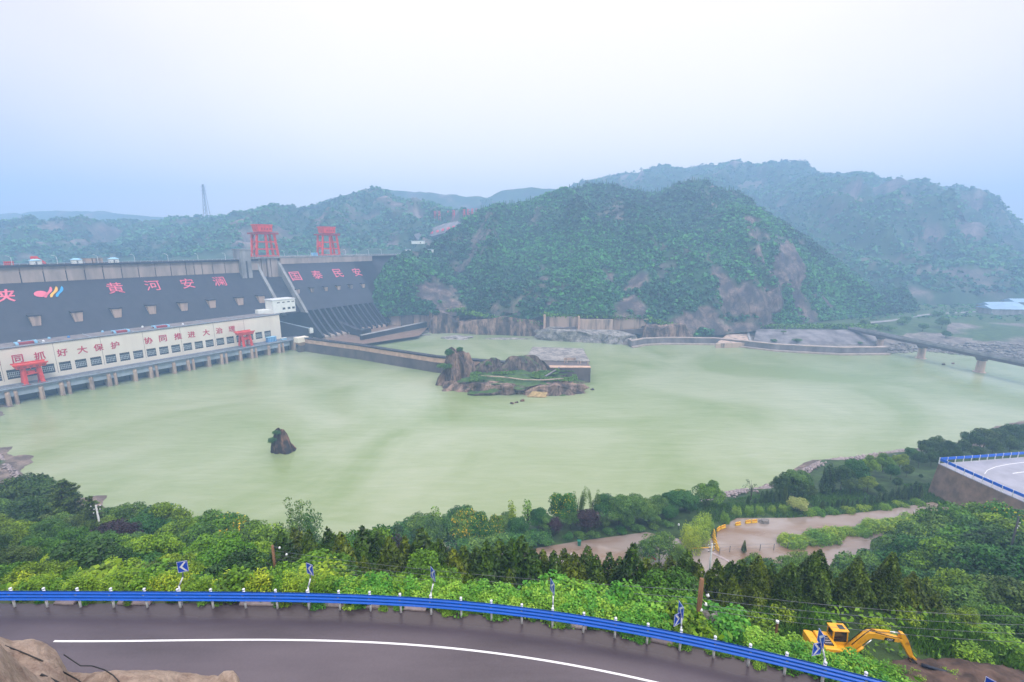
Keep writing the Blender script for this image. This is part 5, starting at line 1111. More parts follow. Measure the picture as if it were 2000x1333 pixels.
# -- shore tree row (beyond the brown pavement)
for kd, x, t_, Y, wd in (("teal", 792, 1010, 128, .8), ("teal", 822, 1003, 130, .8), ("spire", 858, 990, 131, 1.0), ("teal", 838, 1006, 126, .7), ("teal", 880, 1002, 130, .7), ("gold", 910, 988, 129, .75), ("gold", 938, 996, 127, .7), ("teal", 895, 985, 133, .7), ("gold", 966, 1003, 129, .6), ("teal", 990, 999, 131, .7), ("spire", 1003, 978, 130, .9), ("spire", 1030, 964, 131, 1.2), ("teal", 1012, 1005, 126, .6), ("teal", 1052, 992, 130, .75), ("teal", 1072, 1003, 128, .7), ("gold", 1102, 957, 131, .7), ("poplar", 1132, 953, 133, .8), ("poplar", 1160, 957, 133, .8), ("plum", 1084, 1014, 126, 1.0), ("plum", 1148, 998, 127, 1.3), ("teal", 1116, 985, 129, .7), ("teal", 1185, 965, 133, .8), ("teal", 1212, 968, 131, .8), ("teal", 1238, 963, 134, .8), ("teal", 1262, 970, 135, .85), ("teal", 1288, 968, 136, .85), ("teal", 1316, 960, 138, .85), ("teal", 1342, 955, 139, .8), ("teal", 1225, 995, 129, .7), ("teal", 1270, 990, 131, .75), ("teal", 1310, 985, 133, .75), ("teal", 1350, 978, 137, .75), ("willow", 1330, 950, 143, .7), ("broad", 1386, 937, 144, .85), ("dark", 1380, 975, 141, .6), ("dark", 1180, 1005, 128, .6), ("dark", 775, 1020, 126, .6)):
    plant_px(kd, x, t_, Y, wd*(1.25 if kd not in ("spire", "poplar") else 1.1), "shore", hmax=17)
for x, t_, Y in ((905, 1047, 121), (925, 1045, 121), (945, 1042, 122), (965, 1040, 122), (985, 1042, 122), (1005, 1036, 122), (1030, 1040, 122), (1050, 1036, 122.5), (1062, 1038, 122.5), (1110, 1042, 123.5), (1135, 1040, 124), (1160, 1042, 124.5), (1190, 1036, 126), (1215, 1032, 127), (1245, 1028, 128), (1275, 1022, 129), (1303, 1018, 130)):
    plant_px("round_shrub", x, t_, Y, 1.5, "shore hedge", hmin=2.2, hmax=4.5)
# -- terrace plants, right
for x, t_, Y, wd in ((1362, 1020, 122.5, 1.1), (1378, 1010, 125, 1.2), (1395, 1003, 129, 1.2), (1370, 1032, 119, 1.1), (1385, 1022, 121.5, 1.0), (1418, 1003, 132, 1.1), (1440, 990, 136.5, 1.2), (1462, 988, 137, 1.2), (1485, 988, 137.5, 1.2), (1508, 988, 138, 1.1), (1530, 984, 138.5, 1.0), (1543, 988, 138.5, .8), (1402, 1016, 129, .9)):
    plant_px("lime_hedge", x - (14 if x < 1410 else 0), t_, Y, wd*.62, "lime", hmin=2.5, hmax=6)
plant_px("blossom", 1561, 974, 138.5, 1.25, label="pale cream blossoming round bush at the right end of the lime shrubs", hmax=6)
for x, t_, Y in ((1463, 968, 143.5), (1476, 972, 143.5), (1490, 960, 144), (1499, 958, 144), (1508, 957, 144), (1517, 956, 144.5), (1526, 953, 145), (1535, 950, 145), (1541, 955, 145)):
    plant_px("column", x, t_, Y, 1.1, "first column row", hmax=8)
for x, t_, Y in ((1608, 978, 139.5), (1617, 980, 140), (1626, 982, 140), (1638, 976, 140.5), (1648, 975, 141), (1657, 974, 141), (1666, 978, 141.5), (1676, 974, 142), (1690, 972, 142.5), (1704, 966, 143), (1718, 962, 143.5), (1731, 958, 144), (1744, 955, 145), (1757, 951, 145.5), (1769, 949, 146), (1780, 947, 146.5), (1791, 940, 147), (1800, 946, 147)):
    plant_px("column", x, t_, Y, 1.15, "second column row", hmax=9)
plant_px("sparse", 1470, 938, 147, .9, label="half bare dark tree by the water left of the dark columns", hmax=10)
for kd, x, t_, Y, wd in (("dark", 1530, 922, 150, .7), ("teal", 1560, 912, 152, .95), ("dark", 1555, 945, 148, .9), ("dark", 1572, 940, 147, .7), ("dark", 1586, 945, 146, .6), ("column", 1622, 908, 153, 1.3), ("dark", 1650, 905, 155, .8), ("teal", 1678, 895, 158, .9), ("dark", 1665, 930, 151, .9), ("willow", 1700, 925, 152, .9), ("broad", 1700, 888, 165, .8), ("broad", 1730, 885, 170, .9), ("broad", 1762, 882, 172, .8), ("teal", 1745, 905, 160, .8), ("dark", 1775, 905, 162, .8), ("dark", 1720, 945, 149, .8), ("dark", 1755, 930, 153, .7), ("dark", 1800, 925, 160, .7), ("dark", 1815, 855, 186, .9), ("dark", 1835, 848, 190, .9), ("dark", 1860, 858, 186, .8), ("dark", 1885, 855, 188, .8), ("dark", 1905, 838, 195, .9), ("dark", 1930, 832, 198, .9), ("dark", 1960, 830, 200, .9), ("dark", 1985, 824, 204, .9), ("dark", 2015, 822, 206, .9), ("dark", 1945, 852, 185, .8), ("dark", 1980, 850, 186, .8), ("dark", 1910, 868, 180, .8), ("dark", 1870, 872, 178, .7), ("dark", 1825, 878, 175, .8), ("dark", 1800, 880, 175, .8), ("dark", 1845, 872, 177, .7), ("teal", 1785, 870, 182, .7)):
    plant_px(kd, x, t_, Y, wd, "right bank", hmax=14)
for x, t_, Y in ((1575, 992, 138), (1598, 997, 137.5), (1625, 1000, 138), (1655, 999, 138.8), (1690, 995, 139.6), (1725, 990, 140.6), (1760, 985, 141.8), (1795, 977, 143)):
    plant_px("shrub", x, t_, Y, 1.7, "verge", hmin=1.3, hmax=2)
# grassy median between the two wet lanes
for k in range(34):
    f = k/33; p = atz(1535 + 265*f, 1062 - 42*f, 12); plant("bright_shrub", p[0]+random.uniform(-.6, .6), p[1]+random.uniform(-.9, .9), random.uniform(1.5, 3.0), 1.3, "median", z=12.0)
for x, t_, Y, kd, wd in ((1292, 1035, 113, "willow", 1.25), (1262, 1050, 110, "willow", .8), (1330, 1062, 109, "broad", .7), (1580, 1046, 100, "willow", 1.1), (1600, 1062, 97, "willow", .9), (1545, 1070, 99, "willow", .8), (1500, 1085, 98, "teal", .8), (1475, 1082, 100, "broad", .7), (1430, 1100, 96, "bright", .6), (1455, 1056, 117.5, "young_cypress", .5), (1560, 1085, 92, "broad", .8)):
    plant_px(kd, x, t_, Y, wd, "terrace", hmax=12)
# -- big trees right
for kd, x, t_, Y, wd in (("broad", 1880, 962, 110, 1.0), ("broad", 1925, 955, 108, 1.1), ("teal", 1850, 985, 108, .9), ("teal", 1960, 968, 100, 1.0), ("broad", 1995, 960, 98, 1.0), ("gold", 1985, 952, 104, .9), ("teal", 1820, 1005, 104, .9), ("broad", 1860, 1005, 98, 1.0), ("teal", 1905, 1010, 92, 1.0), ("broad", 1950, 1015, 88, 1.1), ("dark", 1990, 1020, 84, 1.0), ("teal", 1780, 1040, 94, .9), ("teal", 1740, 1065, 88, .9), ("teal", 1705, 1075, 84, .9), ("teal", 1815, 1055, 84, 1.0), ("broad", 1860, 1055, 80, 1.0), ("teal", 1910, 1065, 76, 1.0), ("dark", 1960, 1065, 72, 1.0), ("teal", 2010, 1060, 70, 1.0), ("column", 1660, 1095, 90, 1.2), ("column", 1676, 1088, 90, 1.2), ("column", 1692, 1080, 90, 1.2), ("broad", 1640, 1115, 80, .8), ("teal", 1660, 1130, 70, .9), ("broad", 1720, 1105, 72, .9), ("dark", 1770, 1100, 70, 1.0), ("teal", 1830, 1110, 66, 1.0), ("broad", 1890, 1120, 60, 1.0), ("teal", 1945, 1125, 58, 1.0), ("dark", 1995, 1130, 56, 1.0), ("broad", 1990, 1180, 48, .9), ("teal", 1940, 1175, 50, .8), ("broad", 1890, 1185, 48, .8)):
    plant_px(kd, x, t_, Y, wd, "right slope", hmin=5, hmax=17)
# -- cypress row below the road
for x, t_, Y in ((548, 1050, 52), (576, 1043, 54), (600, 1046, 50), (640, 1042, 52), (665, 1050, 48), (708, 1040, 50), (738, 1025, 54), (760, 1060, 47), (790, 1058, 50), (822, 1044, 50), (845, 1072, 46), (858, 1062, 50), (885, 1082, 46), (905, 1076, 50), (930, 1078, 50), (950, 1070, 47), (976, 1066, 51), (1000, 1064, 49), (1018, 1060, 50), (1040, 1080, 48), (1060, 1084, 50), (1082, 1086, 48), (1103, 1084, 50), (1122, 1090, 47), (1148, 1078, 52), (1165, 1094, 48), (1190, 1090, 50), (1210, 1098, 48), (1237, 1073, 45), (1262, 1100, 48), (1285, 1108, 46), (1310, 1098, 48), (1345, 1086, 45), (1365, 1106, 44), (1402, 1104, 44), (1430, 1106, 46), (1452, 1104, 44), (1480, 1122, 42), (1508, 1112, 46), (1535, 1120, 44), (1558, 1122, 46), (1585, 1132, 43), (1612, 1140, 45), (1640, 1142, 46), (1690, 1128, 50), (1725, 1140, 46), (1755, 1135, 48), (1790, 1140, 46), (1810, 1136, 48)):
    plant_px("cypress", x, t_-6, Y, random.uniform(1.25, 1.6), "cypress row", hmin=7, hmax=13)
plant_px("young_cypress", 916, 1118, 32.5, 1.1, label="small light green conical cypress right behind the blue rail, left of centre", hmin=3.2, hmax=5)
# -- left slope
for kd, x, t_, Y, wd in (("cedar", 120, 938, 106, 1.0), ("cedar", 172, 970, 98, .7), ("dark", 25, 918, 128, .9), ("dark", 62, 925, 124, .8), ("dark", 5, 940, 118, .9), ("dark", 88, 958, 112, .8), ("dark", 40, 965, 108, .9), ("dark", 140, 1002, 96, .8), ("dark", 170, 1012, 92, .7), ("teal", 100, 985, 112, .8), ("dark", 75, 990, 112, .8), ("teal", 205, 985, 108, .7), ("teal", 245, 982, 106, .8), ("teal", 290, 985, 104, .9), ("broad", 315, 978, 104, .7), ("plum", 212, 1015, 92, 1.2), ("plum", 240, 1022, 90, 1.0), ("teal", 265, 1000, 98, .9), ("broad", 350, 1002, 98, .9), ("broad", 385, 996, 98, .9), ("gold", 430, 1000, 96, .9), ("gold", 460, 1005, 94, .8), ("broad", 410, 1010, 92, .9), ("poplar", 578, 982, 100, .75), ("poplar", 606, 990, 100, .8), ("willow", 528, 1012, 92, .6), ("broad", 500, 1020, 88, .8), ("teal", 480, 1012, 92, .7), ("broad", 690, 1022, 74, .75), ("broad", 710, 1030, 70, .8), ("teal", 722, 1012, 84, .5), ("plum", 755, 1046, 84, .9), ("bright", 700, 1065, 52, .8), ("bright", 675, 1085, 48, .7)):
    plant_px(kd, x, t_, Y, wd*1.1, "left bank", hmin=4, hmax=21)
for kd, x, t_, Y, wd in (("broad", 30, 1010, 84, 1.), ("teal", 85, 1015, 84, .9), ("broad", 130, 1030, 78, 1.0), ("teal", 175, 1035, 78, .9), ("broad", 215, 1050, 70, 1.0), ("broad", 60, 1050, 68, 1.0), ("bright", 110, 1068, 58, .9), ("broad", 160, 1075, 58, .9), ("dark", 20, 1065, 60, 1.0), ("bright", 255, 1045, 66, .9), ("bright", 290, 1030, 62, 1.0), ("dark", 330, 1040, 66, .9), ("bright", 365, 1040, 62, .9), ("bright", 430, 1042, 52, 1.0), ("broad", 395, 1060, 56, .9), ("broad", 480, 1045, 62, .9), ("bright", 515, 1060, 54, .8), ("broad", 325, 1075, 50, .9), ("bright", 225, 1080, 48, .9), ("bright", 180, 1095, 44, .8), ("broad", 90, 1095, 46, .9), ("broad", 40, 1100, 44, .9), ("dark", 270, 1090, 45, .8), ("bright", 460, 1080, 44, .8), ("dark", 500, 1095, 44, .7), ("bright", 380, 1095, 42, .8), ("broad", 135, 1105, 42, .8), ("broad", 5, 1090, 47, .9), ("broad", 600, 1075, 46, .8), ("broad", 560, 1090, 44, .7), ("dark", -20, 1040, 70, 1.), ("broad", -30, 1000, 88, 1.)):
    plant_px(kd, x, t_, Y, wd, "left slope", hmin=4, hmax=12)
# -- along the rail
def rail_plant(kind, px, off, h, wd, zone):
    i = np.interp(px, [p[0] for p in POSTPX], np.arange(len(POSTPX))); p = POSTS[int(i)]*(1-(i % 1)) + POSTS[min(int(i)+1, len(POSTS)-1)]*(i % 1)
    s = float(np.polyval(np.polyder(cf), min(max(p[0], -40), 26))); n = np.array((-s, 1.))/math.hypot(s, 1); return plant(kind, p[0]+n[0]*off, p[1]+n[1]*off, h, wd, zone)
for k, x in enumerate(np.linspace(-20, 620, 44)):
    kd = ("lime_shrub", "bright_shrub", "lime_shrub", "shrub")[k % 4]; rail_plant(kd, x+random.uniform(-8, 8), random.uniform(1.3, 2.8), random.uniform(1.0, 2.0), random.uniform(.7, .95), "rail left")
for k, x in enumerate(np.linspace(0, 640, 24)): rail_plant(("shrub", "bright_shrub")[k % 2], x+random.uniform(-10, 10), random.uniform(4.5, 9), random.uniform(2, 3.6), 1.0, "rail left")
for k, x in enumerate(np.linspace(628, 1290, 64)): rail_plant("vine", x+random.uniform(-8, 8), random.uniform(1.3, 2.1), random.uniform(.8, 1.35), random.uniform(.75, .95), "rail vines")
for k, x in enumerate(np.linspace(1060, 1290, 16)): rail_plant("vine", x+random.uniform(-8, 8), random.uniform(2.2, 4.2), random.uniform(1.4, 2.2), .95, "rail vines")
for x, of, h in ((1090, 5.5, 2.8), (1130, 6, 3.3), (1165, 6, 3.0), (1110, 4.6, 2.6), (1150, 4.8, 2.8), (1190, 5, 2.4)): rail_plant("bright_shrub", x, of, h, .9, "rail shrubs")
for k, x in enumerate((1385, 1410, 1430, 1450, 1345, 1365)): rail_plant("vine" if k < 4 else "shrub", x, random.uniform(2, 4.5), random.uniform(1.6, 2.4), .9, "rail vines right")
for k, x in enumerate(np.linspace(1500, 1760, 26)): rail_plant("vine", x+random.uniform(-6, 6), random.uniform(1.2, 2.2), random.uniform(.7, 1.2), random.uniform(.75, .95), "rail vines right")
for x, of, h in ((1300, 6.5, 3.4), (1325, 7.5, 3.2), (1285, 9, 3.4)): rail_plant("hedge", x, of, h, .8, "rail shrubs")
for k, x in enumerate(np.linspace(20, 1480, 58)):
    if k % 7 in (3, 4): continue
    rail_plant(("shrub", "bright_shrub", "vine")[k % 3 if x < 640 else 2], x+random.uniform(-14, 14), random.uniform(.3, .7), random.uniform(.25, .6), .8, "rail foot")
for x, y, h in ((24, 37.5, 1.3), (27, 38.5, 1.2), (31, 38.4, 1.0), (35, 37.4, 1.1), (22, 36, 1.4), (19, 37, 1.7), (39, 38, 1.2), (46, 36, 2.2), (49, 39, 1.8), (41, 34, 1.5), (52, 36, 2.6), (55, 40, 2.2), (29, 42, 1.0), (34, 41.5, 1.1), (44, 42.5, 1.6), (50, 44, 2.2), (56, 46, 2.6)): plant("bright_shrub" if y < 37 and x > 40 else "shrub", x, y, h, 1.1, "excavator shrubs")
for x, y, h in ((25.5, 41, 5.5), (28.2, 40.2, 5.0), (31.5, 41, 5.8), (35.2, 40.6, 5.4), (38.4, 40.4, 6.0), (41.5, 41, 5.6), (44.6, 41.2, 6.0), (22.6, 40.5, 5.4)): plant("cypress", x, y, h, 1.5, "cypress row")
for px, py, Y, kd, h in ((1700, 1290, 31, "lime_shrub", 1.7), (1745, 1318, 29.5, "bright_shrub", 1.9), (1790, 1330, 29, "lime_shrub", 1.8), (1860, 1325, 30, "bright_shrub", 1.5)):
    p = atz(px, py, 64.2); plant(kd, p[0], p[1], h*.8, .9, "excavator shrubs")

for kd, x, t_, Y in (("dark", -70, 940, 128), ("teal", -40, 975, 110), ("broad", -90, 990, 100), ("dark", -130, 950, 140), ("teal", -150, 985, 110), ("broad", -120, 1030, 84), ("bright", -80, 1050, 70), ("broad", -160, 1060, 72), ("dark", -190, 970, 130), ("teal", -230, 960, 150), ("broad", -210, 1010, 100), ("dark", -260, 985, 130), ("broad", -270, 1040, 90), ("bright", -60, 1085, 54), ("broad", -110, 1090, 52), ("teal", -200, 1080, 66), ("dark", -300, 960, 165), ("broad", -330, 1000, 130)):
    plant_px(kd, x, t_, Y, 1.15, "left slope", hmin=6, hmax=16)
# fill the gaps on the slopes
ENV = [(-100, 930), (0, 930), (60, 950), (120, 965), (180, 985), (300, 990), (400, 1005), (480, 1018), (560, 1040), (700, 1052), (760, 1070), (800, 1080), (900, 1090), (1000, 1085), (1060, 1095), (1200, 1102), (1300, 1116), (1400, 1122), (1500, 1125), (1560, 1100), (1660, 1110), (1760, 1050), (1850, 985), (2100, 960)]
ex, ey_ = [q[0] for q in ENV], [q[1] for q in ENV]
pts = [(q[6], 1.) for q in PLANTS]; cnt = 0; tries = 0
rgf = np.random.default_rng(99)
while cnt < 200 and tries < 9000:
    tries += 1; px = rgf.uniform(-60, 2060); Y = rgf.uniform(36, 116); 
    x = (px-1000)/(F*CP)*Y*.92; g = float(ground_z(x, Y)); d_ = Y - float(yr(x))
    if d_ < 7 or (10 < g < 13.2) or g < 1.5 or math.hypot((x-38)/16, (Y-36)/8) < 1: continue
    if min((x-q[0][0])**2 + (Y-q[0][1])**2 for q in pts) < 9.5 + Y*.06: continue
    kd = rgf.choice(["broad", "teal", "bright", "dark"], p=[.5, .15, .2, .15]) if px < 560 else (rgf.choice(["cypress", "broad", "teal"], p=[.74, .08, .18]) if px < 1780 else rgf.choice(["teal", "broad", "dark"], p=[.4, .4, .2]))
    a, b = proj(np.array((x, Y, g))); ev = np.interp(a, ex, ey_); top = aty(a, ev+8, Y)[2]; h = min(top-g, rgf.uniform(6, 10))
    if h < 3.2: continue
    plant(str(kd), x, Y, h, 1.1, "slope fill"); pts.append(((x, Y), 1.)); cnt += 1

# leafy undergrowth over the soil of the slope (nobody could count it)
n = 60000; ux = rng.uniform(-150, 135, n); uy = rng.uniform(14, 150, n); ug = ground_z(ux, uy); ud = uy - yr(ux)
keep = (ud > 1.6) & ~((ug > 11) & (ug < 12.4) & (uy > 105)) & (ug > 1.8) & (np.hypot((ux-37)/9, (uy-31.3)/2.9) > 1) & (np.hypot((ux-28)/3, (uy-34.5)/2) > 1) & ((np.hypot(ux/140, uy/90) < 1.1))
ux, uy, ug = ux[keep], uy[keep], ug[keep]; n = len(ux); k = 3
C = np.repeat(np.stack([ux, uy, ug+.1], -1), k, 0) + rng.normal(size=(n*k, 3))*(.35, .35, .25) + (0, 0, .35)
V, Fq = leaves(C, unit(rng.normal(size=(n*k, 3))*.6 + (0, 0, .8)), .35+.35*rng.random(n*k), .55); finish(bpy.data.objects.new("undergrowth", np_mesh("undergrowth", V, Fq, "leaf_mid", False, {"tint": np.repeat(np.clip(.5+.5*vnoise(C*.15, 3) + .25*rng.normal(size=n*k), 0, 1), 4)})), label="low leafy undergrowth covering the slope between the trees", cat="undergrowth", kind="stuff")
# grass by the excavator and on the terrace verges
n = 60000; gx_ = np.concatenate([rng.uniform(17, 66, n//2), rng.uniform(62, 158, n//2)]); gy_ = np.concatenate([rng.uniform(30, 48, n//2), rng.uniform(132, 156, n//2)]); gg = ground_z(gx_, gy_)
pin = np.zeros(n, bool); poly = np.array(tp); 
for a, b in zip(poly, np.roll(poly, -1, 0)):
    cnd = ((a[1] > gy_) != (b[1] > gy_)) & (gx_ < (b[0]-a[0])*(gy_-a[1])/((b[1]-a[1])+1e-9)+a[0]); pin ^= cnd
keep = ~pin & (np.hypot((gx_-37)/8.4, (gy_-31.4)/2.6) > 1) & (np.hypot((gx_-29)/2.6, (gy_-34.1)/1.8) > 1) & (vnoise(np.stack([gx_*.12, gy_*.12, gx_*0], -1), 4) > -.35); gx_, gy_, gg = gx_[keep], gy_[keep], gg[keep]; n = len(gx_)
V, Fq = leaves(np.stack([gx_, gy_, gg+.3], -1), unit(rng.normal(size=(n, 3))*(1, 1, .3)), .8+.7*rng.random(n), .14, up=np.array((0, 0, 1.6)))
finish(bpy.data.objects.new("grass", np_mesh("grass", V, Fq, "grass_leaf", False, {"tint": np.repeat(rng.random(n), 4)})), label="long green grass on the bench beyond the excavator and on the terrace verges", cat="grass", kind="stuff")

# woods on the far hills: leaf clumps too many to count
def woods(h, name, mat, n, r0, r1, k, leaf, label, rock_thr=.47, kmax=1.03, low=.0):
    P, rk, rows = h; nr, nc = P.shape[:2]; nr = min(nr, rows+2)
    fi = rng.uniform(0, nc-1.001, n*2); fk = rng.uniform(low, 1, n*2)*(nr-1.001); i, j = fi.astype(int), fk.astype(int); a, b = (fi-i)[:, None], (fk-j)[:, None]
    Pc = (P[j, i]*(1-a)+P[j, i+1]*a)*(1-b) + (P[j+1, i]*(1-a)+P[j+1, i+1]*a)*b; rr = rk[j, i]
    dens = .5 + .5*vnoise(Pc*.02, 71)
    kp = (rr < rock_thr + .05*rng.normal(size=len(rr))) & (rng.random(len(rr)) < .45+.75*dens); Pc = Pc[kp][:n]; n = len(Pc)
    R_ = rng.uniform(r0, r1, n)*(.75+.6*rng.random(n)**3); dct = sph(n*k); dct[:, 2] = np.where(dct[:, 2] < -.2, -dct[:, 2], dct[:, 2]); Rr = np.repeat(R_, k)
    C = np.repeat(Pc, k, 0) + dct*(Rr*(.6+.4*rng.random(n*k)))[:, None]*(1, 1, .85) + np.stack([Rr*0, Rr*0, Rr*.45], -1)
    tint = np.clip(np.repeat(.45 + .5*vnoise(Pc*.012, 72) + .28*rng.normal(size=n), k) + .10*rng.normal(size=n*k), 0, 1)
    V, Fq = leaves(C, unit(dct + rng.normal(size=(n*k, 3))*.5 + (0, 0, .3)), Rr*leaf*(.7+.6*rng.random(n*k)), .75)
    finish(bpy.data.objects.new(name, np_mesh(name, V, Fq, mat, False, {"tint": np.repeat(tint, 4)})), label=label, cat="woodland", kind="stuff")
woods(hA, "woodland", "forest_near", 30000, 1.7, 3.4, 12, 1.0, "dense green woodland covering the steep hill across the river", low=0.)
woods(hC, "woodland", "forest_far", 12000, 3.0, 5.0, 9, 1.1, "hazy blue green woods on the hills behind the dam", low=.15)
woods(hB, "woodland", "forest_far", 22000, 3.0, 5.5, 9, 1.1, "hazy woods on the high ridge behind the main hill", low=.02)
# pointed trees along the crest of the main hill
P, rk, rows = hA; C, Nn, T = [], [], []
for px in np.arange(930, 1480, 3.2):
    if rng.random() < .25: continue
    i = int(np.clip((px-716)/4 + rng.normal()*.4, 0, P.shape[1]-1)); b = P[rows-1-rng.integers(0, 3), i]; hh = rng.uniform(4, 9); n = 26; kq = rng.random(n); a = rng.random(n)*6.28; rr = (1-kq)*hh*.24
    C.append(b + np.stack([np.cos(a)*rr, np.sin(a)*rr, kq*hh], -1)); Nn.append(unit(np.stack([np.cos(a), np.sin(a), a*0+.3], -1))); T.append(np.full(n, rng.random()*.5))
C, Nn, T = map(np.concatenate, (C, Nn, T)); V, Fq = leaves(C, Nn, np.full(len(C), 2.0), .6, up=np.array((0, 0, 1.5))); finish(bpy.data.objects.new("treeline", np_mesh("treeline", V, Fq, "forest_near", False, {"tint": np.repeat(T, 4)})), label="thin line of pointed trees along the crest of the main hill", cat="treeline", kind="stuff")
woods(hBank, "woodland", "forest_near", 2600, 1.2, 2.8, 12, 1.0, "scattered scrub on the flat right bank below the mountain", rock_thr=.36, low=.36)
# bushes on the right bank flat, on the shore walls and the island
def bush_at(kind, p, h, wd, label, group=None): 
    r = plant(kind, float(p[0]), float(p[1]), h, wd, "placed", label, z=float(p[2])-.3, group=group); return r
for x, y, h, lb in ((1490, 634, 9, "dark bush at the left end of the revetment top"), (1610, 642, 9, "rounded bush above the middle of the revetment"), (1632, 640, 8, "bush right of the rounded one above the revetment"), (1690, 636, 11, "big dark bush beside the bridge head on its left"), (1720, 642, 9, "dark bush right at the bridge head"), (1760, 628, 8, "bush on the flat between track and bridge"), (1800, 640, 11, "tall dark bush on the flat right of the bridge head"), (1838, 636, 14, "tallest dark tree on the flat in front of the sheds"), (1845, 655, 9, "bush below the tallest tree on the flat"), (1735, 640, 7, "small bush between bridge head and track"), (1770, 622, 8, "bush beside the pale track"), (1830, 612, 8, "bush above the pale track near the sheds")):
    q = bank_pt(x, y+6); bush_at("teal" if h > 8.5 else "round_shrub", q, h, .9 if h > 8.5 else 1.3, lb)
for x, y, Y, h, lb in ((1512, 668, 452, 4.0, "green bush at the foot of the revetment, left one"), (1556, 668, 449, 4.5, "green bush at the foot of the revetment, larger middle one"), (1680, 672, 440, 3.0, "small bush at the right foot of the revetment"), (1530, 650, 466, 3., "small bush high on the revetment left")):
    bush_at("round_shrub", aty(x, y, Y), h, 1.5, lb)
for p, kd, h, wd, lb in (((-45, 319, 20), "teal", 8, .95, "leafy green top on the left shoulder of the rock pillar"), ((-38, 322, 22.5), "teal", 6.5, .8, "dark green tree on the very top of the rock pillar"), ((-48, 314, 13), "round_shrub", 6, 1.5, "bush hanging on the left side of the rock pillar"), ((-18, 327, 11), "teal", 6, .8, "small tree against the guide wall right of the pillar"), ((-27, 321, 6.5), "round_shrub", 4, 1.3, "bush at the right foot of the rock pillar"), ((-20, 306, 7.5), "round_shrub", 4, 1.3, "bush beside the footpath at the left end of the island"), ((2, 336, 14), "round_shrub", 4, 1.6, "bush on the crown of the island mound, left"), ((14, 333, 14), "round_shrub", 3.5, 1.6, "bush on the crown of the island mound, right"), ((-6, 326, 9), "round_shrub", 3.5, 1.6, "bush below the island mound"), ((33, 322, 9), "round_shrub", 3.5, 1.4, "bush beside the pier block on its left"), ((22, 321, 8), "round_shrub", 3, 1.4, "bush by the grey stair on the island")):
    bush_at(kd, p, h, wd, lb)
bush_at("round_shrub", aty(532, 866, 206.5), 4.2, .8, "dark green bush on the left shoulder of the lone river rock"); bush_at("round_shrub", aty(541, 850, 207.5), 3.6, .9, "dark green bush on top of the lone river rock")
MB().add([(6, 305.5, 7.95), (20, 305.5, 7.95), (26, 311, 8.2), (4, 312, 8.2)], [(0, 1, 2, 3)]) 
n = 9000; gx_ = rng.uniform(-30, 46, n); gy_ = rng.uniform(303, 324, n); kp = (vnoise(np.stack([gx_*.11, gy_*.16, gx_*0], -1), 14) > .12); gx_, gy_ = gx_[kp], gy_[kp]; n = len(gx_)
V, Fq = leaves(np.stack([gx_, gy_, 7.6+1.3*np.clip((gy_-303)/10, 0, 1)+.4*rng.random(n)], -1), unit(rng.normal(size=(n, 3))*.5+(0, 0, .8)), .9+.5*rng.random(n), .6); finish(bpy.data.objects.new("grass", np_mesh("grass", V, Fq, "grass_leaf", False, {"tint": np.repeat(.2+.8*rng.random(n), 4)})), label="bright green grass patches on the rock island", cat="grass", kind="stuff")
# turf and scrub along the top of the far shore walls
C = []
for x0, y0, x1, y1, Y0, Y1, n in ((850, 612, 905, 606, 530, 524, 700), (905, 612, 1062, 634, 520, 500, 3000), (1062, 617, 1270, 622, 492, 478, 2600), (1270, 628, 1330, 640, 476, 476, 500), (740, 600, 850, 612, 556, 534, 1600), (1480, 640, 1720, 640, 486, 466, 1600)):
    f = rng.random(n); p = np.array([aty(x0+(x1-x0)*q, y0+(y1-y0)*q, Y0+(Y1-Y0)*q) for q in f]); C.append(p + rng.normal(size=(n, 3))*(2, 4, 1.0) + (0, 5, .8))
C = np.concatenate(C); n = len(C); V, Fq = leaves(C, unit(rng.normal(size=(n, 3))*.6+(0, 0, .7)), 1.6+1.4*rng.random(n), .7); finish(bpy.data.objects.new("undergrowth", np_mesh("undergrowth", V, Fq, "leaf_bright", False, {"tint": np.repeat(rng.random(n)*.8, 4)})), label="bright scrub along the top of the far shore walls and cliffs", cat="undergrowth", kind="stuff")
# loose stones along the banks
def stones(name, L, smin, smax, label, mat, seed):
    rg = np.random.default_rng(seed); vs, fs = [], []; base = np.array([(0, 0, 1), (1, 0, 0), (0, 1, 0), (-1, 0, 0), (0, -1, 0), (.6, .6, .6), (-.6, .6, .5), (-.6, -.6, .6), (.6, -.6, .5), (0, 0, -.6)]); Fb = [(0, 1, 5), (0, 5, 2), (0, 2, 6), (0, 6, 3), (0, 3, 7), (0, 7, 4), (0, 4, 8), (0, 8, 1), (9, 5, 1), (9, 2, 5), (9, 6, 2), (9, 3, 6), (9, 7, 3), (9, 4, 7), (9, 8, 4), (9, 1, 8)]
    for p in L:
        s = rg.uniform(smin, smax, 3)*(1, 1, .6); b = len(vs); a = rg.random()*6.28; q = base*s*(1+.25*rg.normal(size=(10, 1))); vs += [np.array(p)+(v[0]*math.cos(a)-v[1]*math.sin(a), v[0]*math.sin(a)+v[1]*math.cos(a), v[2]) for v in q]; fs += [tuple(i+b for i in f) for f in Fb]
    me = np_mesh(name, np.array(vs), np.array(fs), mat); finish(bpy.data.objects.new(name, me), label=label, cat="rubble", kind="stuff")
L = []
for k in range(1500):
    px = random.uniform(1340, 1760); sh = np.interp(px, [1340, 1420, 1500, 1570, 1640, 1790], [158, 167.8, 175.8, 184.6, 204.6, 213.1]); Y = sh - abs(random.gauss(0, 4.2)) + 1.2; x = (px-1000)/(F*CP)*Y*1.0; x = aty(px, 950, Y)[0]; L.append((x, Y, float(ground_z(x, Y))+.1))
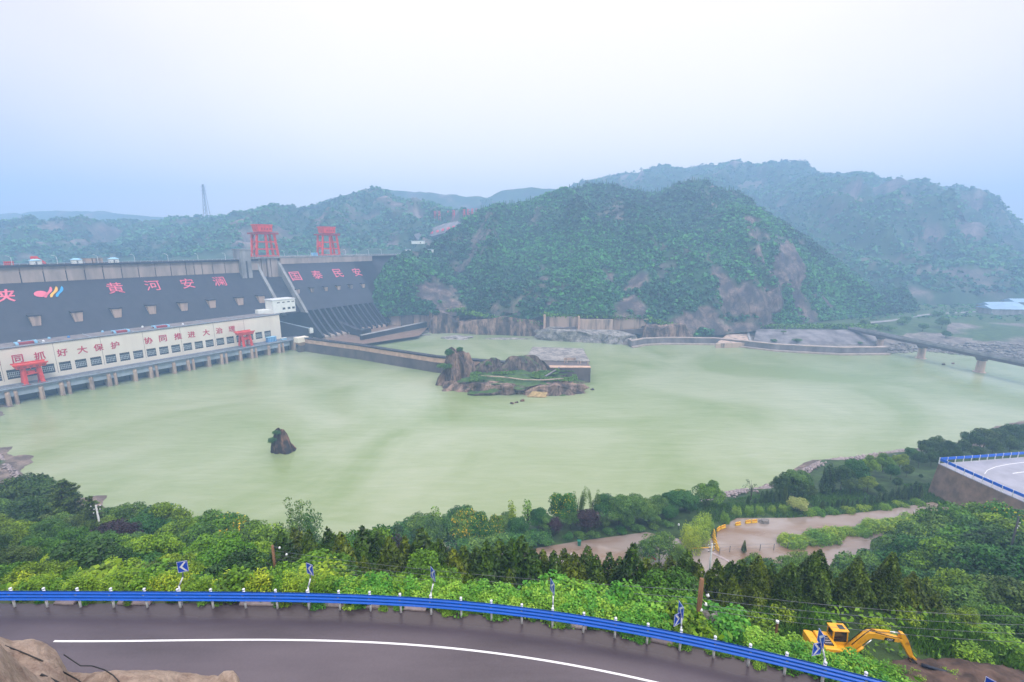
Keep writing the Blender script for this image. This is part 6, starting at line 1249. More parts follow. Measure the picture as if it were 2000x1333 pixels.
for k in range(500): px = random.uniform(-40, 110); Y = np.interp(px, [-40, 0, 20, 80, 110], [222, 214, 193, 170, 162]) - abs(random.gauss(0, 5)); x = aty(px, 930, Y)[0]; L.append((x, Y, float(ground_z(x, Y))+.1))
stones("rubble", L, .35, 1.0, "loose brown stones along the near river bank", "slab_grey", 5)
L = []
for k in range(1400):
    px = random.uniform(1740, 2060); q = bank_pt(px, random.uniform(672, 706)); 
    if q[2] < 7: L.append((q[0]+random.gauss(0, 2), q[1]+random.gauss(0, 2), q[2]+.2))
stones("rubble", L, .7, 2.2, "grey rubble bank under the bridge on the far shore", "rock_pale", 6)

# ================================================================== NEAR OBJECTS
# blue three-wave guard rail on white posts
def rail_xy(i):
    i = max(0., min(i, len(POSTS)-1.001)); k = int(i); return POSTS[k]*(1-(i-k)) + POSTS[k+1]*(i-k)
# smooth curve through the posts
pc = np.array(POSTS); ii = np.arange(len(pc)); cx_, cy_ = np.polyfit(ii, pc[:, 0], 6), np.polyfit(ii, pc[:, 1], 6)
def rp3(i):
    i = np.asarray(i, float); return np.array((np.polyval(cx_, i), np.polyval(cy_, i), ROADZ))
def rdir(i):
    t_ = np.array((np.polyval(np.polyder(cx_), i), np.polyval(np.polyder(cy_), i), 0)); t_ /= np.linalg.norm(t_); return t_, np.array((t_[1], -t_[0], 0))   # along, towards the road
gr = thing("guardrail", "bright blue three wave guardrail on white posts along the near curved road", "guardrail", rp3(12))
prof = []; hb = 1.02
for k in np.linspace(0, 1, 25): prof.append((.19 + .045*math.cos(k*3*2*math.pi), .73 + .75*k))
for k in np.linspace(0, 1, 25): prof.append((.185 + .045*math.cos((1-k)*3*2*math.pi), 1.48 - .75*k))
mb = MB(); path = [(rp3(i), rdir(i)[1], Z) for i in np.linspace(-.8, len(POSTS)-.5, 130)]; mb.sweep(path, prof, closed=True); mb.build("beam", "rail_blue", gr, smooth=False)
for i in range(len(POSTS)):
    p = rp3(i); mb = MB(); lean = rdir(i)[1]*random.uniform(-.03, .03); mb.tube([p-Z*.4, p+lean+Z*1.42], .075, 12); po = mb.build("post", "post_white", gr, smooth=True)
    mb = MB(); mb.tube([p+lean+Z*1.42, p+lean+Z*1.50, p+lean+Z*1.53], [.095, .085, .02], 12); mb.build("cap", "post_white", po, smooth=True)
    mb = MB(); mb.bar(p+Z*1.1, p+rdir(i)[1]*.17+Z*1.1, .12, .34); mb.build("bracket", "bare_metal", po)
for i in range(1, len(POSTS)-1, 2):      # overlapped joints with bolts
    mb = MB(); pth = [(rp3(j), rdir(j)[1], Z) for j in np.linspace(i-.07, i+.07, 5)]; mb.sweep(pth, [(a+.008, b) for a, b in prof[:25]] + [(a+.002, b) for a, b in prof[25:]], closed=True); sp = mb.build("splice", "rail_blue", gr)
# chevron signs
def plate(parent, c, nrm_, w_, h_, flip):
    nrm_ = np.array(nrm_, float); nrm_ /= np.linalg.norm(nrm_); X_ = np.cross(Z, nrm_); X_ /= np.linalg.norm(X_)
    mb = MB(); mb.box(c, (w_, .02, h_), (X_, nrm_, Z)); pl = mb.build("plate", "sign_blue", parent)
    sg_ = -1 if not flip else 1; q = lambda a, b: c + X_*a*w_*sg_*-1 + Z*b*h_ + nrm_*.012
    mb = MB(); P_ = [(.18, .42), (-.30, 0), (.18, -.42), (.38, -.42), (-.04, 0), (.38, .42)]; mb.prism([q(*a) for a in P_], nrm_*.004)
    mb.build("arrow", "post_white", pl)
    mb = MB(); 
    for a, b, w2, h2 in ((0, .485, 1, .03), (0, -.485, 1, .03), (-.48, 0, .035, .94), (.48, 0, .035, .94)): mb.box(c + X_*a*w_ + Z*b*h_ + nrm_*.012, (w2*w_, .006, h2*h_), (X_, nrm_, Z))
    mb.build("border", "post_white", pl); return pl
def chevron(px, ptop, label, yaw, double=False, dpx=5, bent=.25):
    i = np.interp(px - dpx*.0, [p[0] for p in POSTPX], np.arange(len(POSTPX))); i = round(i) if abs(i-round(i)) < .35 else i
    b = rp3(i) + rdir(i)[1]*-.16; top = aty(px + dpx, ptop, b[1]+.15); hz = top[2]
    t = thing("chevron_sign", label, "road sign", b, "blue chevron signs along the guardrail")
    k = np.array((top[0], b[1]+.15, 0)); mb = MB(); mb.tube([b-Z*.3, b+Z*1.6], .05, 10); mb.build("foot", "post_white", t, smooth=True)
    j = np.array((b[0]*.25+k[0]*.75, b[1]+.1, ROADZ+2.2)); mb = MB(); mb.tube([b+Z*1.55, j], .045, 10); mb.build("bent_section", "post_white", t, smooth=True)
    kk = np.array((k[0], b[1]+.15, hz-.1)); mb = MB(); mb.tube([j, kk], .042, 10); mb.build("pole", "bare_metal", t, smooth=True)
    tocam = -np.array((kk[0], kk[1], 0)); tocam /= np.linalg.norm(tocam); a = R(yaw); nn = np.array((tocam[0]*math.cos(a)-tocam[1]*math.sin(a), tocam[0]*math.sin(a)+tocam[1]*math.cos(a), 0))
    plate(t, kk + nn*.07 - Z*.25, nn, .62, .82, False)
    if double:
        a = R(-yaw*.9); n2 = np.array((tocam[0]*math.cos(a)-tocam[1]*math.sin(a), tocam[0]*math.sin(a)+tocam[1]*math.cos(a), 0)); plate(t, kk - n2*.0 + np.array((-.28, .0, -.85)) + n2*.07, n2, .62, .82, True)
    return t
chevron(355, 1097, "chevron sign turned most towards the viewer, leftmost along the blue rail, arrow clearly readable", -22, dpx=1)
chevron(603, 1102, "half turned chevron sign on a bent pole, second from the left along the rail", -52, dpx=3)
chevron(845, 1112, "narrow edge on chevron sign left of the small light green cypress", -64, dpx=2)
chevron(1080, 1137, "narrow chevron sign in front of the bright vine heap, middle of the rail", -64, dpx=1)
chevron(1327, 1182, "chevron sign with two angled plates left of the brown utility pole", -58, True, dpx=6)
chevron(1604, 1238, "chevron sign with two angled plates in front of the yellow excavator", -58, True, dpx=4)
t = thing("chevron_sign", "blue chevron sign whose top only just enters the bottom right corner", "road sign", aty(1936, 1345, 17), "blue chevron signs along the guardrail")
b = aty(1936, 1345, 17); mb = MB(); mb.tube([b-Z*3.2, b+Z*.3], .045, 10); mb.build("pole", "bare_metal", t); plate(t, b+np.array((.02, -.07, .05)), (-.75, -.5, 0), .62, .82, False)

# utility poles and wires
def pole(px, ptop, Y, label, mat, kind=0, red=False, r_=.16, hmin=6):
    top = aty(px, ptop, Y); g = float(ground_z(top[0], Y)); b = np.array((top[0], Y, min(g, top[2]-hmin)))
    t = thing("utility_pole", label, "utility pole", b); mb = MB(); mb.tube([b-Z*.5, top], [r_*1.25, r_*.85], 12); sh = mb.build("shaft", mat, t, smooth=True)
    if red: mb = MB(); c = b + (top-b)*red; mb.tube([c-Z*.35, c+Z*.35], r_*1.12, 12); mb.build("red_band", "crane_red", sh, smooth=True)
    mb = MB(); h_ = top[2]-b[2]
    if kind == 0:
        mb.bar(top-Z*.4, top-Z*1.3+np.array((.55, 0, 0)), .07); mb.bar(top-Z*1.5, top-Z*2.0+np.array((.45, 0, 0)), .07)
    elif kind == 1:
        mb.bar(top-Z*.2+np.array((0, 0, 0)), top-Z*.9+np.array((.8, 0, .6)), .09); mb.bar(top-Z*2.2+np.array((0, 0, 0)), top-Z*1.6+np.array((1.6, -.3, .7)), .08); mb.bar(top-Z*2.8, top-Z*2.3+np.array((-.9, 0, .2)), .07)
    elif kind == 2:
        for z in (.4, 1.3, 2.2): mb.bar(top-Z*z-np.array((1.0, .2, 0)), top-Z*z+np.array((1.0, .2, 0)), .09)
    mb.build("cross_arm", "dark_metal", t)
    ins = {0: [(.5, 0, -1.3), (.42, 0, -2.0), (.1, -.1, -2.35)], 1: [(1.6, -.3, -.9), (.75, 0, -.3), (-.1, -.2, -2.9)], 2: [(-1.0, -.2, -.2), (-.6, 0, -1.1), (.8, .2, -.2), (-.8, -.1, -2.0), (.7, .1, -1.1)]}[kind]
    for q in ins: mb = MB(); c = top + np.array(q); mb.tube([c-Z*.1, c, c+Z*.14], [.06, .13, .06], 8); mb.build("insulator", "insulator", t, smooth=True)
    return top, b
p1 = pole(532, 1066, 44, "brown utility pole with a white lamp arm among the trees on the left", "pole_brown", 1)
p2 = pole(1371, 1131, 26.5, "rusty brown utility pole with a painted red band behind the blue rail", "pole_brown", 0, .38, .17)
p3 = pole(1391, 1062, 104, "weathered wooden pole with dark cross arms beside the yellow boom barrier", "pole_grey", 2, 0, .22)
pole(187, 987, 96, "slim white concrete pole with many insulators at the left by the river", "pole_grey", 2, 0, .20)
pole(1990, 1010, 80, "dark leaning pole in the big trees at the right edge", "dark_metal", 0, 0, .18)
def wire(a, b, sag, label, r_=.013):
    a, b = np.array(a), np.array(b); pts = [a+(b-a)*k - Z*sag*4*k*(1-k) for k in np.linspace(0, 1, 24)]; mb = MB(); mb.tube(pts, r_, 5); return mb.build("overhead_wire", "rubber_black" if r_ > .03 else "deck_grey", None, label, "wire", "overhead wires between the poles", smooth=True)
far_ = aty(1990, 1200, 25)
nm = ("uppermost", "second", "third", "lowest")
for k, z in enumerate((.9, 1.5, 2.0, 2.35)):
    wire(p1[0]-Z*(.6+k*.5), p2[0]-Z*z, .5, nm[k] + " of the overhead wires between the left brown pole and the banded pole")
for k, z in enumerate((.9, 1.5, 2.0, 2.35)):
    wire(p2[0]-Z*z, aty(2080, (1205, 1222, 1240, 1258)[k], 30), .5, nm[k] + " of the overhead wires from the banded pole to the right edge")
wire(aty(1560, 1252, 40), aty(2080, 1277, 36), .4, "thick black cable behind the excavator bucket towards the right edge", .05)
wire(p3[0]-Z*.3, aty(2060, 1032, 75), .8, "thin wire from the wooden pole to the big trees at right")
wire(p3[0]-Z*1.2, p2[0]-Z*.5, .8, "thin wire from the wooden pole down to the banded pole")
# concrete slabs, boulder and stub post behind the rail
for k, (px, wd, lb) in enumerate(((112, 1.5, "rounded grey slab of rock under the rail at the far left"), (258, 2.4, "broken grey concrete slab under the rail left of the first chevron sign"), (505, 2.0, "cracked pale slab under the rail between the first two signs"), (475, 1.0, "small pale slab under the rail just right of the first sign"), (645, 2.0, "flat pinkish slab under the rail right of the second sign"), (805, 1.9, "flat pale slab under the rail left of the third sign"), (725, 1.2, "reddish slab under the rail between second and third sign"), (1115, 2.2, "pale concrete slab under the rail right of the fourth sign"), (1240, 1.4, "grey slab under the rail midway between fourth and fifth sign"), (1285, 1.9, "pale cracked slab under the rail just left of the fifth sign"))):
    i = float(np.interp(px, [p[0] for p in POSTPX], np.arange(len(POSTPX)))); p = rp3(i); t_, n_ = rdir(i); c = p - n_*.45 + Z*.0
    mb = MB(); u_ = t_*wd/2; v_ = -n_*.26; tl = Z*random.uniform(.12, .4)
    c2 = [c-u_-v_*.9, c+u_*.92-v_, c+u_+v_*.9+tl, c-u_*.85+v_+tl]; mb.hexa([q-Z*.12 for q in c2]+[q+Z*.10 for q in c2]); mb.build("stone_slab", "slab_grey", None, lb, "slab", "slabs under the guardrail", bevel=.03)
rock_obj("boulder", "rock_pale", aty(1388, 1232, 27)-Z*1.2, 1.0, .8, 2.2, 130, taper=.6, rough=.3, nseg=24, nlev=8, label="rough grey boulder behind the banded utility pole", cat="rock")
t = thing("stub_post", "short grey post with a pale cap in the vines left of the excavator", "post", aty(1517, 1225, 27)); b = aty(1517, 1225, 27); mb = MB(); mb.tube([b-Z*.9, b+Z*.35], .09, 10); mb.build("shaft", "pole_brown", t); mb = MB(); mb.tube([b+Z*.35, b+Z*.5], .11, 10); mb.build("cap", "post_white", t)
# foreground rock with cables
def fore(name, tab, Y0, depth, seed, label, zslope, drop=5):
    px = np.arange(tab[0][0], tab[-1][0]+1, 6.); py, = lerp_tab(tab, px); py = py + 1.6*vnoise(np.stack([px*.05, px*0, px*0], -1), seed) + .8*vnoise(np.stack([px*.17, px*0, px*0], -1), seed)
    rows = []; E_ = np.array([aty(a, b, Y0 + .35*math.sin(a*.02)) for a, b in zip(px, py)])
    for k in np.linspace(0, 1, 26)[::-1]:
        f = .8 + .2*np.cos(min(1, 0)*1.); p = E_.copy(); p[:, 1] -= k*depth; p[:, 0] *= (p[:, 1]/E_[:, 1]); p[:, 2] += zslope*k*depth + .12 - .28*np.exp(-k*depth/.18) ; nz = fbm(p*(.9, .9, 1.4), seed, 5); p[:, 2] += .05*fbm(p*4.5, seed+7, 3)*min(1, k*6) + .16*nz*min(1, k*depth/.5+.15) - .10*np.abs(vnoise(p*(2.6, 1.2, 1), seed+2))*min(1, k*3); rows.append(p)
    for q in (.12, .35, .7, 1.2, 2., 3.2, drop): p = E_.copy(); p[:, 2] -= q + .28; p[:, 1] += .10*q + .12*fbm(p*.8, seed+4, 4); rows.append(p)
    P_ = np.array(rows); nr, nc = P_.shape[:2]; idx = np.arange(nr*nc).reshape(nr, nc); Fq = np.stack([idx[:-1, :-1], idx[:-1, 1:], idx[1:, 1:], idx[1:, :-1]], -1).reshape(-1, 4)
    o = finish(bpy.data.objects.new(name, np_mesh(name, P_.reshape(-1, 3), Fq, "rock_sand", True)), label=label, cat="rock"); return P_
fr = fore("rock_outcrop", [(-200, 1225), (-60, 1228), (0, 1232), (20, 1240), (60, 1237), (85, 1246), (108, 1262), (122, 1288), (130, 1301), (165, 1305), (240, 1299), (310, 1302), (380, 1308), (425, 1311), (437, 1304), (455, 1303), (465, 1316), (472, 1340), (478, 1420)], 9.0, 4.2, 140, "sandy beige rock outcrop at the bottom left above the road", .10)
fore("rock_outcrop", [(-260, 1205), (-60, 1225), (-6, 1238), (10, 1258), (40, 1285), (75, 1312), (100, 1335), (120, 1400)], 6.6, 3.0, 141, "pinkish broken rock in the bottom left corner, nearest the viewer", .05)
def surf(px, py, P_):
    a, b = proj(P_[:26]); d2 = (a-px)**2+(b-py)**2; i = np.unravel_index(np.argmin(d2), d2.shape); return P_[i]
for nm_, pts_, rr, lb in (("cable", [(8, 1263), (40, 1275), (80, 1292), (120, 1313), (150, 1329), (172, 1345), (190, 1360)], .014, "black cable running diagonally across the sandy rock, left one"), ("cable", [(125, 1281), (140, 1291), (158, 1303), (180, 1303), (205, 1311), (222, 1322), (236, 1338), (244, 1352)], .012, "black cable curling over the middle of the sandy rock"), ("cable", [(80, 1320), (95, 1327), (110, 1334), (130, 1345)], .024, "thick short black cable at the bottom edge of the rock")):
    L = []
    for x, y in pts_:
        # point on the rock sheet along this sight line, lifted by the cable's radius
        best = surf(x, y, fr); q = aty(x, y, best[1]-.02); L.append(q + Z*.03)
    mb = MB(); mb.tube(L, rr, 8); mb.build(nm_, "rubber_black", None, lb, "cable", smooth=True)

# excavator (local frame: x forward along the boom, y left, z up)
ex_o = np.array((29.0, 34.1, float(ground_z(29, 34)))); t = thing("excavator", "yellow tracked excavator with bent boom lowered beyond the blue rail", "excavator", ex_o, rotz=R(-4)); t.scale = (.82, .82, .82)
def ep(mb, nm_, mat, par=t, **k): return mb.build(nm_, mat, par, local=True, **k)
for sgn in (-1, 1):
    mb = MB(); n_ = 10; prf = [(-1.7 - .45*math.sin(a), .45 - .45*math.cos(a)) for a in np.linspace(0, math.pi, n_)] + [(1.7 + .45*math.sin(a), .45 + .45*math.cos(a)) for a in np.linspace(0, math.pi, n_)]
    mb.prism([(x, sgn*1.15-.28, z) for x, z in prf], (0, .56, 0)); tk = ep(mb, "track", "rubber_black")
    mb = MB(); mb.box((0, sgn*1.15, .5), (3.2, .60, .4)); ep(mb, "track_frame", "excavator_yellow", tk)
mb = MB(); mb.tube([(0, 0, .6), (0, 0, 1.0)], .9, 20); ep(mb, "turntable", "dark_metal")
mb = MB(); mb.prism([(-2.75, -1.3, 1.0), (1.35, -1.3, 1.0), (1.55, -.9, 1.0), (1.55, 1.3, 1.0), (-2.75, 1.3, 1.0)], (0, 0, .55)); ep(mb, "house_base", "excavator_yellow", bevel=.04)
mb = MB(); mb.prism([(-3.0, -1.25, 1.2), (-2.55, -1.3, 1.0), (-2.0, -1.3, 1.0), (-2.0, 1.3, 1.0), (-2.55, 1.3, 1.0), (-3.0, 1.25, 1.2)], (0, 0, 1.25)); ep(mb, "counterweight", "excavator_yellow", bevel=.08)
mb = MB(); mb.hexa([(-2.0, -1.28, 1.55), (-.35, -1.28, 1.55), (-.35, 1.28, 1.55), (-2.0, 1.28, 1.55), (-1.95, -1.2, 2.45), (-.45, -1.2, 2.35), (-.45, 1.2, 2.35), (-1.95, 1.2, 2.45)]); ho = ep(mb, "engine_hood", "excavator_yellow", bevel=.05)
mb = MB(); mb.hexa([(-1.75, -.75, 2.40), (-.85, -.75, 2.38), (-.85, .55, 2.38), (-1.75, .55, 2.40), (-1.75, -.75, 2.50), (-.85, -.75, 2.48), (-.85, .55, 2.48), (-1.75, .55, 2.50)]); ep(mb, "grille", "rubber_black", ho)
mb = MB(); [mb.box((-1.3, -.5+k*.32, 2.5), (.7, .07, .05)) for k in range(4)]; ep(mb, "muffler_guard", "slab_grey", ho)
mb = MB(); mb.box((-.6, -1.31, 1.9), (.7, .03, .5)); mb.box((-1.6, -1.31, 1.9), (.7, .03, .5)); ep(mb, "side_panel", "dark_metal", ho)
mb = MB(); mb.box((.55, -.85, 1.75), (1.6, .8, .45)); ep(mb, "tool_box", "excavator_yellow", bevel=.04)
cab_ = MB(); fr_pts = lambda x, y: (x, y)
for x, y in ((-.35, .3), (-.35, 1.25), (1.2, .3), (1.2, 1.25)): cab_.bar((x, y, 1.5), (x - (.15 if x > 0 else 0), y, 3.25), .12, .12)
cab_.box((.4, .78, 1.72), (1.65, 1.05, .42)); cab_.box((.37, .78, 2.35), (1.5, 1.0, .06)); cb = ep(cab_, "cab", "excavator_yellow")
mb = MB(); mb.box((.34, .78, 3.32), (1.75, 1.16, .14)); ep(mb, "roof", "excavator_yellow", cb, bevel=.04)
mb = MB(); mb.box((.62, .78, 3.40), (.6, .6, .03)); ep(mb, "roof_hatch", "glass_dark", cb)
mb = MB(); mb.box((.38, .30, 2.6), (1.35, .04, 1.25)); mb.box((1.12, .78, 2.6), (.04, .85, 1.25)); mb.box((.38, 1.24, 2.6), (1.35, .04, 1.25)); mb.box((-.33, .78, 2.75), (.04, .85, .9)); ep(mb, "window", "glass_dark", cb)
def arm(poly, wd, y0): m_ = MB(); m_.prism([(x, y0-wd/2, z) for x, z in poly], (0, wd, 0)); return m_
BY = -.15
bo = ep(arm([(.75, 1.45), (1.05, 1.25), (1.75, 1.75), (2.75, 3.05), (3.15, 3.3), (5.75, 2.95), (6.2, 3.02), (6.25, 3.22), (5.8, 3.42), (3.3, 3.95), (2.75, 3.95), (2.25, 3.6), (1.3, 2.3)], .55, BY), "boom", "excavator_yellow", bevel=.03)
mb = MB(); mb.box((4.85, BY-.285, 3.28), (1.05, .02, .34), ((.98, 0, -.14), (0, 1, 0), (.14, 0, .98))); bd_ = ep(mb, "badge_panel", "rubber_black", bo)
mb = MB(); 
for k, ch in enumerate("CAT"): write(mb, ch, (4.68+k*.2, BY-.30, 3.30-k*.03), np.array((.98, 0, -.14)), np.array((.14, 0, .98)), .20, .01, .006)
ep(mb, "badge_letters", "post_white", bd_)
mb = MB(); mb.tube([(1.35, BY-.45, 1.35), (2.2, BY-.45, 2.35)], .13, 10); mb.tube([(1.35, BY+.45, 1.35), (2.2, BY+.45, 2.35)], .13, 10); cy = ep(mb, "lift_cylinder", "excavator_yellow", smooth=True)
mb = MB(); mb.tube([(2.2, BY-.45, 2.35), (2.95, BY-.40, 3.25)], .06, 8); mb.tube([(2.2, BY+.45, 2.35), (2.95, BY+.40, 3.25)], .06, 8); ep(mb, "piston_rod", "steel_bright", cy, smooth=True)
mb = MB(); mb.tube([(3.1, BY, 4.1), (4.9, BY, 4.02)], .14, 10); cy = ep(mb, "stick_cylinder", "excavator_yellow", smooth=True)
mb = MB(); mb.tube([(4.9, BY, 4.02), (6.05, BY, 3.92)], .07, 8); ep(mb, "piston_rod", "steel_bright", cy, smooth=True)
mb = MB(); mb.tube([(1.2, BY-.2, 2.3), (2.4, BY-.2, 3.85), (3.0, BY-.1, 4.25), (3.4, BY-.1, 4.15)], .04, 6); mb.tube([(1.2, BY+.2, 2.3), (2.4, BY+.2, 3.85), (3.0, BY+.1, 4.3), (3.5, BY+.1, 4.15)], .04, 6); mb.tube([(3.4, BY-.2, 4.0), (5.4, BY-.25, 3.55), (6.1, BY-.25, 3.5)], .035, 6); ep(mb, "hose", "rubber_black", smooth=True)
st = ep(arm([(5.95, 4.05), (6.35, 3.95), (6.85, 3.2), (7.75, 1.15), (7.55, .95), (7.35, 1.0), (6.25, 2.75), (6.0, 3.1)], .42, BY), "stick", "excavator_yellow", bevel=.03)
mb = MB(); mb.tube([(6.55, BY, 3.75), (7.35, BY, 2.2)], .11, 10); mb.tube([(7.35, BY, 2.2), (7.75, BY, 1.35)], .06, 8); ep(mb, "bucket_cylinder", "dark_metal", smooth=True)
mb = MB(); mb.bar((7.4, BY-.3, 1.35), (7.95, BY-.3, .95), .10, .16); mb.bar((7.4, BY+.3, 1.35), (7.95, BY+.3, .95), .10, .16); mb.bar((7.95, BY, 1.0), (7.7, BY, .4), .3, .12); ep(mb, "linkage", "excavator_yellow")
bk = MB(); prf = [(7.75, .9), (8.05, .55), (8.0, .05), (7.6, -.3), (7.05, -.25), (6.75, .1), (6.95, .12), (7.2, -.08), (7.6, -.1), (7.8, .15), (7.75, .5), (7.5, .75)]; bk.prism([(x, BY-.5, z) for x, z in prf], (0, 1.0, 0)); bk.prism([(x, BY-.55, z) for x, z in ((7.75, .9), (8.05, .55), (8.0, .05), (7.6, -.3), (7.05, -.25), (7.3, .4))], (0, .05, 0)); bko = ep(bk, "bucket", "dark_metal")
mb = MB(); [mb.bar((7.0, BY-.42+k*.28, .0), (6.55, BY-.42+k*.28, .22), .09, .07) for k in range(4)]; mb.box((7.3, BY-.56, .3), (.5, .03, .3)); ep(mb, "teeth", "excavator_yellow", bko)
# black pipes on the bench, bare earth
def pipe(a, b, label): 
    L = [np.array(p_) for p_ in (a, (np.array(a)+np.array(b))/2-Z*.15, b)]; mb = MB(); mb.tube(L, .15, 12); o = mb.build("drain_pipe", "pipe_black", None, label, "pipe", "black pipes beside the bare earth", smooth=True)
pipe(atz(1800, 1299, 64.4), atz(1914, 1327, 64.6), "black pipe lying beside the bare earth right of the bucket, left piece")
pipe(atz(1914, 1321, 64.6), atz(2060, 1338, 64.4), "black pipe at the bottom right corner, right piece")
xg, yg = np.meshgrid(np.linspace(24, 50, 60), np.linspace(26, 36, 40)); zg = ground_z(xg, yg); rr_ = np.hypot((xg-37)/8.8, (yg-31.3)/2.7); nzz = fbm(np.stack([xg*.5, yg*.5, xg*0], -1), 150, 4)
zg = np.where(rr_ + .18*nzz < 1, np.maximum(zg+.12, 63.9 + .35*nzz + (1-rr_)*1.1 - .0), zg-.35); idx = np.arange(60*40).reshape(40, 60); Fq = np.stack([idx[:-1, :-1], idx[:-1, 1:], idx[1:, 1:], idx[1:, :-1]], -1).reshape(-1, 4)
finish(bpy.data.objects.new("dirt_mound", np_mesh("dirt_mound", np.stack([xg, yg, zg], -1).reshape(-1, 3), Fq, "soil", True)), kind="structure")

# terrace furniture: barriers, boom, fence, bin, sign board
def barrier(px, py, label, yaw=0, pr=[None]):
    p = atz(px, py, 12.05)
    if pr[0] is None:
        t = thing("traffic_barrier", label, "barrier", p, "yellow water filled barriers on the wet terrace"); pr[0] = t
        mb = MB(); mb.prism([(-1.0, -.32, 0), (-1.0, .32, 0), (-1.0, .28, .3), (-1.0, .14, .5), (-1.0, .12, 1.05), (-1.0, -.12, 1.05), (-1.0, -.14, .5), (-1.0, -.28, .3)], (2.0, 0, 0)); mb.build("body", "barrier_yellow", t, local=True, bevel=.04)
        mb = MB(); mb.box((-.35, 0, 1.1), (.5, .16, .1)); mb.box((.45, 0, 1.1), (.5, .16, .1)); mb.build("handle", "barrier_yellow", t, local=True)
        mb = MB(); mb.box((0, -.15, .78), (1.5, .03, .14)); mb.build("stripe", "crane_red", t, local=True); t.rotation_euler[2] = R(yaw); return
    dup(pr[0], p, R(yaw), label=label)
for k, (x, y, yw) in enumerate(((1461, 1022, 12), (1473, 1021, 12), (1441, 1026, 15), (1412, 1032, 25), (1403, 1036, 40), (1395, 1043, 75), (1394.5, 1051, 88), (1396, 1058, 95), (1398, 1066, 100), (1400, 1073, 100))):
    barrier(x, y, ("left one of the pair of yellow barriers under the lime shrubs", "right one of the pair of yellow barriers under the lime shrubs", "single yellow barrier standing apart between pair and bend", "yellow barrier at the bend, right part", "yellow barrier at the bend, left part", "uppermost yellow barrier of the column below the bend", "second yellow barrier down in the column below the bend", "third yellow barrier down in the column below the bend", "fourth yellow barrier down, near the boom", "lowest yellow barrier, right next to the boom post")[k], yw)
p, q = atz(1391, 1076, 12), atz(1348, 1078, 12); t = thing("boom_barrier", "yellow boom barrier lowered across the brown lane beside the wooden pole", "barrier", p)
mb = MB(); mb.box(p+Z*.6, (.6, .5, 1.2)); mb.build("cabinet", "barrier_yellow", t); mb = MB(); mb.bar(p+Z*1.1, q+Z*1.1, .14, .2); mb.build("boom", "barrier_yellow", t); mb = MB(); mb.bar(q+Z*0, q+Z*1.1, .14); mb.build("rest_post", "barrier_yellow", t)
t = thing("wire_fence", "thin wire fence on grey posts across the wet terrace", "fence", atz(1470, 1080, 12)); fp = [atz(x, y, 12) for x, y in ((1405, 1082), (1425, 1079), (1455, 1078), (1484, 1076), (1511, 1075), (1538, 1072))]
for p in fp: mb = MB(); mb.tube([p, p+Z*2.1], .09, 8); mb.build("post", "deck_grey", t)
mb = MB()
for a, b in zip(fp[:-1], fp[1:]): [mb.tube([a+Z*z, b+Z*z], .025, 4) for z in (2.0, 1.0)]
mb.build("wire", "deck_grey", t)
p = atz(1131, 1066, 12); t = thing("litter_bin", "green litter bin at the edge of the brown pavement under the shore trees", "bin", p); mb = MB(); mb.hexa([p+np.array(q)*(.8, .8, 1) for q in ((-.5, -.4, .1), (.5, -.4, .1), (.5, .4, .1), (-.5, .4, .1), (-.6, -.5, 1.5), (.6, -.5, 1.5), (.6, .5, 1.5), (-.6, .5, 1.5))]); mb.build("body", "bin_green", t); mb = MB(); mb.box(p+Z*1.6, (1.1, .9, .16)); mb.build("lid", "bin_green", t)
p = atz(1325, 1034, 12); t = thing("post_lamp", "small post with a white head where the kerb meets the shore hedge", "post", p); mb = MB(); mb.tube([p, p+Z*1.4], .12, 8); mb.build("post", "dark_metal", t); mb = MB(); mb.tube([p+Z*1.4, p+Z*1.9], [.28, .2], 10); mb.build("head", "post_white", t)
p = atz(1273, 1101, 12); t = thing("notice_board", "red and white notice board half hidden below the willow", "sign", p); mb = MB(); mb.box(p+Z*1.8, (3.4, .15, 1.6), ((.8, -.6, 0), (.6, .8, 0), (0, 0, 1))); bo_ = mb.build("board", "post_white", t); mb = MB(); mb.box(p+Z*1.9+np.array((-.06, -.08, 0)), (2.2, .1, .9), ((.8, -.6, 0), (.6, .8, 0), (0, 0, 1))); mb.build("red_panel", "crane_red", bo_); mb = MB(); [mb.tube([p+np.array((a*.8, -a*.6, 0)), p+np.array((a*.8, -a*.6, 1))], .07, 8) for a in (-1.3, 1.3)]; mb.build("support", "deck_grey", t)
rock_obj("stone_block", "rock_pale", atz(1492, 1021, 12), 1.6, .9, 1.0, 151, taper=.85, rough=.15, nseg=20, nlev=6, label="pale flat stone block at the water's edge of the wet lane, right of the barriers", cat="rock")
rock_obj("boulder", "rock_pale", atz(1550, 963, 9), 1.9, 1.4, 1.6, 152, taper=.6, rough=.2, nseg=20, nlev=7, label="pale boulder between the dark columns and the shore trees", cat="rock")

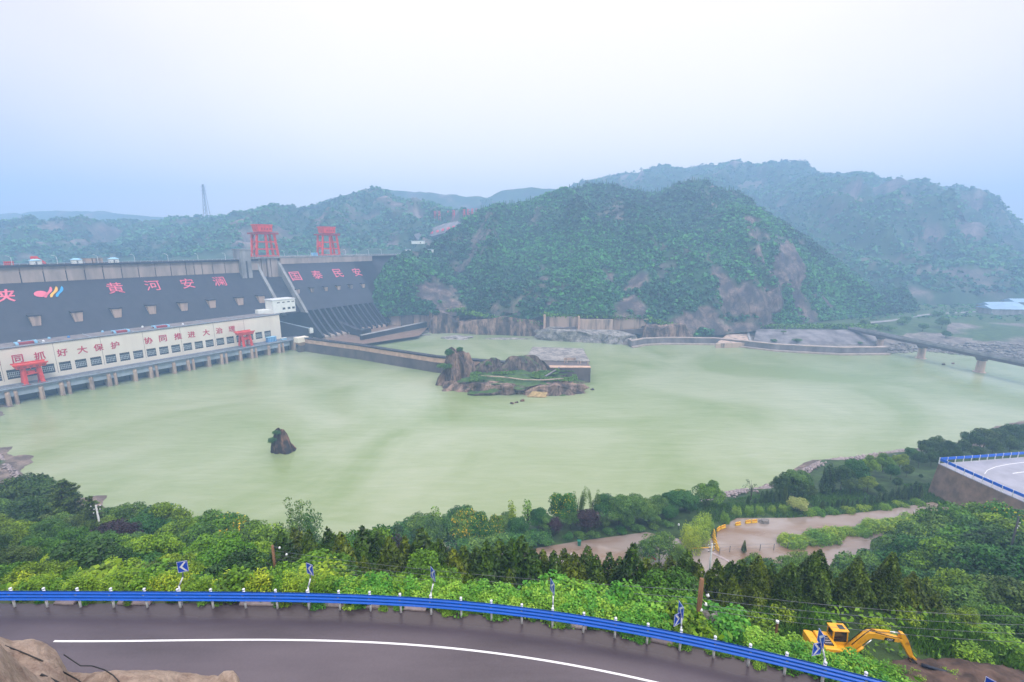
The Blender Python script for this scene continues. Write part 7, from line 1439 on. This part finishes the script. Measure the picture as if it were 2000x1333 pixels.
# ------------------------------------------------------------------ lower road platform at right
pf = [(152.3, 150.0), (153.2, 141), (154.5, 131), (158, 112), (240, 100), (250, 160), (215, 157.5), (188, 155)]
plt_ = thing("road_platform", "raised lower road on a brown stone retaining wall at the right edge", "road platform", (170, 140, 13))
PZ = 23.6
mb = MB(); mb.prism([(x, y, PZ-.25) for x, y in pf], Z*.25); mb.build("roadway", "asphalt_light", plt_)
mb = MB(); b_ = [(x, y) for x, y in pf]
mb.add([(151.0, 151.0, 8), (150.8, 141, 9), (151.8, 131, 11), (155.5, 111, 11), (252, 99, 11), (252, 163, 6), (215, 160, 6), (188, 158, 6)] + [(x, y, PZ-.26) for x, y in pf], [tuple(range(8))[::-1], tuple(range(8, 16))] + [(i, (i+1) % 8, (i+1) % 8+8, i+8) for i in range(8)]); mb.build("wall", "stone_wall", plt_)
mb = MB(); arc = [atz(x, y, PZ+.02) for x, y in ((1965, 957), (1945, 946), (1929, 934), (1923, 926), (1928, 919), (1945, 912), (1970, 907), (2010, 902), (2060, 896))]; mb.sweep([(p, (0.55, .83, 0), Z) for p in arc], [(-.22, 0), (.22, 0)]); mb.build("line_marking", "line_white", plt_)
mb = MB(); arc = [atz(x, y, PZ+.02) for x, y in ((1978, 925), (2000, 922), (2040, 917))]; mb.sweep([(p, (0.1, 1, 0), Z) for p in arc], [(-.2, 0), (.2, 0)]); mb.build("line_marking", "line_white", plt_)
g2 = thing("guardrail", "distant blue guardrail on white posts edging the lower road at right", "guardrail", (152, 150, PZ))
def rail2(pts, n):
    P_ = [np.array((*p, PZ)) for p in pts]; L = np.cumsum([0]+[np.linalg.norm(b-a) for a, b in zip(P_[:-1], P_[1:])]); at = lambda s: np.array([np.interp(s, L, [q[k] for q in P_]) for k in range(3)])
    mb = MB()
    for a, b in zip(P_[:-1], P_[1:]): mb.bar(a+Z*1.75, b+Z*1.75, .16, .95)
    mb.build("beam", "rail_blue", g2)
    for k in range(n): p = at(L[-1]*k/(n-1)); mb = MB(); mb.tube([p, p+Z*2.3], .13, 8); mb.build("post", "post_white", g2)
rail2([(152.4, 149.8), (153.3, 141), (154.6, 131), (156.5, 120)], 12); rail2([(152.4, 150.0), (170, 152.2), (188, 154.8), (215, 157.3), (235, 158.5)], 26)

# ------------------------------------------------------------------ labels for the plants
ORD = "first second third fourth fifth sixth seventh eighth ninth tenth eleventh twelfth thirteenth fourteenth fifteenth sixteenth seventeenth eighteenth nineteenth twentieth".split()
TENS = {20: "twenty", 30: "thirty", 40: "forty", 50: "fifty", 60: "sixty"}
def ordinal(k):
    if k <= 20: return ORD[k-1]
    a, b = k//10*10, k % 10; return (TENS[a][:-1]+"ieth") if b == 0 else TENS[a]+"-"+ORD[b-1]
LOOK = dict(broad="round green broadleaf tree", teal="bluish green broadleaf tree", dark="dark green tree", bright="fresh green young tree", plum="purple leaved plum tree", gold="golden blossomed tree", willow="airy olive green tree", blossom="pale blossoming bush", round_shrub="rounded bluish green bush", cypress="dark conical cypress", young_cypress="small conical cypress", column="narrow dark columnar cypress", cedar="dark layered cedar", poplar="upright feathery poplar", spire="slim light green tree", sparse="half bare tree", vine="large leaved vine mound", lime_shrub="yellow green shrub", bright_shrub="fresh green shrub", lime_hedge="yellow green shrub", shrub="mid green shrub", hedge="bluish green bush")
PLACE = {"shore": "in the shore row by the river", "shore hedge": "in the low hedge along the brown pavement", "lime": "in the bright clump above the yellow barriers", "first column row": "in the short row beside the pale bush", "second column row": "in the long row beside the wet lane", "right bank": "on the point between wet lane and river", "verge": "on the verge under the dark columns", "median": "on the strip between the two wet lanes", "terrace": "in front of the wet terrace", "right slope": "on the slope below the lower road platform", "cypress row": "in the cypress row below the road", "left bank": "at the river edge of the left slope", "left slope": "on the left slope above the rail"}
MASS = {"rail left": ("behind the left half of the blue rail", "{} packed along the blue rail left of the second chevron sign"), "rail vines": ("", "{} along the rail between second and fifth chevron signs"), "rail vines right": ("", "{} along the rail right of the fifth chevron sign"), "rail shrubs": ("", "{} behind the vines near the fourth chevron sign"), "rail foot": ("", "low {} tuft growing under the blue rail at the road edge"), "excavator shrubs": ("", "{} around the excavator and the bare earth"), "slope fill": ("", "{} partly hidden in the wooded slope below the road")}
by = {}
for r, kind, zone, a, b, lab, xy in PLANTS:
    if lab: r["label"] = lab; continue
    if zone in MASS:
        nm_ = LOOK[kind]; r["label"] = MASS[zone][1].format(nm_); r["group"] = r["label"]; continue
    by.setdefault((LOOK[kind], zone), []).append((a, r))
for (lk, zone), L in by.items():
    L.sort(key=lambda q: q[0])
    for k, (a, r) in enumerate(L):
        r["group"] = lk + "s " + PLACE[zone] if not lk.endswith(("bush",)) else lk + "es " + PLACE[zone]
        r["label"] = ("only " + lk + " " + PLACE[zone]) if len(L) == 1 else ordinal(k+1) + " " + lk + " from the left " + PLACE[zone]

# ------------------------------------------------------------------ haze: one closed box of even air round the whole scene
m = bpy.data.materials.new("haze"); m.use_nodes = True; t = m.node_tree; t.nodes.clear(); out = N(t, "ShaderNodeOutputMaterial"); pv = N(t, "ShaderNodeVolumePrincipled")
pv.inputs["Color"].default_value = (.43, .67, 1.0, 1); pv.inputs["Density"].default_value = .00066; pv.inputs["Anisotropy"].default_value = 0.0
t.links.new(pv.outputs[0], out.inputs["Volume"]); MATS["haze"] = m
MB().hexa([(-2700, -300, -8), (2700, -300, -8), (2700, 2250, -8), (-2700, 2250, -8), (-2700, -300, 366), (2700, -300, 366), (2700, 2250, 366), (-2700, 2250, 366)]).build("haze", "haze", kind="stuff", label="pale blue haze filling the valley", cat="haze")
